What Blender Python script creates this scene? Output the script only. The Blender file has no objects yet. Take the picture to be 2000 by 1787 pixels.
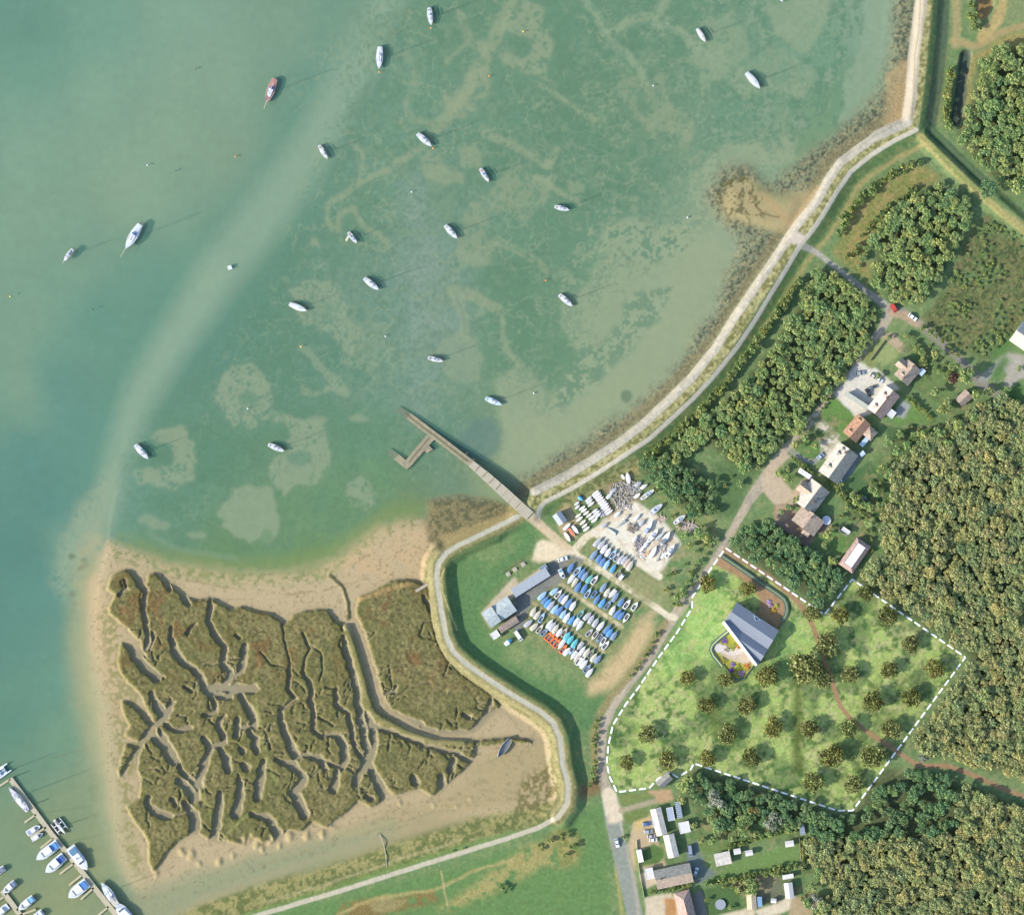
import bpy, bmesh, math, random
import numpy as np
from mathutils import Vector, Matrix

random.seed(7)
rng = np.random.default_rng(7)
S = bpy.context.scene
C = S.collection
R = math.radians
PX = 0.25                       # metres per pixel of the 2000 px wide photograph

# ------------------------------------------------------------------ camera, sky, sun, exposure
CAM_H = 2000.0
cam_d = bpy.data.cameras.new('camera'); cam = bpy.data.objects.new('camera', cam_d); C.objects.link(cam)
cam.location = (0, 0, CAM_H); cam_d.sensor_fit = 'HORIZONTAL'
cam_d.angle = 2*math.atan(250.0/CAM_H); cam_d.clip_start = 50; cam_d.clip_end = 9000
S.camera = cam
SHADOW_DIR, SUN_EL = R(21), R(28)          # shadows fall towards east-north-east
W = bpy.data.worlds.new('World'); S.world = W; W.use_nodes = True
wn = W.node_tree.nodes; bgn = wn['Background']
sky = wn.new('ShaderNodeTexSky'); sky.sky_type = 'NISHITA'; sky.sun_disc = False
sky.sun_elevation = SUN_EL; sky.sun_rotation = math.atan2(-math.cos(SHADOW_DIR), -math.sin(SHADOW_DIR))
W.node_tree.links.new(sky.outputs[0], bgn.inputs[0]); bgn.inputs[1].default_value = 0.15
sl = bpy.data.lights.new('sun', 'SUN'); sl.energy = 3.2; sl.angle = R(0.6); sl.color = (1.0, 0.94, 0.83)
so = bpy.data.objects.new('sun', sl); C.objects.link(so)
sd = Vector((math.cos(SHADOW_DIR)*math.cos(SUN_EL), math.sin(SHADOW_DIR)*math.cos(SUN_EL), -math.sin(SUN_EL)))
so.rotation_euler = sd.to_track_quat('-Z', 'Y').to_euler(); so.location = (-200, -80, 200)
S.view_settings.view_transform = 'Standard'; S.view_settings.look = 'None'
S.view_settings.exposure = 1.52; S.view_settings.gamma = 1
E_FLAT = np.array([2.32, 2.42, 2.80])                              # brightness of a white level sheet in this light

# ------------------------------------------------------------------ helpers
def P(x, y, z=0.0): return Vector(((x-1000)*PX, (893.5-y)*PX, z))
def s2l(c): 
    c = np.asarray(c, float)/255.0
    return np.where(c <= 0.04045, c/12.92, ((c+0.055)/1.055)**2.4)
def alb(r, g, b): return tuple(float(v) for v in np.clip(s2l((r, g, b))/E_FLAT/.62, 0.004, 0.85))

def mat(name, rgb, rough=0.7, var=0.15, scale=1.0, metal=0.0, bump=0.0, spec=0.3, obj_var=0.0):
    m = bpy.data.materials.get(name)
    if m: return m
    lum = max(rgb); k = .62+.14*max(0, lum-.55)/.3; rgb = tuple(c*k for c in rgb)
    m = bpy.data.materials.new(name); m.use_nodes = True; nt = m.node_tree; b = nt.nodes['Principled BSDF']
    b.inputs['Roughness'].default_value = rough; b.inputs['Metallic'].default_value = metal
    b.inputs['Specular IOR Level'].default_value = spec
    tc = nt.nodes.new('ShaderNodeTexCoord'); no = nt.nodes.new('ShaderNodeTexNoise')
    no.inputs['Scale'].default_value = scale; no.inputs['Detail'].default_value = 6
    nt.links.new(tc.outputs['Object'], no.inputs['Vector'])
    mr = nt.nodes.new('ShaderNodeMapRange'); mr.inputs[1].default_value = 0.25; mr.inputs[2].default_value = 0.75
    mr.inputs[3].default_value = 1-var; mr.inputs[4].default_value = 1+var
    nt.links.new(no.outputs[0], mr.inputs[0])
    mx = nt.nodes.new('ShaderNodeVectorMath'); mx.operation = 'SCALE'; mx.inputs[0].default_value = rgb
    nt.links.new(mr.outputs[0], mx.inputs['Scale']); out = mx.outputs[0]
    if obj_var:
        oi = nt.nodes.new('ShaderNodeObjectInfo'); m2 = nt.nodes.new('ShaderNodeMapRange')
        m2.inputs[3].default_value = 1-obj_var; m2.inputs[4].default_value = 1+obj_var
        nt.links.new(oi.outputs['Random'], m2.inputs[0])
        mx2 = nt.nodes.new('ShaderNodeVectorMath'); mx2.operation = 'SCALE'
        nt.links.new(out, mx2.inputs[0]); nt.links.new(m2.outputs[0], mx2.inputs['Scale']); out = mx2.outputs[0]
    nt.links.new(out, b.inputs['Base Color'])
    if bump:
        bp = nt.nodes.new('ShaderNodeBump'); bp.inputs['Strength'].default_value = bump; bp.inputs['Distance'].default_value = 0.3
        nt.links.new(no.outputs[0], bp.inputs['Height']); nt.links.new(bp.outputs[0], b.inputs['Normal'])
    return m

def mesh_np(name, v, f, smooth=False, attrs=None):
    """v (N,3), f (M,k) -> mesh"""
    v = np.asarray(v, np.float32); f = np.asarray(f, np.int32); k = f.shape[1]
    me = bpy.data.meshes.new(name)
    me.vertices.add(len(v)); me.vertices.foreach_set('co', v.ravel())
    me.loops.add(f.size); me.loops.foreach_set('vertex_index', f.ravel())
    me.polygons.add(len(f)); me.polygons.foreach_set('loop_start', np.arange(0, f.size, k, dtype=np.int32))
    me.polygons.foreach_set('use_smooth', np.full(len(f), smooth))
    for an, (dom, typ, arr) in (attrs or {}).items():
        a = me.attributes.new(an, typ, dom)
        a.data.foreach_set('color' if 'COLOR' in typ else 'value', np.asarray(arr, np.float32).ravel())
    me.update(); me.validate()
    return me

class MB:
    """collects verts and faces of one mesh"""
    def __init__(s): s.v = []; s.f = []
    def add(s, v, f):
        o = len(s.v); s.v += [tuple(a) for a in v]; s.f += [tuple(i+o for i in q) for q in f]; return s
    def box(s, x0, x1, y0, y1, z0, z1, M=None):
        v = [Vector(p) for p in ((x0,y0,z0),(x1,y0,z0),(x1,y1,z0),(x0,y1,z0),(x0,y0,z1),(x1,y0,z1),(x1,y1,z1),(x0,y1,z1))]
        if M: v = [M @ p for p in v]
        return s.add(v, [(3,2,1,0),(4,5,6,7),(0,1,5,4),(1,2,6,5),(2,3,7,6),(3,0,4,7)])
    def cyl(s, p0, p1, r0, r1=None, n=8):
        p0 = Vector(p0); p1 = Vector(p1); r1 = r0 if r1 is None else r1
        q = (p1-p0).to_track_quat('Z', 'Y'); v = []
        for p, r in ((p0, r0), (p1, r1)):
            for i in range(n):
                a = 2*math.pi*i/n; v.append(p + q @ Vector((r*math.cos(a), r*math.sin(a), 0)))
        return s.add(v, [(i, (i+1) % n, n+(i+1) % n, n+i) for i in range(n)] + [tuple(range(n-1, -1, -1)), tuple(range(n, 2*n))])
    def prism(s, pts, z0, z1):
        n = len(pts); a = sum(pts[i][0]*pts[(i+1) % n][1]-pts[(i+1) % n][0]*pts[i][1] for i in range(n))
        if a < 0: pts = pts[::-1]
        v = [(p[0], p[1], z0) for p in pts] + [(p[0], p[1], z1) for p in pts]
        return s.add(v, [tuple(range(n-1, -1, -1)), tuple(range(n, 2*n))] + [(i, (i+1) % n, n+(i+1) % n, n+i) for i in range(n)])
    def mesh(s, name, smooth=False):
        me = bpy.data.meshes.new(name); me.from_pydata(s.v, [], s.f); me.update()
        if smooth: me.polygons.foreach_set('use_smooth', [True]*len(me.polygons))
        return me

def obj(name, me, m=None, parent=None, loc=None, rz=0.0):
    if isinstance(me, MB): me = me.mesh(name)
    if m is not None and len(me.materials) == 0: me.materials.append(m)
    o = bpy.data.objects.new(name, me); C.objects.link(o)
    if parent is not None: o.parent = parent
    if loc is not None: o.location = loc
    if rz: o.rotation_euler = (0, 0, rz)
    return o
def empty(name, loc, rz=0.0):
    o = bpy.data.objects.new(name, None); C.objects.link(o); o.location = loc; o.rotation_euler = (0, 0, rz)
    o.empty_display_size = 0.1
    return o
def tag(o, label, cat, group=None):
    o['label'] = label; o['category'] = cat
    if group: o['group'] = group
    return o
def structure(o): o['kind'] = 'structure'; return o
def dup(root, loc, rz=0.0, sc=None):
    r = root.copy(); C.objects.link(r); r.location = loc; r.rotation_euler = (0, 0, rz)
    if sc is not None: r.scale = sc
    for ch in list(root.children):
        c = ch.copy(); C.objects.link(c); c.parent = r
        for g in list(ch.children):
            d = g.copy(); C.objects.link(d); d.parent = c
    return r

# ------------------------------------------------------------------ land, shore and sea bed: one sheet of height and colour
STEP = 2.0
GX0, GX1, GY0, GY1 = -90, 2092, -90, 1878
gx = np.arange(GX0, GX1+1, STEP); gy = np.arange(GY0, GY1+1, STEP)
NX, NY = len(gx), len(gy)
XX, YY = np.meshgrid(gx, gy)
def vnoise(scale, seed):
    r = np.random.default_rng(seed); w = int((GX1-GX0)/scale)+4; h = int((GY1-GY0)/scale)+4
    g = r.random((h, w)); x = (XX-GX0)/scale+1; y = (YY-GY0)/scale+1
    i = x.astype(int); j = y.astype(int); fx = x-i; fy = y-j
    fx = fx*fx*(3-2*fx); fy = fy*fy*(3-2*fy)
    return (g[j, i]*(1-fx)+g[j, i+1]*fx)*(1-fy)+(g[j+1, i]*(1-fx)+g[j+1, i+1]*fx)*fy
def fbm(scale, seed, octv=4, gain=0.55):
    t = 0; a = 1.0; s = 0
    for k in range(octv):
        t = t + a*vnoise(max(scale/2**k, 2.0), seed+k*17); s += a; a *= gain
    return t/s
N6, N14, N30, N70, N200 = fbm(6, 1, 2), fbm(14, 2, 3), fbm(30, 3), fbm(70, 4), fbm(200, 5, 5)
WX, WY = (fbm(36, 11, 4, .7)-.5)*2, (fbm(36, 12, 4, .7)-.5)*2
def blur(a, r):
    r = int(r)
    if r < 1: return a
    for ax in (0, 1):
        p = [(0, 0), (0, 0)]; p[ax] = (r+1, r)
        c = np.cumsum(np.pad(a, p, mode='edge'), axis=ax)
        a = ((c[2*r+1:] - c[:-2*r-1]) if ax == 0 else (c[:, 2*r+1:] - c[:, :-2*r-1]))/(2*r+1)
    return a
def bbox(pts, pad):
    xs = [p[0] for p in pts]; ys = [p[1] for p in pts]
    i0 = max(0, int((min(xs)-pad-GX0)/STEP)); i1 = min(NX, int((max(xs)+pad-GX0)/STEP)+2)
    j0 = max(0, int((min(ys)-pad-GY0)/STEP)); j1 = min(NY, int((max(ys)+pad-GY0)/STEP)+2)
    return slice(j0, max(j1, j0+1)), slice(i0, max(i1, i0+1))
def poly(pts, soft=3, warp=0):
    sl_ = bbox(pts, soft*3+warp*2+6); x = XX[sl_]+WX[sl_]*warp; y = YY[sl_]+WY[sl_]*warp
    m = np.zeros(x.shape, bool); n = len(pts)
    for k in range(n):
        x0, y0 = pts[k]; x1, y1 = pts[(k+1) % n]
        if y0 == y1: continue
        c = ((y0 > y) != (y1 > y)) & (x < (x1-x0)*(y-y0)/(y1-y0)+x0)
        m ^= c
    m = m.astype(float); r = soft/STEP
    if r >= 1: m = blur(blur(m, round(r/1.5)), round(r/1.5)) if r > 1.5 else blur(m, 1)
    return sl_, m
def ldist(pts, pad, warp=0):
    sl_ = bbox(pts, pad+warp*2); x = XX[sl_]+WX[sl_]*warp; y = YY[sl_]+WY[sl_]*warp
    d = np.full(x.shape, 1e9); w = np.ones(x.shape); n = len(pts)
    for k in range(n-1):
        x0, y0 = pts[k][:2]; x1, y1 = pts[k+1][:2]; l2 = (x1-x0)**2+(y1-y0)**2+1e-9
        t = np.clip(((x-x0)*(x1-x0)+(y-y0)*(y1-y0))/l2, 0, 1)
        dd = np.hypot(x-x0-t*(x1-x0), y-y0-t*(y1-y0))
        if len(pts[k]) > 2:
            ww = pts[k][2]+(pts[k+1][2]-pts[k][2])*t; w = np.where(dd < d, ww, w)
        d = np.minimum(d, dd)
    return sl_, d, w
def line(pts, width=None, soft=2, warp=0):
    wm = width or max(p[2] for p in pts)
    sl_, d, w = ldist(pts, wm/2+soft*2+4, warp)
    hw = (np.full(d.shape, width) if width else w)/2
    return sl_, np.clip((hw+soft/2-d)/soft, 0, 1)
def blob(x, y, rx, ry=None, soft=3, warp=0): 
    ry = ry or rx
    return poly([(x+rx*math.cos(a*math.pi/9), y+ry*math.sin(a*math.pi/9)) for a in range(18)], soft, warp)
T = np.zeros((NY, NX, 3)); K = np.zeros((NY, NX), np.int8); H = np.zeros((NY, NX))
CLS = ['seabed', 'beach', 'saltmarsh', 'grassland', 'rocky_shore', 'meadow', 'woodland_floor', 'footpath', 'lane', 'road',
       'gravel_yard', 'driveway', 'lawn', 'tarmac_yard', 'gravel_path', 'scrubland', 'flower_bed', 'mudflat', 'rough_grass', 'sea_wall']
def paint(ms, rgb, op=1.0, cls=None, mul=None):
    sl_, m = ms
    a = m*op
    if mul is not None: a = a*mul[sl_]
    T[sl_] = T[sl_]*(1-a[..., None]) + s2l(rgb)*a[..., None]
    if cls is not None: K[sl_] = np.where(a > 0.5, CLS.index(cls), K[sl_])
def thr(n, t, s=0.06): return np.clip((n-t)/s+.5, 0, 1)
# ---- water colour field (as seen), control points x, y, r, g, b
WP = [(0,0,95,150,138),(60,60,92,148,134),(60,130,104,157,140),(200,40,112,162,146),(60,250,118,163,144),(200,200,125,166,145),(400,150,130,166,144),
 (620,60,122,160,138),(350,30,124,165,145),(60,420,126,166,143),(240,380,130,165,142),(450,300,126,160,138),(330,270,131,166,143),(150,520,116,160,140),(40,620,120,163,142),
 (20,760,116,160,140),(200,620,92,150,136),(300,560,96,150,134),(110,760,88,147,136),(60,900,82,143,136),(120,980,78,140,134),(150,850,88,148,137),
 (30,1080,76,139,133),(80,1150,82,144,136),(30,1250,82,143,133),(90,1350,92,148,134),(30,1420,84,143,128),(120,1450,110,155,130),(60,1500,104,150,128),
 (150,1560,135,158,122),(100,1620,136,158,118),(180,1680,150,160,116),(40,1680,122,155,124),(20,1760,146,158,116),(120,1760,146,160,116),(250,1770,130,156,124),
 (700,130,116,158,138),(640,160,108,154,136),(590,250,104,152,133),(900,60,98,146,120),(1150,200,92,142,114),(1100,60,96,146,120),(1290,100,94,145,118),
 (780,210,104,152,130),(560,400,96,148,130),(640,340,106,153,133),(700,420,98,147,124),(1000,300,96,145,120),(1200,330,90,141,115),(1200,230,92,142,115),
 (1450,220,104,154,128),(1600,120,112,160,135),(1700,60,134,168,145),(1640,180,104,150,116),(1580,290,112,152,116),
 (560,500,88,142,122),(480,620,86,142,126),(520,720,86,140,118),(400,690,84,142,130),(700,700,90,145,126),(640,700,84,140,122),(780,740,110,155,142),
 (850,450,108,152,136),(830,560,126,158,148),(850,640,128,160,150),(760,600,108,152,138),(1000,560,90,142,112),(1150,450,94,145,118),(1000,680,90,142,112),
 (720,860,92,146,118),(640,980,96,146,108),(400,900,86,140,116),(330,1000,88,143,122),(560,1050,104,150,108),(700,1000,102,148,104),(740,930,100,150,108),
 (450,1075,104,146,94),(600,1090,112,148,86),(800,990,112,140,92),(250,990,100,154,138),(300,1060,108,154,120),(870,850,102,150,132),(1050,700,98,146,114),
 (1300,600,148,171,140),(1200,800,150,172,134),(1060,860,158,173,134),(1350,480,138,168,142),(1500,290,140,168,138),(960,900,146,166,128),(860,940,110,146,120),
 (300,1760,140,162,128),(430,1720,146,164,130),(560,1670,160,166,126),(700,1630,172,168,126),(850,1590,182,168,126),(1000,1500,184,168,126)]
num = np.zeros((NY, NX, 3)); den = np.zeros((NY, NX))
for x, y, r, g, b in WP:
    w = 1.0/(((XX-x)**2+(YY-y)**2)+1600.0)**1.6
    num += w[..., None]*s2l((r, g, b)); den += w
T[:] = num/den[..., None]
T *= (1+(N70-.5)*0.10+(N14-.5)*0.05)[..., None]
H[:] = -1.0
# drifting pale streak and the deeper bands beside it
paint(line([(650,-20,90),(620,120,60),(560,260,50),(470,420,70),(330,620,90),(230,800,70),(150,960,60)],soft=70),(86,148,132),.45)
paint(line([(760,60,60),(640,380,60),(520,580,70),(400,720,60),(300,830,50)],soft=60),(84,140,124),.4)
paint(line([(770,-30,60),(700,120,70),(610,290,80),(500,440,90),(400,570,80),(320,690,70),(262,790,60),(228,900,50),(205,1000,50),(160,1080,60)],soft=46,warp=4),(138,172,151),.88)
paint(line([(815,370,50),(825,480,90),(850,600,90),(815,690,60),(815,790,50)],soft=60,warp=6),(136,164,154),.7)
for p_, q_ in (((30,300),(180,270)),((20,680),(60,800)),((120,1050),(150,1150)),((150,1300),(165,1400))):
    paint(line([p_, q_], 60, soft=50, warp=8), (128,166,142), .35)
# seabed weed mottling in the middle of the bay
WEED = [(700,0),(640,380),(560,520),(420,680),(250,880),(230,1020),(330,1090),(600,1100),(800,1000),(960,930),(1100,800),(1250,580),(1350,330),(1560,270),(1700,0)]
paint(poly(WEED, 30), (82,132,104), .30, mul=thr(N30, .52, .25)); paint(poly(WEED, 30), (74,124,96), .25, mul=thr(N6, .56, .1))
PALE = (150,170,142)
_lin=line
def line(pts,*a_,**k_): return _lin(pts,*a_,**k_)
def track(pts,width=None,soft=2,warp=0,col=(152,169,138),op=.55): paint(line(pts,width,soft+3,warp+3),col,op,mul=thr(N6*.5+N14*.5,.38,.26))
def pale(pts, warp=13, op=.85, col=PALE, t=.0, soft=4):
    paint(poly(pts, soft+8, warp), col, op*.15); paint(poly(pts, soft, warp), col, op*.82, mul=(thr(N6*.4+N14*.35+N30*.25, .42+t, .15) if t > -1 else None))
pale([(290,855),(310,838),(362,832),(372,858),(382,868),(384,910),(375,940),(350,952),(332,963),(300,950),(270,948),(263,925),(290,915),(330,912),(345,890),(335,872),(312,862)])
pale([(432,735),(450,715),(495,714),(512,735),(528,745),(535,775),(530,800),(545,812),(552,826),(515,820),(500,838),(480,842),(462,825),(455,838),(440,810),(420,790),(412,775),(425,755)])
paint(blob(485,778,20,14,4,8),(90,142,118),.75)
pale([(548,812),(580,815),(620,820),(634,850),(648,885),(645,905),(630,925),(630,940),(600,948),(575,950),(557,972),(530,945),(524,920),(530,895),(555,885),(565,845)],t=-.06)
paint(blob(585,895,22,16,4,8),(96,145,122),.7)
pale([(455,950),(490,943),(530,955),(545,985),(545,1005),(545,1040),(530,1062),(505,1055),(485,1062),(460,1050),(450,1035),(425,1025),(440,1010),(422,1000),(430,985),(450,975)],t=-.1)
paint(blob(522,1050,12,18,3,6),(104,148,108),.7)
pale([(565,572),(600,546),(640,543),(668,560),(682,590),(682,622),(700,635),(712,650),(692,665),(695,690),(672,692),(650,660),(622,640),(590,628),(572,605)],t=.02)
paint(blob(632,605,26,22,8,8),(112,152,128),.7)
pale([(583,752),(600,762),(625,765),(650,730),(667,738),(688,772),(682,782),(660,770),(640,765),(610,772),(590,767)])
paint(line([(590,680),(612,700),(640,735)],14,4,8),PALE,.5)
pale([(858,662),(890,645),(932,665),(942,700),(932,738),(905,752),(880,740),(860,720),(845,690)],t=-.06,op=.7)
pale([(690,570),(720,600),(760,640),(760,690),(735,735),(700,700),(690,640),(720,620)],op=.35,t=.05)
def off_(p,k): return p
# pale shelf along the shore
SHELF=[(1552,262),(1480,268),(1420,280),(1380,310),(1352,350),(1345,420),(1305,450),(1250,425),(1200,425),(1175,450),(1165,510),(1150,550),(1110,575),(1095,600),(1100,640),(1135,690),(1105,730),(1075,780),(1040,725),(1000,720),(968,745),(975,795),(985,850),(970,900),(1000,940),(1100,895),(1170,840),(1250,785),(1330,705),(1405,580),(1445,500),(1445,450),(1395,400),(1400,340),(1470,330),(1555,315)]
paint(poly(SHELF,5,10),(152,172,140),.82)
pale([(1290,440),(1340,445),(1420,470),(1430,520),(1400,570),(1340,690),(1250,780),(1120,870),(1010,925),(985,900),(1000,830),(1120,800),(1240,690),(1310,560)],op=.5,col=(158,174,138),t=-1)
for q_ in (SHELF[3:12],SHELF[9:16],SHELF[12:20]):
    paint(line(q_,70,30,14),(96,143,118),.75,mul=thr(N6*.5+N14*.5,.54,.07)); paint(line(off_(q_,0),90,40,14),(146,168,138),.6,mul=thr(N6*.45+N14*.55,.57,.07))
WEEDY=[(1215,590),(1262,568),(1315,550),(1295,620),(1255,650),(1235,690),(1205,715),(1135,775),(1090,800),(1080,745),(1110,695),(1165,665),(1215,630)]
paint(poly(WEEDY,6,16),(92,140,114),.7,mul=thr(N6*.5+N14*.5,.47,.10))
paint(poly([(1165,430),(1260,425),(1330,440),(1340,500),(1250,520),(1200,500)],8,16),(92,142,116),.8,mul=thr(N6*.5+N14*.5,.55,.08))
paint(blob(1225,772,12,12,3,6),(96,126,100),.8)
paint(poly([(985,560),(1090,590),(1095,650),(1120,700),(1070,730),(1000,700),(980,640)],14,12),(88,140,110),.55)
paint(poly([(1380,-20),(1700,-20),(1740,60),(1690,220),(1560,290),(1400,290),(1300,200),(1330,80)],20,20),(84,138,112),.75,mul=thr(N14*.6+N30*.4,.54,.12))
paint(poly([(1380,-20),(1700,-20),(1740,60),(1690,220),(1560,290),(1400,290),(1300,200),(1330,80)],20,20),(146,172,146),.6,mul=thr(N6*.4+N30*.6,.58,.1))
paint(poly([(1080,20),(1380,20),(1420,300),(1320,430),(1100,420),(1000,300)],30,20),(120,154,124),.45,mul=thr(N14*.5+N70*.5,.56,.08))
paint(poly([(760,20),(1000,20),(1000,420),(900,560),(760,480),(700,300)],30,20),(132,162,132),.4,mul=thr(N14*.6+N30*.4,.57,.1))
paint(poly([(600,480),(1000,480),(1000,760),(850,800),(640,800),(560,620)],30,20),(122,156,136),.4,mul=thr(N14*.6+N30*.4,.57,.1))
RN=1-np.abs(fbm(46,211,4,.6)-.5)*2; RN2=1-np.abs(fbm(26,212,3,.6)-.5)*2
paint(poly([(620,-20),(1560,-20),(1500,240),(1340,420),(1150,560),(980,760),(820,780),(640,720),(560,480)],30,20),(146,168,138),.5,mul=thr(RN,.955,.04)*thr(N70,.47,.15))
paint(poly([(560,-20),(1700,-20),(1600,260),(1340,440),(1150,600),(960,900),(700,1020),(330,1040),(420,700),(560,480)],30,20),(140,166,138),.4,mul=thr(RN2,.95,.05)*thr(N200,.49,.12))
paint(poly([(700,0),(1700,0),(1600,260),(1000,760),(420,980),(330,900),(560,480)],30,20),(78,126,104),.35,mul=thr(fbm(5,215,2),.66,.08)*thr(N70,.45,.2))
# dredged tracks and rings
TR=(152,169,138)
track([(1003,-10,26),(960,90,26),(900,190,26),(850,255,24),(835,275,16)],None,6,3,TR,.72)
for o_ in (-5,0,6): paint(line([(1003+o_,-10),(960+o_,90),(900+o_,190),(850+o_,255)],2.4,2,1),(128,158,122),.5)
track([(822,288,16),(760,330,14),(700,357,14),(640,402,14)],None,5,4,TR,.7)
pale([(985,30),(1030,5),(1065,20),(1060,50),(1085,75),(1080,110),(1060,140),(1030,150),(990,130),(960,115),(985,100),(1010,112),(1042,95),(1035,70),(1000,60),(970,60)],col=TR,t=.03)
pale([(905,140),(950,125),(962,180),(935,195),(930,222),(880,235),(868,200),(858,170),(880,190),(910,180)],col=TR,op=.75,t=.02)
track([(895,30),(905,60),(920,85),(950,98)],18,5,8,TR,.5); track([(915,85),(880,110),(870,130)],10,4,8,TR,.45)
track([(795,102),(813,140),(806,175),(790,205),(806,232),(842,240)],14,6,8,TR,.42)
track([(700,290),(707,320),(703,345)],16,5,8,TR,.55)
pale([(815,310),(850,290),(872,330),(900,342),(902,360),(860,357),(830,345)],col=TR,op=.7)
pale([(890,290),(935,275),(942,330),(900,332)],col=TR,op=.7,t=-.05)
track([(945,250),(1010,292),(1075,322)],18,5,8,TR,.6); track([(1068,322),(1086,292)],16,4,6,TR,.6)
pale([(985,340),(1010,320),(1040,340),(1080,345),(1080,365),(1066,390),(1030,435),(1010,420),(990,405),(950,440),(900,432),(912,400),(962,370)],col=TR,op=.6,t=.05)
track([(1050,345),(1085,365),(1130,395)],12,4,5,TR,.7); paint(poly([(1108,352),(1145,360),(1142,380),(1110,372)],3,5),TR,.5)
pale([(895,440),(950,445),(972,480),(950,512),(920,522),(895,500)],col=TR,op=.6,t=.03)
for o_ in (-5,5): track([(970,468+o_),(1010,488+o_),(1050,512+o_),(1068,530+o_)],7,3,2,TR,.6)
track([(888,570,26),(930,580,22),(975,606,18)],None,5,3,TR,.72)
for o_ in (-6,5): track([(892+o_,585),(908+o_,620),(907+o_,665)],7,3,2,TR,.65)
track([(975,612),(985,660),(1000,700),(1012,720)],12,5,8,TR,.5)
track([(640,402),(640,430),(655,447),(668,420),(690,408),(702,440),(735,455),(760,480)],11,4,5,TR,.6)
pale([(612,455),(622,465),(624,482),(612,480)],col=TR,op=.7,t=-.2)
track([(1055,165),(1100,195),(1160,236)],8,3,4,TR,.6)
G2=(148,172,142)
track([(1130,-10),(1165,25),(1178,50),(1192,78),(1225,105),(1250,132),(1258,162)],17,5,6,G2,.7)
track([(1190,62),(1230,40),(1280,30),(1302,0)],17,5,5,G2,.7); track([(1280,44),(1330,60),(1362,96)],14,4,4,G2,.75)
paint(line([(1170,50),(1190,80),(1226,110)],4,3,3),(112,150,132),.6); paint(line([(1200,68),(1240,48),(1290,44),(1345,75)],4,3,3),(112,150,132),.6)
pale([(1385,45),(1420,32),(1457,60),(1462,100),(1440,142),(1410,152),(1370,165),(1350,112)],col=G2,op=.65,t=-.04)
pale([(1205,160),(1230,140),(1250,165),(1290,145),(1310,200),(1352,240),(1358,275),(1310,262),(1270,262),(1240,232),(1210,190)],col=TR,op=.6,t=.04)
pale([(1335,250),(1362,250),(1342,285),(1325,290)],col=TR,op=.5)
pale([(1500,15),(1560,-10),(1625,-10),(1605,60),(1575,105),(1540,90),(1510,60)],col=G2,op=.75,t=-.06)
pale([(1500,90),(1560,110),(1600,150),(1560,190),(1500,180),(1440,190),(1430,150)],col=G2,op=.6,t=.02)
pale([(1690,-10),(1740,-10),(1735,100),(1722,170),(1685,215),(1640,240),(1655,150),(1690,80)],col=(146,174,148),op=.8,t=-.1)
pale([(678,940),(710,922),(727,950),(732,985),(716,997),(700,972),(680,967)],op=.8,t=.02)
for x_,y_ in ((290,1015),(310,1025),(385,1045),(700,815),(618,820)): paint(blob(x_,y_,20,9,4,8),PALE,.55)
# green shallow slope before the beach, and deeper water with shadow painted blue beside the jetty
paint(poly([(230,1040),(320,1075),(430,1092),(540,1090),(640,1065),(700,1030),(760,985),(840,975),(820,1010),(760,1025),(700,1065),(640,1100),(520,1118),(400,1112),(300,1095)],14,6),(122,150,82),.75)
paint(line([(290,1040),(350,1075),(460,1090)],10,8,3),(128,164,132),.5)
paint(poly([(880,872),(930,815),(965,815),(980,842),(972,882),(950,903),(900,888)],8,5),(92,132,130),.75)
paint(line([(225,960),(214,1010),(210,1060)],6,6,1),(150,178,156),.8)
# thin dark lines across the water by the marina
for a_,b_ in (((100,1480),(220,1448)),((60,1590),(240,1565)),((120,1610),(250,1580)),((110,1650),(245,1618)),((130,1740),(265,1700))):
    paint(line([a_,b_],2.5,3,1),(112,138,100),.6)
paint(poly([(178,1520),(195,1510),(212,1565),(213,1578),(180,1565),(172,1540)],4,6),(92,138,98),.75)
paint(poly([(140,1360),(165,1350),(175,1400),(170,1440),(150,1400)],6,10),(96,142,114),.5,mul=thr(N14,.5,.15))
# ---- heights helper
def hset(ms, z, op=1.0):
    sl_, m = ms; a = m*op; H[sl_] = H[sl_]*(1-a)+z*a
hset(poly(SHELF,20), -.55)
hset(poly([(250,1030),(430,1080),(640,1060),(760,980),(900,930),(900,1060),(500,1180),(200,1110)],20), -.35)
hset(poly([(-90,300),(240,300),(420,560),(240,850),(120,1100),(60,1500),(-90,1500)],60), -2.2)
hset(poly([(-90,1480),(180,1480),(300,1700),(330,1878),(-90,1878)],30), -.5)
paint(poly([(222,900),(190,950),(150,990),(118,1050),(100,1140),(125,1180),(170,1120),(205,1050),(222,990)],14,16),(150,172,146),.75,mul=thr(N14*.5+N6*.5,.40,.3))
paint(poly([(205,1010),(160,1060),(140,1140),(160,1190),(190,1110),(210,1060)],12,12),(176,176,140),.7,mul=thr(N14,.38,.3))
for x_,y_ in ((163,1095),(168,1105),(158,1110),(140,1085),(146,1180),(143,1195),(140,1160)): paint(blob(x_,y_,7,5,2,6),(104,122,98),.8)
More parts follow.
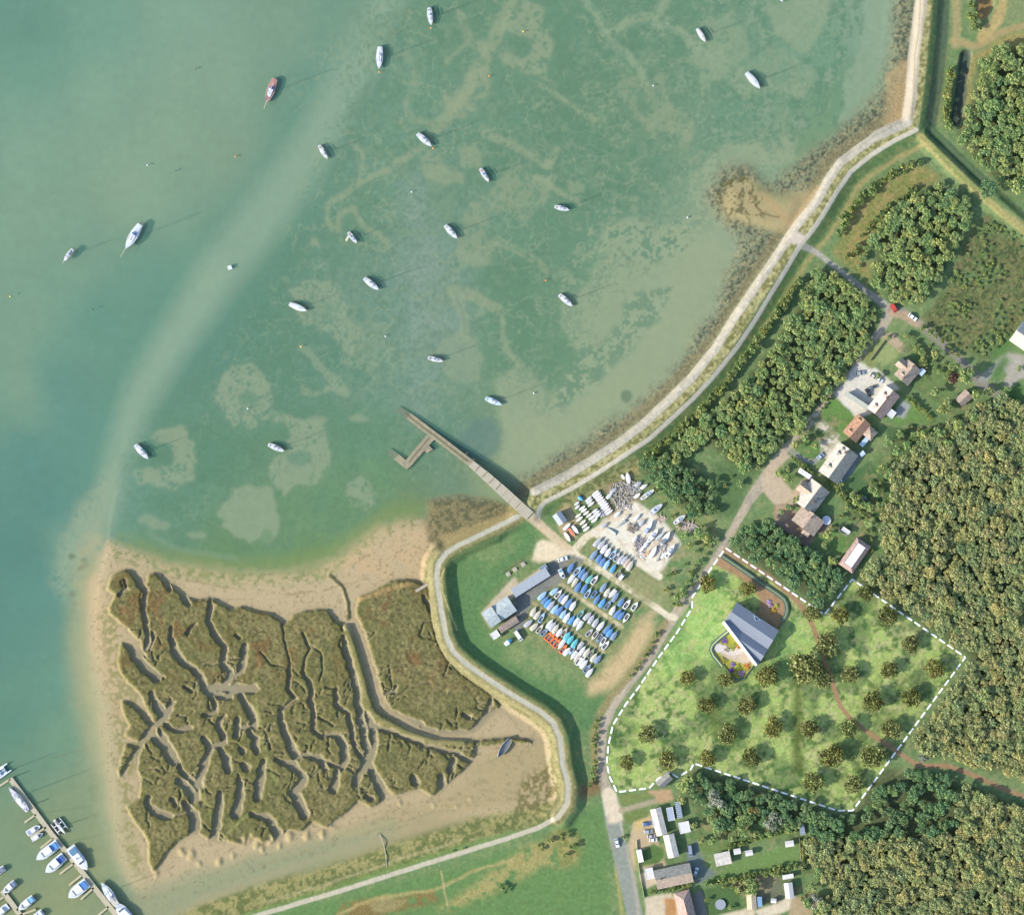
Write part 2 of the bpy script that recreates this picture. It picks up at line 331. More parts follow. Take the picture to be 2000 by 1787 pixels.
# ---- beach and mud
SANDC=(202,183,148)
BEACH=[(210,1052),(262,1078),(330,1100),(420,1116),(520,1122),(600,1118),(655,1098),(705,1062),(735,1032),(790,1012),(850,1018),(870,1062),(855,1100),(850,1150),(845,1240),(900,1310),(1000,1365),(1075,1410),(1090,1480),(1095,1560),(1000,1600),(850,1590),(740,1635),(600,1675),(500,1705),(400,1745),(330,1775),(270,1790),(262,1745),(240,1690),(216,1590),(205,1500),(192,1400),(180,1320),(174,1240),(178,1160),(192,1100)]
paint(poly([(190,1060),(150,1120),(130,1240),(140,1360),(165,1500),(190,1620),(240,1740),(300,1740),(260,1500),(230,1200)],24,14),(158,170,132),.8)
paint(poly([(185,1090),(160,1180),(160,1320),(185,1500),(215,1640),(255,1720),(300,1700),(240,1200)],16,12),(176,174,134),.7)
paint(poly(BEACH,8,8),SANDC,1.0,'beach'); hset(poly(BEACH,22,4),.22)
paint(poly([(150,1180),(185,1110),(200,1060),(215,1200),(225,1400),(245,1560),(275,1700),(280,1770),(235,1690),(190,1500),(160,1380),(140,1260)],22,12),(176,176,136),.55)
paint(poly([(150,1180),(160,1380),(190,1500),(235,1690),(205,1590),(172,1400),(142,1240)],16,10),(140,165,128),.6)
paint(poly([(185,1110),(225,1200),(235,1330),(232,1450),(215,1380),(180,1250),(170,1160)],12,10),(214,188,148),.75)
paint(poly([(330,1100),(420,1116),(520,1122),(655,1098),(735,1032),(740,1050),(660,1110),(520,1140),(400,1135),(300,1110)],14,12),(188,178,122),.6)
paint(line([(212,1060),(203,1100),(190,1160)],8,8,2),(214,194,160),.6)
MUD=[(250,1770),(330,1745),(400,1715),(500,1672),(600,1640),(700,1605),(760,1575),(850,1560),(900,1530),(940,1480),(1045,1440),(1085,1440),(1090,1520),(1060,1560),(960,1585),(850,1605),(740,1640),(600,1690),(480,1740),(380,1790),(300,1810)]
paint(poly(MUD,12,6),(186,169,126),.95,'mudflat')
paint(line([(240,1800,90),(380,1735,60),(500,1695,50),(640,1655,36),(760,1615,16)],soft=36,warp=5),(150,165,128),.75)
hset(line([(220,1815,110),(380,1740,70),(500,1700,56),(640,1658,40),(720,1635,16)],soft=30),-.35)
paint(line([(500,1690),(640,1650),(800,1600),(900,1570)],4,5,3),(170,158,112),.5)
NB=[(230,1070),(330,1102),(430,1116),(530,1120),(610,1114),(665,1088),(705,1058),(740,1032),(800,1014)]
paint(line(NB,46,24,8),(136,154,98),.75,mul=thr(N6*.55+N14*.45,.52,.09)); paint(line(off_(NB,0),20,14,8),(170,168,118),.6,mul=thr(N14,.45,.2))
paint(line([(300,1122),(400,1140),(480,1150),(560,1160),(640,1150),(720,1130)],3,3,6),(150,134,96),.6,mul=thr(N14,.45,.2)); paint(line([(690,1100),(740,1075),(800,1060),(840,1080)],3,3,6),(140,126,90),.6,mul=thr(N14,.45,.2))
paint(poly([(640,1110),(740,1040),(840,1030),(845,1130),(740,1140)],16,12),(214,184,142),.6,mul=thr(N30,.42,.2))
# sand speckle, seaweed lumps
spk=thr(fbm(4,31,1),.86,.05)*thr(N30,.46,.1)+thr(N6,.70,.05)*.6
paint(poly(BEACH,6),(120,114,78),.45,mul=spk)
paint(poly([(205,1180),(235,1230),(255,1330),(290,1440),(262,1500),(270,1660),(290,1720),(255,1690),(235,1560),(222,1420),(212,1300),(195,1200)],6,8),(160,156,104),.85,mul=thr(N6,.48,.15))
# ---- land
LAND=[(1800,-90),(1790,90),(1776,180),(1766,236),(1712,262),(1672,290),(1635,318),(1610,350),(1590,390),(1545,447),(1528,474),(1482,536),(1430,613),(1388,678),(1344,734),(1292,785),(1247,826),(1205,857),(1152,892),(1100,924),(1040,955),(1025,985),(1000,1010),(950,1032),(895,1058),(862,1080),(845,1105),(842,1150),(846,1200),(856,1255),(880,1290),(925,1322),(1000,1368),(1060,1405),(1080,1440),(1088,1500),(1100,1560),(1080,1572),(1000,1590),(900,1612),(800,1640),(700,1680),(600,1710),(500,1740),(420,1770),(340,1800),(260,1840),(180,1900),(2200,1900),(2200,-90)]
GR=(118,152,100)
lm=poly(LAND,5,3); paint(lm,GR,1.0,'grassland'); hset(poly(LAND,8),1.2)
LMASK=np.zeros((NY,NX)); LMASK[lm[0]]=lm[1]
paint(lm,(142,164,110),.8,mul=thr(N30*.5+N14*.5,.50,.2)); paint(lm,(168,170,122),.45,mul=thr(N70*.5+N6*.5,.56,.1)); paint(lm,(90,138,88),.55,mul=thr(N70,.52,.25)*thr(N14,.5,.3))
paint(poly([(880,1080),(1040,1012),(1050,1060),(1000,1110),(940,1190),(960,1250),(1150,1340),(1190,1370),(1150,1430),(1100,1390),(1010,1345),(910,1280),(880,1200)],10,6),(98,146,92),.8)
paint(poly([(1000,1260),(1060,1275),(1130,1325),(1140,1350),(1050,1320),(980,1290)],14,10),(150,168,114),.8,mul=thr(N14,.4,.3))
paint(poly([(900,1070),(1010,1040),(1000,1080),(930,1120)],14,12),(148,168,112),.6,mul=thr(N14,.45,.2))
paint(poly([(1190,1290),(1240,1230),(1268,1205),(1280,1225),(1250,1280),(1195,1345),(1150,1365),(1150,1335)],8,6),(222,196,152),.95,'gravel_path')
paint(line([(1300,1150),(1282,1190),(1250,1215)],16,10,4),(208,186,148),.7)
paint(poly([(1060,990),(1120,952),(1200,912),(1245,888),(1262,912),(1240,945),(1190,952),(1120,988),(1090,1008)],6,6),(176,172,118),.9,'rough_grass'); paint(poly([(1060,990),(1120,952),(1200,912),(1245,888),(1262,912),(1240,945),(1190,952),(1120,988),(1090,1008)],6,6),(104,124,70),.8,mul=thr(N6*.6+N14*.4,.50,.1))
paint(poly([(1180,1110),(1400,1040),(1380,1100),(1310,1190),(1230,1170)],12,10),(178,168,130),.7,mul=thr(N14*.5+N6*.5,.53,.08)); paint(poly([(1260,940),(1400,1010),(1380,1080),(1330,1040)],8,8),(172,170,116),.6,mul=thr(N14*.5+N6*.5,.5,.1))
paint(poly([(1190,1120),(1290,1125),(1370,1060),(1400,1080),(1350,1160),(1300,1195),(1240,1150)],12,10),(146,164,112),.8,mul=thr(N14*.6+N30*.4,.44,.2))
# fields at the foot
paint(poly([(380,1787),(620,1760),(900,1690),(1050,1640),(1180,1560),(1195,1800),(1190,1900),(300,1900)],8,4),(106,150,88),.8)
paint(poly([(850,1780),(960,1700),(1000,1670),(1090,1620),(1140,1640),(1130,1690),(1060,1690),(980,1730),(900,1770)],10,12),(186,174,114),.85,'rough_grass',mul=thr(N14,.36,.2))
paint(poly([(1075,1620),(1130,1620),(1140,1680),(1090,1695)],5,10),(138,146,82),.8,mul=thr(N6,.5,.2))
paint(poly([(670,1760),(760,1752),(850,1738),(860,1760),(780,1780),(700,1800),(660,1790)],5,6),(150,126,78),.9,'rough_grass',mul=thr(N14,.35,.2))
paint(poly([(718,1765),(750,1752),(800,1755),(770,1778),(730,1785)],4,5),(168,158,110),.9)
paint(line([(655,1790),(700,1765),(780,1745),(850,1738),(920,1700),(1000,1680)],6,6,5),(206,188,128),.7)
paint(line([(1210,1590),(1203,1700),(1215,1790)],6,5,3),(196,184,112),.7); paint(line([(862,1700),(868,1740),(874,1765)],3,3,2),(206,190,140),.8)
# rough salt-grass between the tidal creek and the south bank
RG=[(300,1810),(400,1765),(520,1722),(640,1690),(740,1655),(860,1618),(960,1595),(1060,1565),(1085,1572),(1070,1600),(960,1632),(860,1668),(740,1705),(620,1745),(470,1790),(380,1830)]
paint(poly(RG,7,8),(178,170,112),.9,'rough_grass'); paint(poly(RG,7,10),(104,122,70),.8,mul=thr(N14*.5+N6*.5,.50,.12)); hset(poly(RG,8),.9)
paint(line([(460,1795),(650,1735),(820,1680),(1000,1630)],16,8,6),(124,158,86),.7); paint(line([(520,1760),(660,1718),(800,1670),(900,1640)],5,4,4),(198,190,142),.6)
paint(poly([(1020,1520),(1085,1480),(1095,1560),(1040,1590),(1000,1580)],8,10),(128,122,76),.8,'rough_grass',mul=thr(N6,.47,.15))
def off(pts,k):
    o=[]
    for i in range(len(pts)):
        a=pts[max(0,i-1)]; b=pts[min(len(pts)-1,i+1)]; dx,dy=b[0]-a[0],b[1]-a[1]; l=math.hypot(dx,dy)+1e-9
        o.append((pts[i][0]-dy/l*k,pts[i][1]+dx/l*k))
    return o
# ---- sea banks (real banks, the sun shades their far side)
def bank(pts, z, hw, run, base=None):
    sl_, d, w = ldist(pts, hw+run+4); t = np.clip((d-hw)/run, 0, 1); t = t*t*(3-2*t)*.35+t*.65
    b = H[sl_]; H[sl_] = np.maximum(b, z*(1-t)+np.minimum(b, z)*t)
NEW=[(1815,-90),(1808,0),(1800,90),(1792,180),(1783,242),(1728,272),(1686,298),(1650,326),(1626,358),(1602,402),(1570,450),(1545,478),(1505,540),(1455,620),(1416,680),(1372,734),(1322,785),(1278,825),(1238,860),(1198,891),(1150,921),(1100,945),(1055,970),(1030,995)]
bank(NEW,4.0,11,26)
SWB=[(1030,995),(1010,1008),(960,1034),(900,1062),(870,1080),(856,1100),(853,1125),(857,1160),(863,1200),(870,1240),(884,1270),(912,1297),(962,1332),(1012,1364),(1060,1392),(1082,1412),(1094,1440),(1100,1490),(1110,1530),(1108,1568),(1090,1593)]
bank(off(SWB[2:],-11),4.4,5,13); bank(SWB[2:],4.2,9,24); bank(SWB[:4],4.3,12,16)
bank([(1108,1568),(1090,1593),(1050,1614),(980,1638),(900,1663),(800,1694),(700,1726),(600,1757),(500,1787),(400,1818),(200,1880)],3.4,10,26)
bank([(1800,260),(1840,300),(1890,350),(1940,395),(2000,445),(2100,520)],2.6,10,16)
bank([(1842,-90),(1836,60),(1828,160),(1812,240)],.0,4,4)
H[:] = H+(N14-.5)*.12*LMASK
YG=(206,200,140)
paint(line(NEW,26,6,3),(168,166,116),.95,'rough_grass'); paint(line(NEW,22,6,3),(206,198,146),.75,mul=thr(N6,.50,.16)); paint(line(NEW,26,4,4),(118,122,64),.7,mul=thr(fbm(5,77,1)*.6+N14*.4,.54,.08))
paint(line(off(SWB[1:],4),38,7,5),(160,154,108),.95,'rough_grass'); paint(line(off(SWB[1:],4),38,6,5),(112,118,74),.75,mul=thr(N6*.6+N14*.4,.52,.1)); paint(line(off(SWB[1:],5),24,8,6),(204,192,146),.6,mul=thr(N6*.5+N14*.5,.5,.12)); paint(line(off(SWB[2:19],-18),12,5,3),(96,124,78),.7)
LS=off(NEW[:24],-30)     # landward slope of the sea wall
paint(line([p for p in LS if p[0]>1230],34,6,3),(104,140,88),.9,'grassland'); paint(line([p for p in LS if p[0]>1230],30,6,3),(150,158,100),.5,mul=thr(N6,.55,.1))
paint(line([p for p in off(NEW[4:20],-46)],8,7,4),(190,172,116),.75)
# ---- rocky weed-grown foreshore under the wall
ROCK=[(1790,-90),(1745,-10),(1742,60),(1736,110),(1725,165),(1695,205),(1632,258),(1575,300),(1545,330),(1518,355),(1490,352),(1465,322),(1430,322),(1402,338),(1385,365),(1378,385),(1386,420),(1418,442),(1444,464),(1437,504),(1420,535),(1410,574),(1390,612),(1350,660),(1336,702),(1304,737),(1262,769),(1240,802),(1200,820),(1164,838),(1150,862),(1105,880),(1045,918),(1002,938),(1010,970),(1030,985),(1060,962),(1120,930),(1180,893),(1240,848),(1300,800),(1360,742),(1420,670),(1480,575),(1530,495),(1560,450),(1600,390),(1640,330),(1700,280),(1770,245),(1782,180),(1792,80),(1800,-90)]
rk=poly(ROCK,14,10); sea=np.clip(1-LMASK*1.0,0,1)
paint(rk,(146,152,122),.9,'rocky_shore',mul=sea); hset((rk[0],rk[1]*sea[rk[0]]),.18)
paint(rk,(106,116,98),.75,mul=sea*thr(N6*.7+N30*.3,.50,.14)); paint(rk,(70,82,76),.75,mul=sea*thr(fbm(4,91,1)*.75+N30*.25,.60,.06)); paint(rk,(178,168,128),.6,mul=sea*thr(fbm(4,92,1)*.7+N14*.3,.62,.06))
OUT=off(NEW,30)
paint(line(OUT[3:],22,8,6),(150,140,106),.6,mul=sea)
paint(line([(1775,250),(1740,240),(1745,150),(1765,130)],26,12,6),(196,172,128),.6,mul=sea); paint(poly([(1745,190),(1770,110),(1775,180),(1770,236),(1740,240)],6,5),(196,168,124),.7,mul=sea)
paint(poly([(1425,362),(1470,345),(1500,385),(1545,380),(1590,370),(1560,430),(1535,455),(1470,440),(1420,425),(1402,395)],9,6),(188,174,130),.92,'beach',mul=sea); paint(poly([(1402,395),(1425,362),(1470,345),(1500,385),(1490,430),(1440,440)],8,6),(96,98,66),.75,mul=sea*thr(N6*.6+N14*.4,.55,.08)); hset(poly([(1430,372),(1480,372),(1560,390),(1540,450),(1470,435),(1420,415)],8),.75)
paint(poly([(1470,350),(1500,378),(1545,385),(1530,400),(1480,385)],6,5),(160,166,118),.7,mul=sea); paint(line([(1490,380),(1525,420),(1545,440)],16,12,4),(200,168,124),.5,mul=sea)
paint(line([(1402,395),(1412,370),(1440,352),(1470,352)],14,6,6),(108,108,68),.85,mul=sea*thr(N6,.42,.12)); paint(line([(1460,372),(1490,418),(1520,425)],3,2,6),(112,84,50),.6)
paint(line([(1600,370),(1570,405),(1545,440)],14,8,2),(204,176,134),.7,mul=sea)
# dark shingle west of the jetty and in front of the pasture
paint(poly([(835,975),(900,965),(960,975),(1010,990),(1000,1005),(930,1040),(860,1075),(840,1060),(830,1020)],6,6),(150,138,100),.9,'rocky_shore'); hset(poly([(835,985),(900,975),(1005,990),(990,1010),(860,1075)],8),.2)
paint(poly([(835,975),(900,965),(1005,990),(930,1040),(840,1060)],6,6),(96,100,76),.75,mul=thr(N6*.7+N30*.3,.5,.14)); paint(poly([(860,1045),(1000,1000),(1005,1012),(900,1058),(862,1078)],4,3),(186,168,118),.7)
# ---- salt marsh: a raised green sheet cut by creeks
MARSH=[[(217,1130),(228,1120),(245,1114),(262,1118),(275,1150),(283,1150),(290,1122),(302,1119),(325,1136),(342,1150),(357,1162),(382,1172),(402,1172),(412,1165),(425,1175),(452,1192),(472,1186),(500,1194),(525,1200),(545,1208),(556,1222),(575,1202),(600,1192),(640,1193),(655,1212),(672,1222),(690,1240),(716,1330),(736,1390),(760,1402),(800,1432),(860,1452),(925,1448),(985,1440),(1045,1445),(975,1380),(945,1410),(920,1428),(870,1432),(820,1422),(790,1398),(765,1388),(750,1362),(735,1310),(716,1240),(696,1200),(700,1168),(740,1150),(765,1135),(800,1132),(836,1142),(842,1200),(850,1245),(872,1288),(900,1315),(950,1350),(975,1372),(1048,1450),(985,1448),(930,1458),(925,1482),(900,1508),(870,1532),(845,1552),(820,1538),(790,1546),(770,1552),(750,1530),(745,1565),(725,1575),(700,1562),(680,1582),(652,1602),(640,1616),(610,1602),(590,1622),(560,1618),(540,1640),(510,1642),(490,1632),(470,1648),(440,1640),(410,1638),(380,1622),(345,1642),(322,1668),(302,1702),(290,1682),(290,1642),(280,1622),(262,1602),(247,1575),(272,1560),(277,1540),(275,1515),(265,1490),(275,1455),(305,1430),(300,1408),(275,1357),(260,1340),(237,1315),(230,1287),(238,1255),(262,1268),(292,1290),(272,1250),(245,1222),(215,1197),(213,1185),(222,1170),(225,1160),(210,1150)],
 [(237,1367),(250,1372),(270,1390),(295,1420),(277,1447),(245,1437),(254,1415),(240,1390)],[(247,1452),(267,1460),(247,1490),(235,1516),(231,1500)]]
MT=np.zeros((NY,NX))
for p_ in MARSH:
    sl_,m_=poly(p_,2,3); MT[sl_]=np.maximum(MT[sl_],m_)
MT[poly(MARSH[0],2,3)[0]]*=1
CREEKS=[([(285,1160),(280,1190),(285,1215),(291,1240),(289,1268)],11),([(252,1255),(267,1280),(285,1300),(306,1320)],20),([(292,1270),(300,1255),(300,1235)],8),
([(335,1247),(342,1270),(350,1287),(375,1302),(395,1320),(400,1342),(420,1357),(450,1360)],15),([(400,1342),(420,1375),(422,1390),(400,1398)],10),([(410,1342),(455,1345),(495,1345)],20),
([(415,1182),(407,1210),(420,1235),(427,1250),(440,1257),(440,1285),(437,1300),(450,1312),(452,1327),(440,1340)],13),([(480,1260),(477,1285),(470,1310)],17),([(475,1312),(456,1322)],12),
([(472,1360),(487,1382),(497,1405),(495,1417)],18),([(495,1417),(475,1420)],8),([(487,1425),(502,1442),(500,1456)],14),([(440,1395),(425,1417),(437,1435),(440,1450),(420,1456)],12),
([(398,1440),(412,1460),(400,1495),(388,1530)],16),([(430,1460),(442,1480),(448,1502)],17),([(465,1402),(462,1437)],15),([(295,1352),(310,1380),(322,1400)],18),([(332,1365),(333,1388)],13),
([(340,1370),(325,1395),(300,1418),(278,1445),(264,1480),(258,1530)],15),([(300,1435),(325,1460),(340,1488)],20),([(310,1425),(345,1480),(362,1512),(385,1535)],11),([(320,1412),(345,1427),(370,1422)],12),
([(350,1525),(370,1540),(382,1557)],20),([(388,1535),(387,1560),(378,1567)],10),([(292,1555),(290,1575),(307,1587),(332,1590)],16),([(345,1572),(340,1560)],12),([(362,1565),(380,1590),(385,1615),(375,1637)],20),
([(430,1545),(427,1580),(422,1622),(418,1642)],18),([(470,1520),(470,1547),(462,1585)],18),([(490,1588),(526,1596),(542,1624),(546,1646)],17),([(512,1484),(510,1520),(504,1556)],18),
([(478,1490),(480,1496)],22),([(473,1464),(476,1466)],16),([(502,1466),(503,1470)],16),([(550,1387),(547,1407),(562,1445),(580,1474)],16),([(567,1300),(565,1345),(577,1365),(550,1387)],7),
([(552,1220),(560,1265),(570,1300)],3.5),([(510,1272),(532,1298),(567,1304)],3.5),([(542,1484),(570,1492),(594,1520),(574,1548),(598,1590)],18),([(590,1472),(622,1480),(634,1502)],15),([(658,1508),(650,1540)],16),
([(590,1235),(607,1265),(597,1285),(592,1310)],5),([(592,1310),(607,1337),(610,1375),(617,1400),(610,1425),(632,1440)],10),([(636,1434),(660,1437),(672,1455),(675,1482),(669,1498)],15),([(600,1470),(640,1488),(668,1500)],7),
([(657,1344),(657,1374),(681,1395),(687,1428),(699,1467),(708,1484)],10),([(669,1242),(684,1290),(699,1344),(702,1395),(714,1440),(722,1470),(711,1500),(695,1532)],15),([(717,1392),(729,1428),(735,1458),(722,1490),(737,1520),(748,1548)],17),
([(693,1215),(714,1275),(726,1330),(741,1375),(762,1390),(810,1410),(846,1428),(894,1443),(935,1436)],14),([(729,1413),(780,1434),(828,1455),(870,1464),(927,1486)],12),([(960,1368),(940,1412)],13),([(968,1385),(918,1428),(860,1430)],13),
([(828,1165),(849,1205),(860,1240),(872,1275),(892,1304)],9),([(975,1380),(1046,1446)],13),([(726,1506),(741,1538)],17),([(718,1553),(724,1560)],16),([(744,1554),(753,1577)],11),([(808,1516),(814,1524)],20),([(862,1514),(868,1532)],22),([(888,1486),(880,1502)],18),
([(607,1262),(627,1275),(632,1310),(625,1328)],3),([(452,1325),(440,1342)],12),([(332,1240),(338,1226)],9),([(380,1218),(366,1235)],9),([(500,1340),(508,1345)],9),([(360,1342),(375,1350)],8),([(316,1318),(322,1322)],9),([(470,1246),(462,1238)],8),
([(1,1),(2,2)],3),([(246,1134),(250,1150),(235,1160)],9),([(262,1118),(276,1140),(284,1153)],16),([(318,1128),(330,1150)],12),([(360,1165),(370,1178)],16),([(412,1168),(416,1184)],14),([(372,1585),(340,1592)],5),([(620,1400),(650,1415)],4),
([(525,1425),(535,1410)],6),([(530,1460),(520,1440)],6),([(690,1170),(680,1200),(672,1225)],10),([(640,1340),(655,1345)],4),([(770,1365),(800,1340),(835,1330)],5),([(905,1395),(915,1400)],10),([(752,1355),(770,1352),(775,1340)],8)]
CUT=np.zeros((NY,NX)); r_=np.random.default_rng(41); BR_=[]
for pts,w in CREEKS:
    if w<6 or len(pts)<2: continue
    tl=sum(math.hypot(b[0]-a[0],b[1]-a[1]) for a,b in zip(pts[:-1],pts[1:]))
    for _ in range(int(tl/24*(.8+max(0,pts[0][0]-420)/350))):
        k=r_.integers(0,len(pts)-1); t_=r_.random(); x=pts[k][0]+(pts[k+1][0]-pts[k][0])*t_; y=pts[k][1]+(pts[k+1][1]-pts[k][1])*t_
        an=math.atan2(pts[k+1][1]-pts[k][1],pts[k+1][0]-pts[k][0])+r_.choice([-1,1])*r_.uniform(.6,1.5); q=[(x,y)]
        for i in range(r_.integers(4,11)): an+=r_.normal(0,.32); x+=5.5*math.cos(an); y+=5.5*math.sin(an); q.append((x,y))
        BR_.append((q,r_.uniform(1.8,3.0)))
        if r_.random()<.5:
            x,y=q[len(q)//2]; a2=an+r_.choice([-1,1]); q2=[(x,y)]
            for i in range(r_.integers(2,5)): a2+=r_.normal(0,.5); x+=5*math.cos(a2); y+=5*math.sin(a2); q2.append((x,y))
            BR_.append((q2,2.4))
CREEKS=CREEKS+BR_
for pts,w in CREEKS:
    q=[]
    for (ax,ay),(bx,by) in zip(pts[:-1],pts[1:]):
        n=max(1,int(math.hypot(bx-ax,by-ay)/9))
        q+=[(ax+(bx-ax)*i/n,ay+(by-ay)*i/n) for i in range(n)]
    q.append(pts[-1]); n=len(q); ww=w*.98
    q=[(x+rng.normal(0,1.3),y+rng.normal(0,1.3),ww*rng.uniform(.78,1.2)*(1 if w<8 else min(1,.62+.16*i))) for i,(x,y) in enumerate(q)]
    sl_,m_=line(q,soft=3,warp=4 if w>8 else 1.5); CUT[sl_]=np.maximum(CUT[sl_],m_*(1 if w>6 else .6))
TOP=np.clip(MT-CUT,0,1); full=(slice(None),slice(None))
WET=np.clip(blur(CUT,1)*MT,0,1)
rim=np.clip(blur(TOP,3)-0,0,1)
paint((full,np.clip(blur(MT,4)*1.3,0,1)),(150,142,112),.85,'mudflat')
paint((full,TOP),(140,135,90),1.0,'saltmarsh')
H[:]=np.where(MT>.02,H*(1-blur(MT,1))+.25*blur(MT,1),H); Ht=2.05+(N14-.5)*.5+(N6-.5)*.5
tb=TOP; H[:]=H*(1-tb)+Ht*tb
paint((full,WET),(172,164,134),.5,'mudflat')
# sandy lip along every bank, sunlit brightness painted into its colour
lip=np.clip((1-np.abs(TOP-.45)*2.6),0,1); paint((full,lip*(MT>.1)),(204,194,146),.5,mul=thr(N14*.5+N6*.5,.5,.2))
paint((full,TOP),(94,92,56),.7,mul=thr(fbm(4,57,1)*.7+N14*.3,.55,.2)); paint((full,TOP),(170,154,108),.5,mul=thr(fbm(4,55,1),.66,.2)); paint((full,TOP),(136,100,64),.6,mul=thr(N30,.60,.1)*thr(1-np.abs(YY-1210)/160,.3,.4))
paint((full,TOP),(112,118,70),.4,mul=thr(N70,.57,.1))
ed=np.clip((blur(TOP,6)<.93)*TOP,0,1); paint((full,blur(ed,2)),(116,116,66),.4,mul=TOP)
for p_ in ([(500,1365),(510,1425),(522,1487),(540,1530)],[(432,1640),(470,1600),(500,1580)],[(360,1510),(400,1560),(415,1600)]): paint(line(p_,6,3,3),(158,162,96),.7,mul=TOP)
RIDGE=[(676,1225),(692,1270),(708,1325),(722,1385),(740,1402),(795,1430),(850,1448),(905,1450)]
paint(line(RIDGE,9,4,4),(150,146,92),.8); bank(RIDGE,2.5,3,6)
paint(line([(700,1172),(760,1150),(805,1138)],8,5,3),(190,160,108),.7)
# eroded clay lumps on the south edge and in the mud
for x_,y_,r_ in ((474,1640,9),(486,1630,7),(502,1645,10),(515,1655,7),(530,1638,9),(548,1648,7),(566,1630,10),(602,1632,9),(630,1630,9),(648,1612,7),(355,1662,9),(370,1672,12),(385,1690,8),(425,1680,9),(455,1667,5),(310,1705,7),(780,1568,6),(850,1572,4),(893,1573,3),(918,1560,4),(656,1616,4)):
    paint(blob(x_,y_,r_*.7,r_*1.15,3,11),(196,178,134),.85); hset(blob(x_,y_,r_*.55,r_,4,11),.95)
paint(line([(645,1122),(669,1149),(678,1176),(681,1206)],7,4,6),(88,96,60),.85); hset(line([(645,1122),(669,1149),(678,1176),(681,1206)],6,4,4),.8)
# ---- inland: woods floor, scrub, ditches, tracks, yards, gardens
FLOOR=(98,110,76)
WOODS={'east':[(1752,905),(1735,985),(1718,1040),(1738,1080),(1704,1106),(1672,1132),(1885,1276),(1900,1290),(1782,1446),(1800,1470),(1862,1480),(2100,1540),(2100,800),(2000,800),(1955,775),(1920,790),(1880,812),(1830,838),(1790,870)],
 'south':[(1722,1500),(1790,1512),(1850,1518),(1930,1556),(2100,1610),(2100,1880),(1590,1880),(1605,1760),(1640,1740),(1590,1700),(1572,1645),(1590,1600),(1662,1590)],
 'garden_edge':[(1362,1502),(1460,1532),(1560,1560),(1630,1592),(1572,1600),(1556,1612),(1480,1606),(1420,1612),(1385,1590),(1345,1555),(1335,1525)],
 'pool':[(1428,1068),(1452,1032),(1500,1022),(1535,1045),(1590,1085),(1635,1118),(1640,1135),(1606,1190),(1500,1118)],
 'lane':[(1588,532),(1620,532),(1705,592),(1710,640),(1685,690),(1640,745),(1595,795),(1550,848),(1500,880),(1470,925),(1430,900),(1385,866),(1352,876),(1318,896),(1290,920),(1262,918),(1330,862),(1425,775),(1502,690),(1560,602)],
 'yard':[(1250,905),(1290,890),(1345,915),(1388,945),(1388,1000),(1350,1008),(1312,970),(1272,940)],
 'far':[(1915,110),(1960,100),(2100,85),(2100,400),(1965,362),(1902,312),(1872,268),(1885,225),(1905,180)],
 'ditch':[(1700,462),(1752,402),(1830,362),(1892,400),(1880,462),(1845,520),(1795,592),(1752,588),(1702,550),(1715,500)]}
for k_,p_ in WOODS.items(): paint(poly(p_,8,8),FLOOR,.9,'woodland_floor')
paint(poly([(1840,575),(1885,470),(1925,420),(2000,470),(2100,480),(2100,590),(1990,640),(1925,705),(1870,680),(1800,622)],8,8),(132,136,86),.9,'scrubland')
sc=poly([(1840,575),(1885,470),(1925,420),(2100,470),(2100,590),(1990,640),(1925,705),(1870,680),(1800,622)],8,8)
paint(sc,(96,118,74),.85,mul=thr(N14*.5+N6*.5,.47,.15)); paint(sc,(72,92,60),.7,mul=thr(fbm(5,301,2),.56,.1)); paint(sc,(170,150,112),.45,mul=thr(N6,.64,.1)); paint(sc,(112,144,94),.7,mul=thr(N30,.55,.12))
sh=poly([(1640,470),(1660,400),(1720,360),(1790,320),(1840,345),(1740,400),(1690,480),(1700,560),(1650,520),(1625,490)],8,8)
paint(sh,(146,150,84),.9,'scrubland'); paint(sh,(186,164,110),.6,mul=thr(N14,.5,.2))
paint(poly([(1870,150),(1900,110),(1960,70),(2100,50),(2100,90),(1960,100),(1910,120),(1890,200),(1880,270)],6,8),(184,168,104),.8,'scrubland')
paint(poly([(1390,900),(1440,905),(1470,930),(1440,1000),(1400,1010),(1390,960)],8,8),(98,132,84),.9)
paint(line([(1860,80),(1905,92),(1960,62),(2100,20)],14,6,3),(186,168,120),.9,'gravel_path'); paint(line([(1866,-90),(1868,60),(1866,90)],16,6,3),(188,174,126),.8); paint(line([(1845,100),(1838,170),(1830,235)],8,4,2),(150,156,98),.9)
paint(poly([(1905,-90),(1942,-90),(1940,15),(1922,42),(1908,32)],3,3),(160,130,80),1,'mudflat'); paint(line([(1962,-90),(1960,10),(1945,45),(1918,72)],22,6,5),(206,182,124),.85); paint(poly([(1960,60),(1975,-90),(2100,-90),(2100,10),(1990,40)],6,4),(142,158,112),.9)
hset(poly([(1905,-90),(1942,-90),(1940,15),(1922,42),(1908,32)],4),.2)
paint(line([(1846,-90),(1840,60),(1830,160),(1816,246)],24,4,1),(92,114,94),.9)  # shade of the bank's inner slope painted as a dark green band
hset(line([(1886,110),(1874,170),(1866,235)],18,8),-.5); paint(line([(1888,108),(1878,170),(1866,238)],22,5,3),(62,82,72),.95,'mudflat')
hset(line([(1818,258),(1850,290),(1900,338),(1928,364)],16,12),.7); paint(line([(1816,254),(1850,286),(1902,336),(1935,366)],18,5,2),(84,112,84),.9); paint(line([(1955,388),(2000,428),(2100,500)],10,5,2),(80,110,76),.8)
paint(line([(1796,268),(1840,312),(1890,360),(1940,404),(2000,450),(2100,530)],16,6,3),(196,184,120),.8,'rough_grass'); paint(line([(1828,296),(1880,350),(1910,372)],10,5,3),(148,166,96),.7)
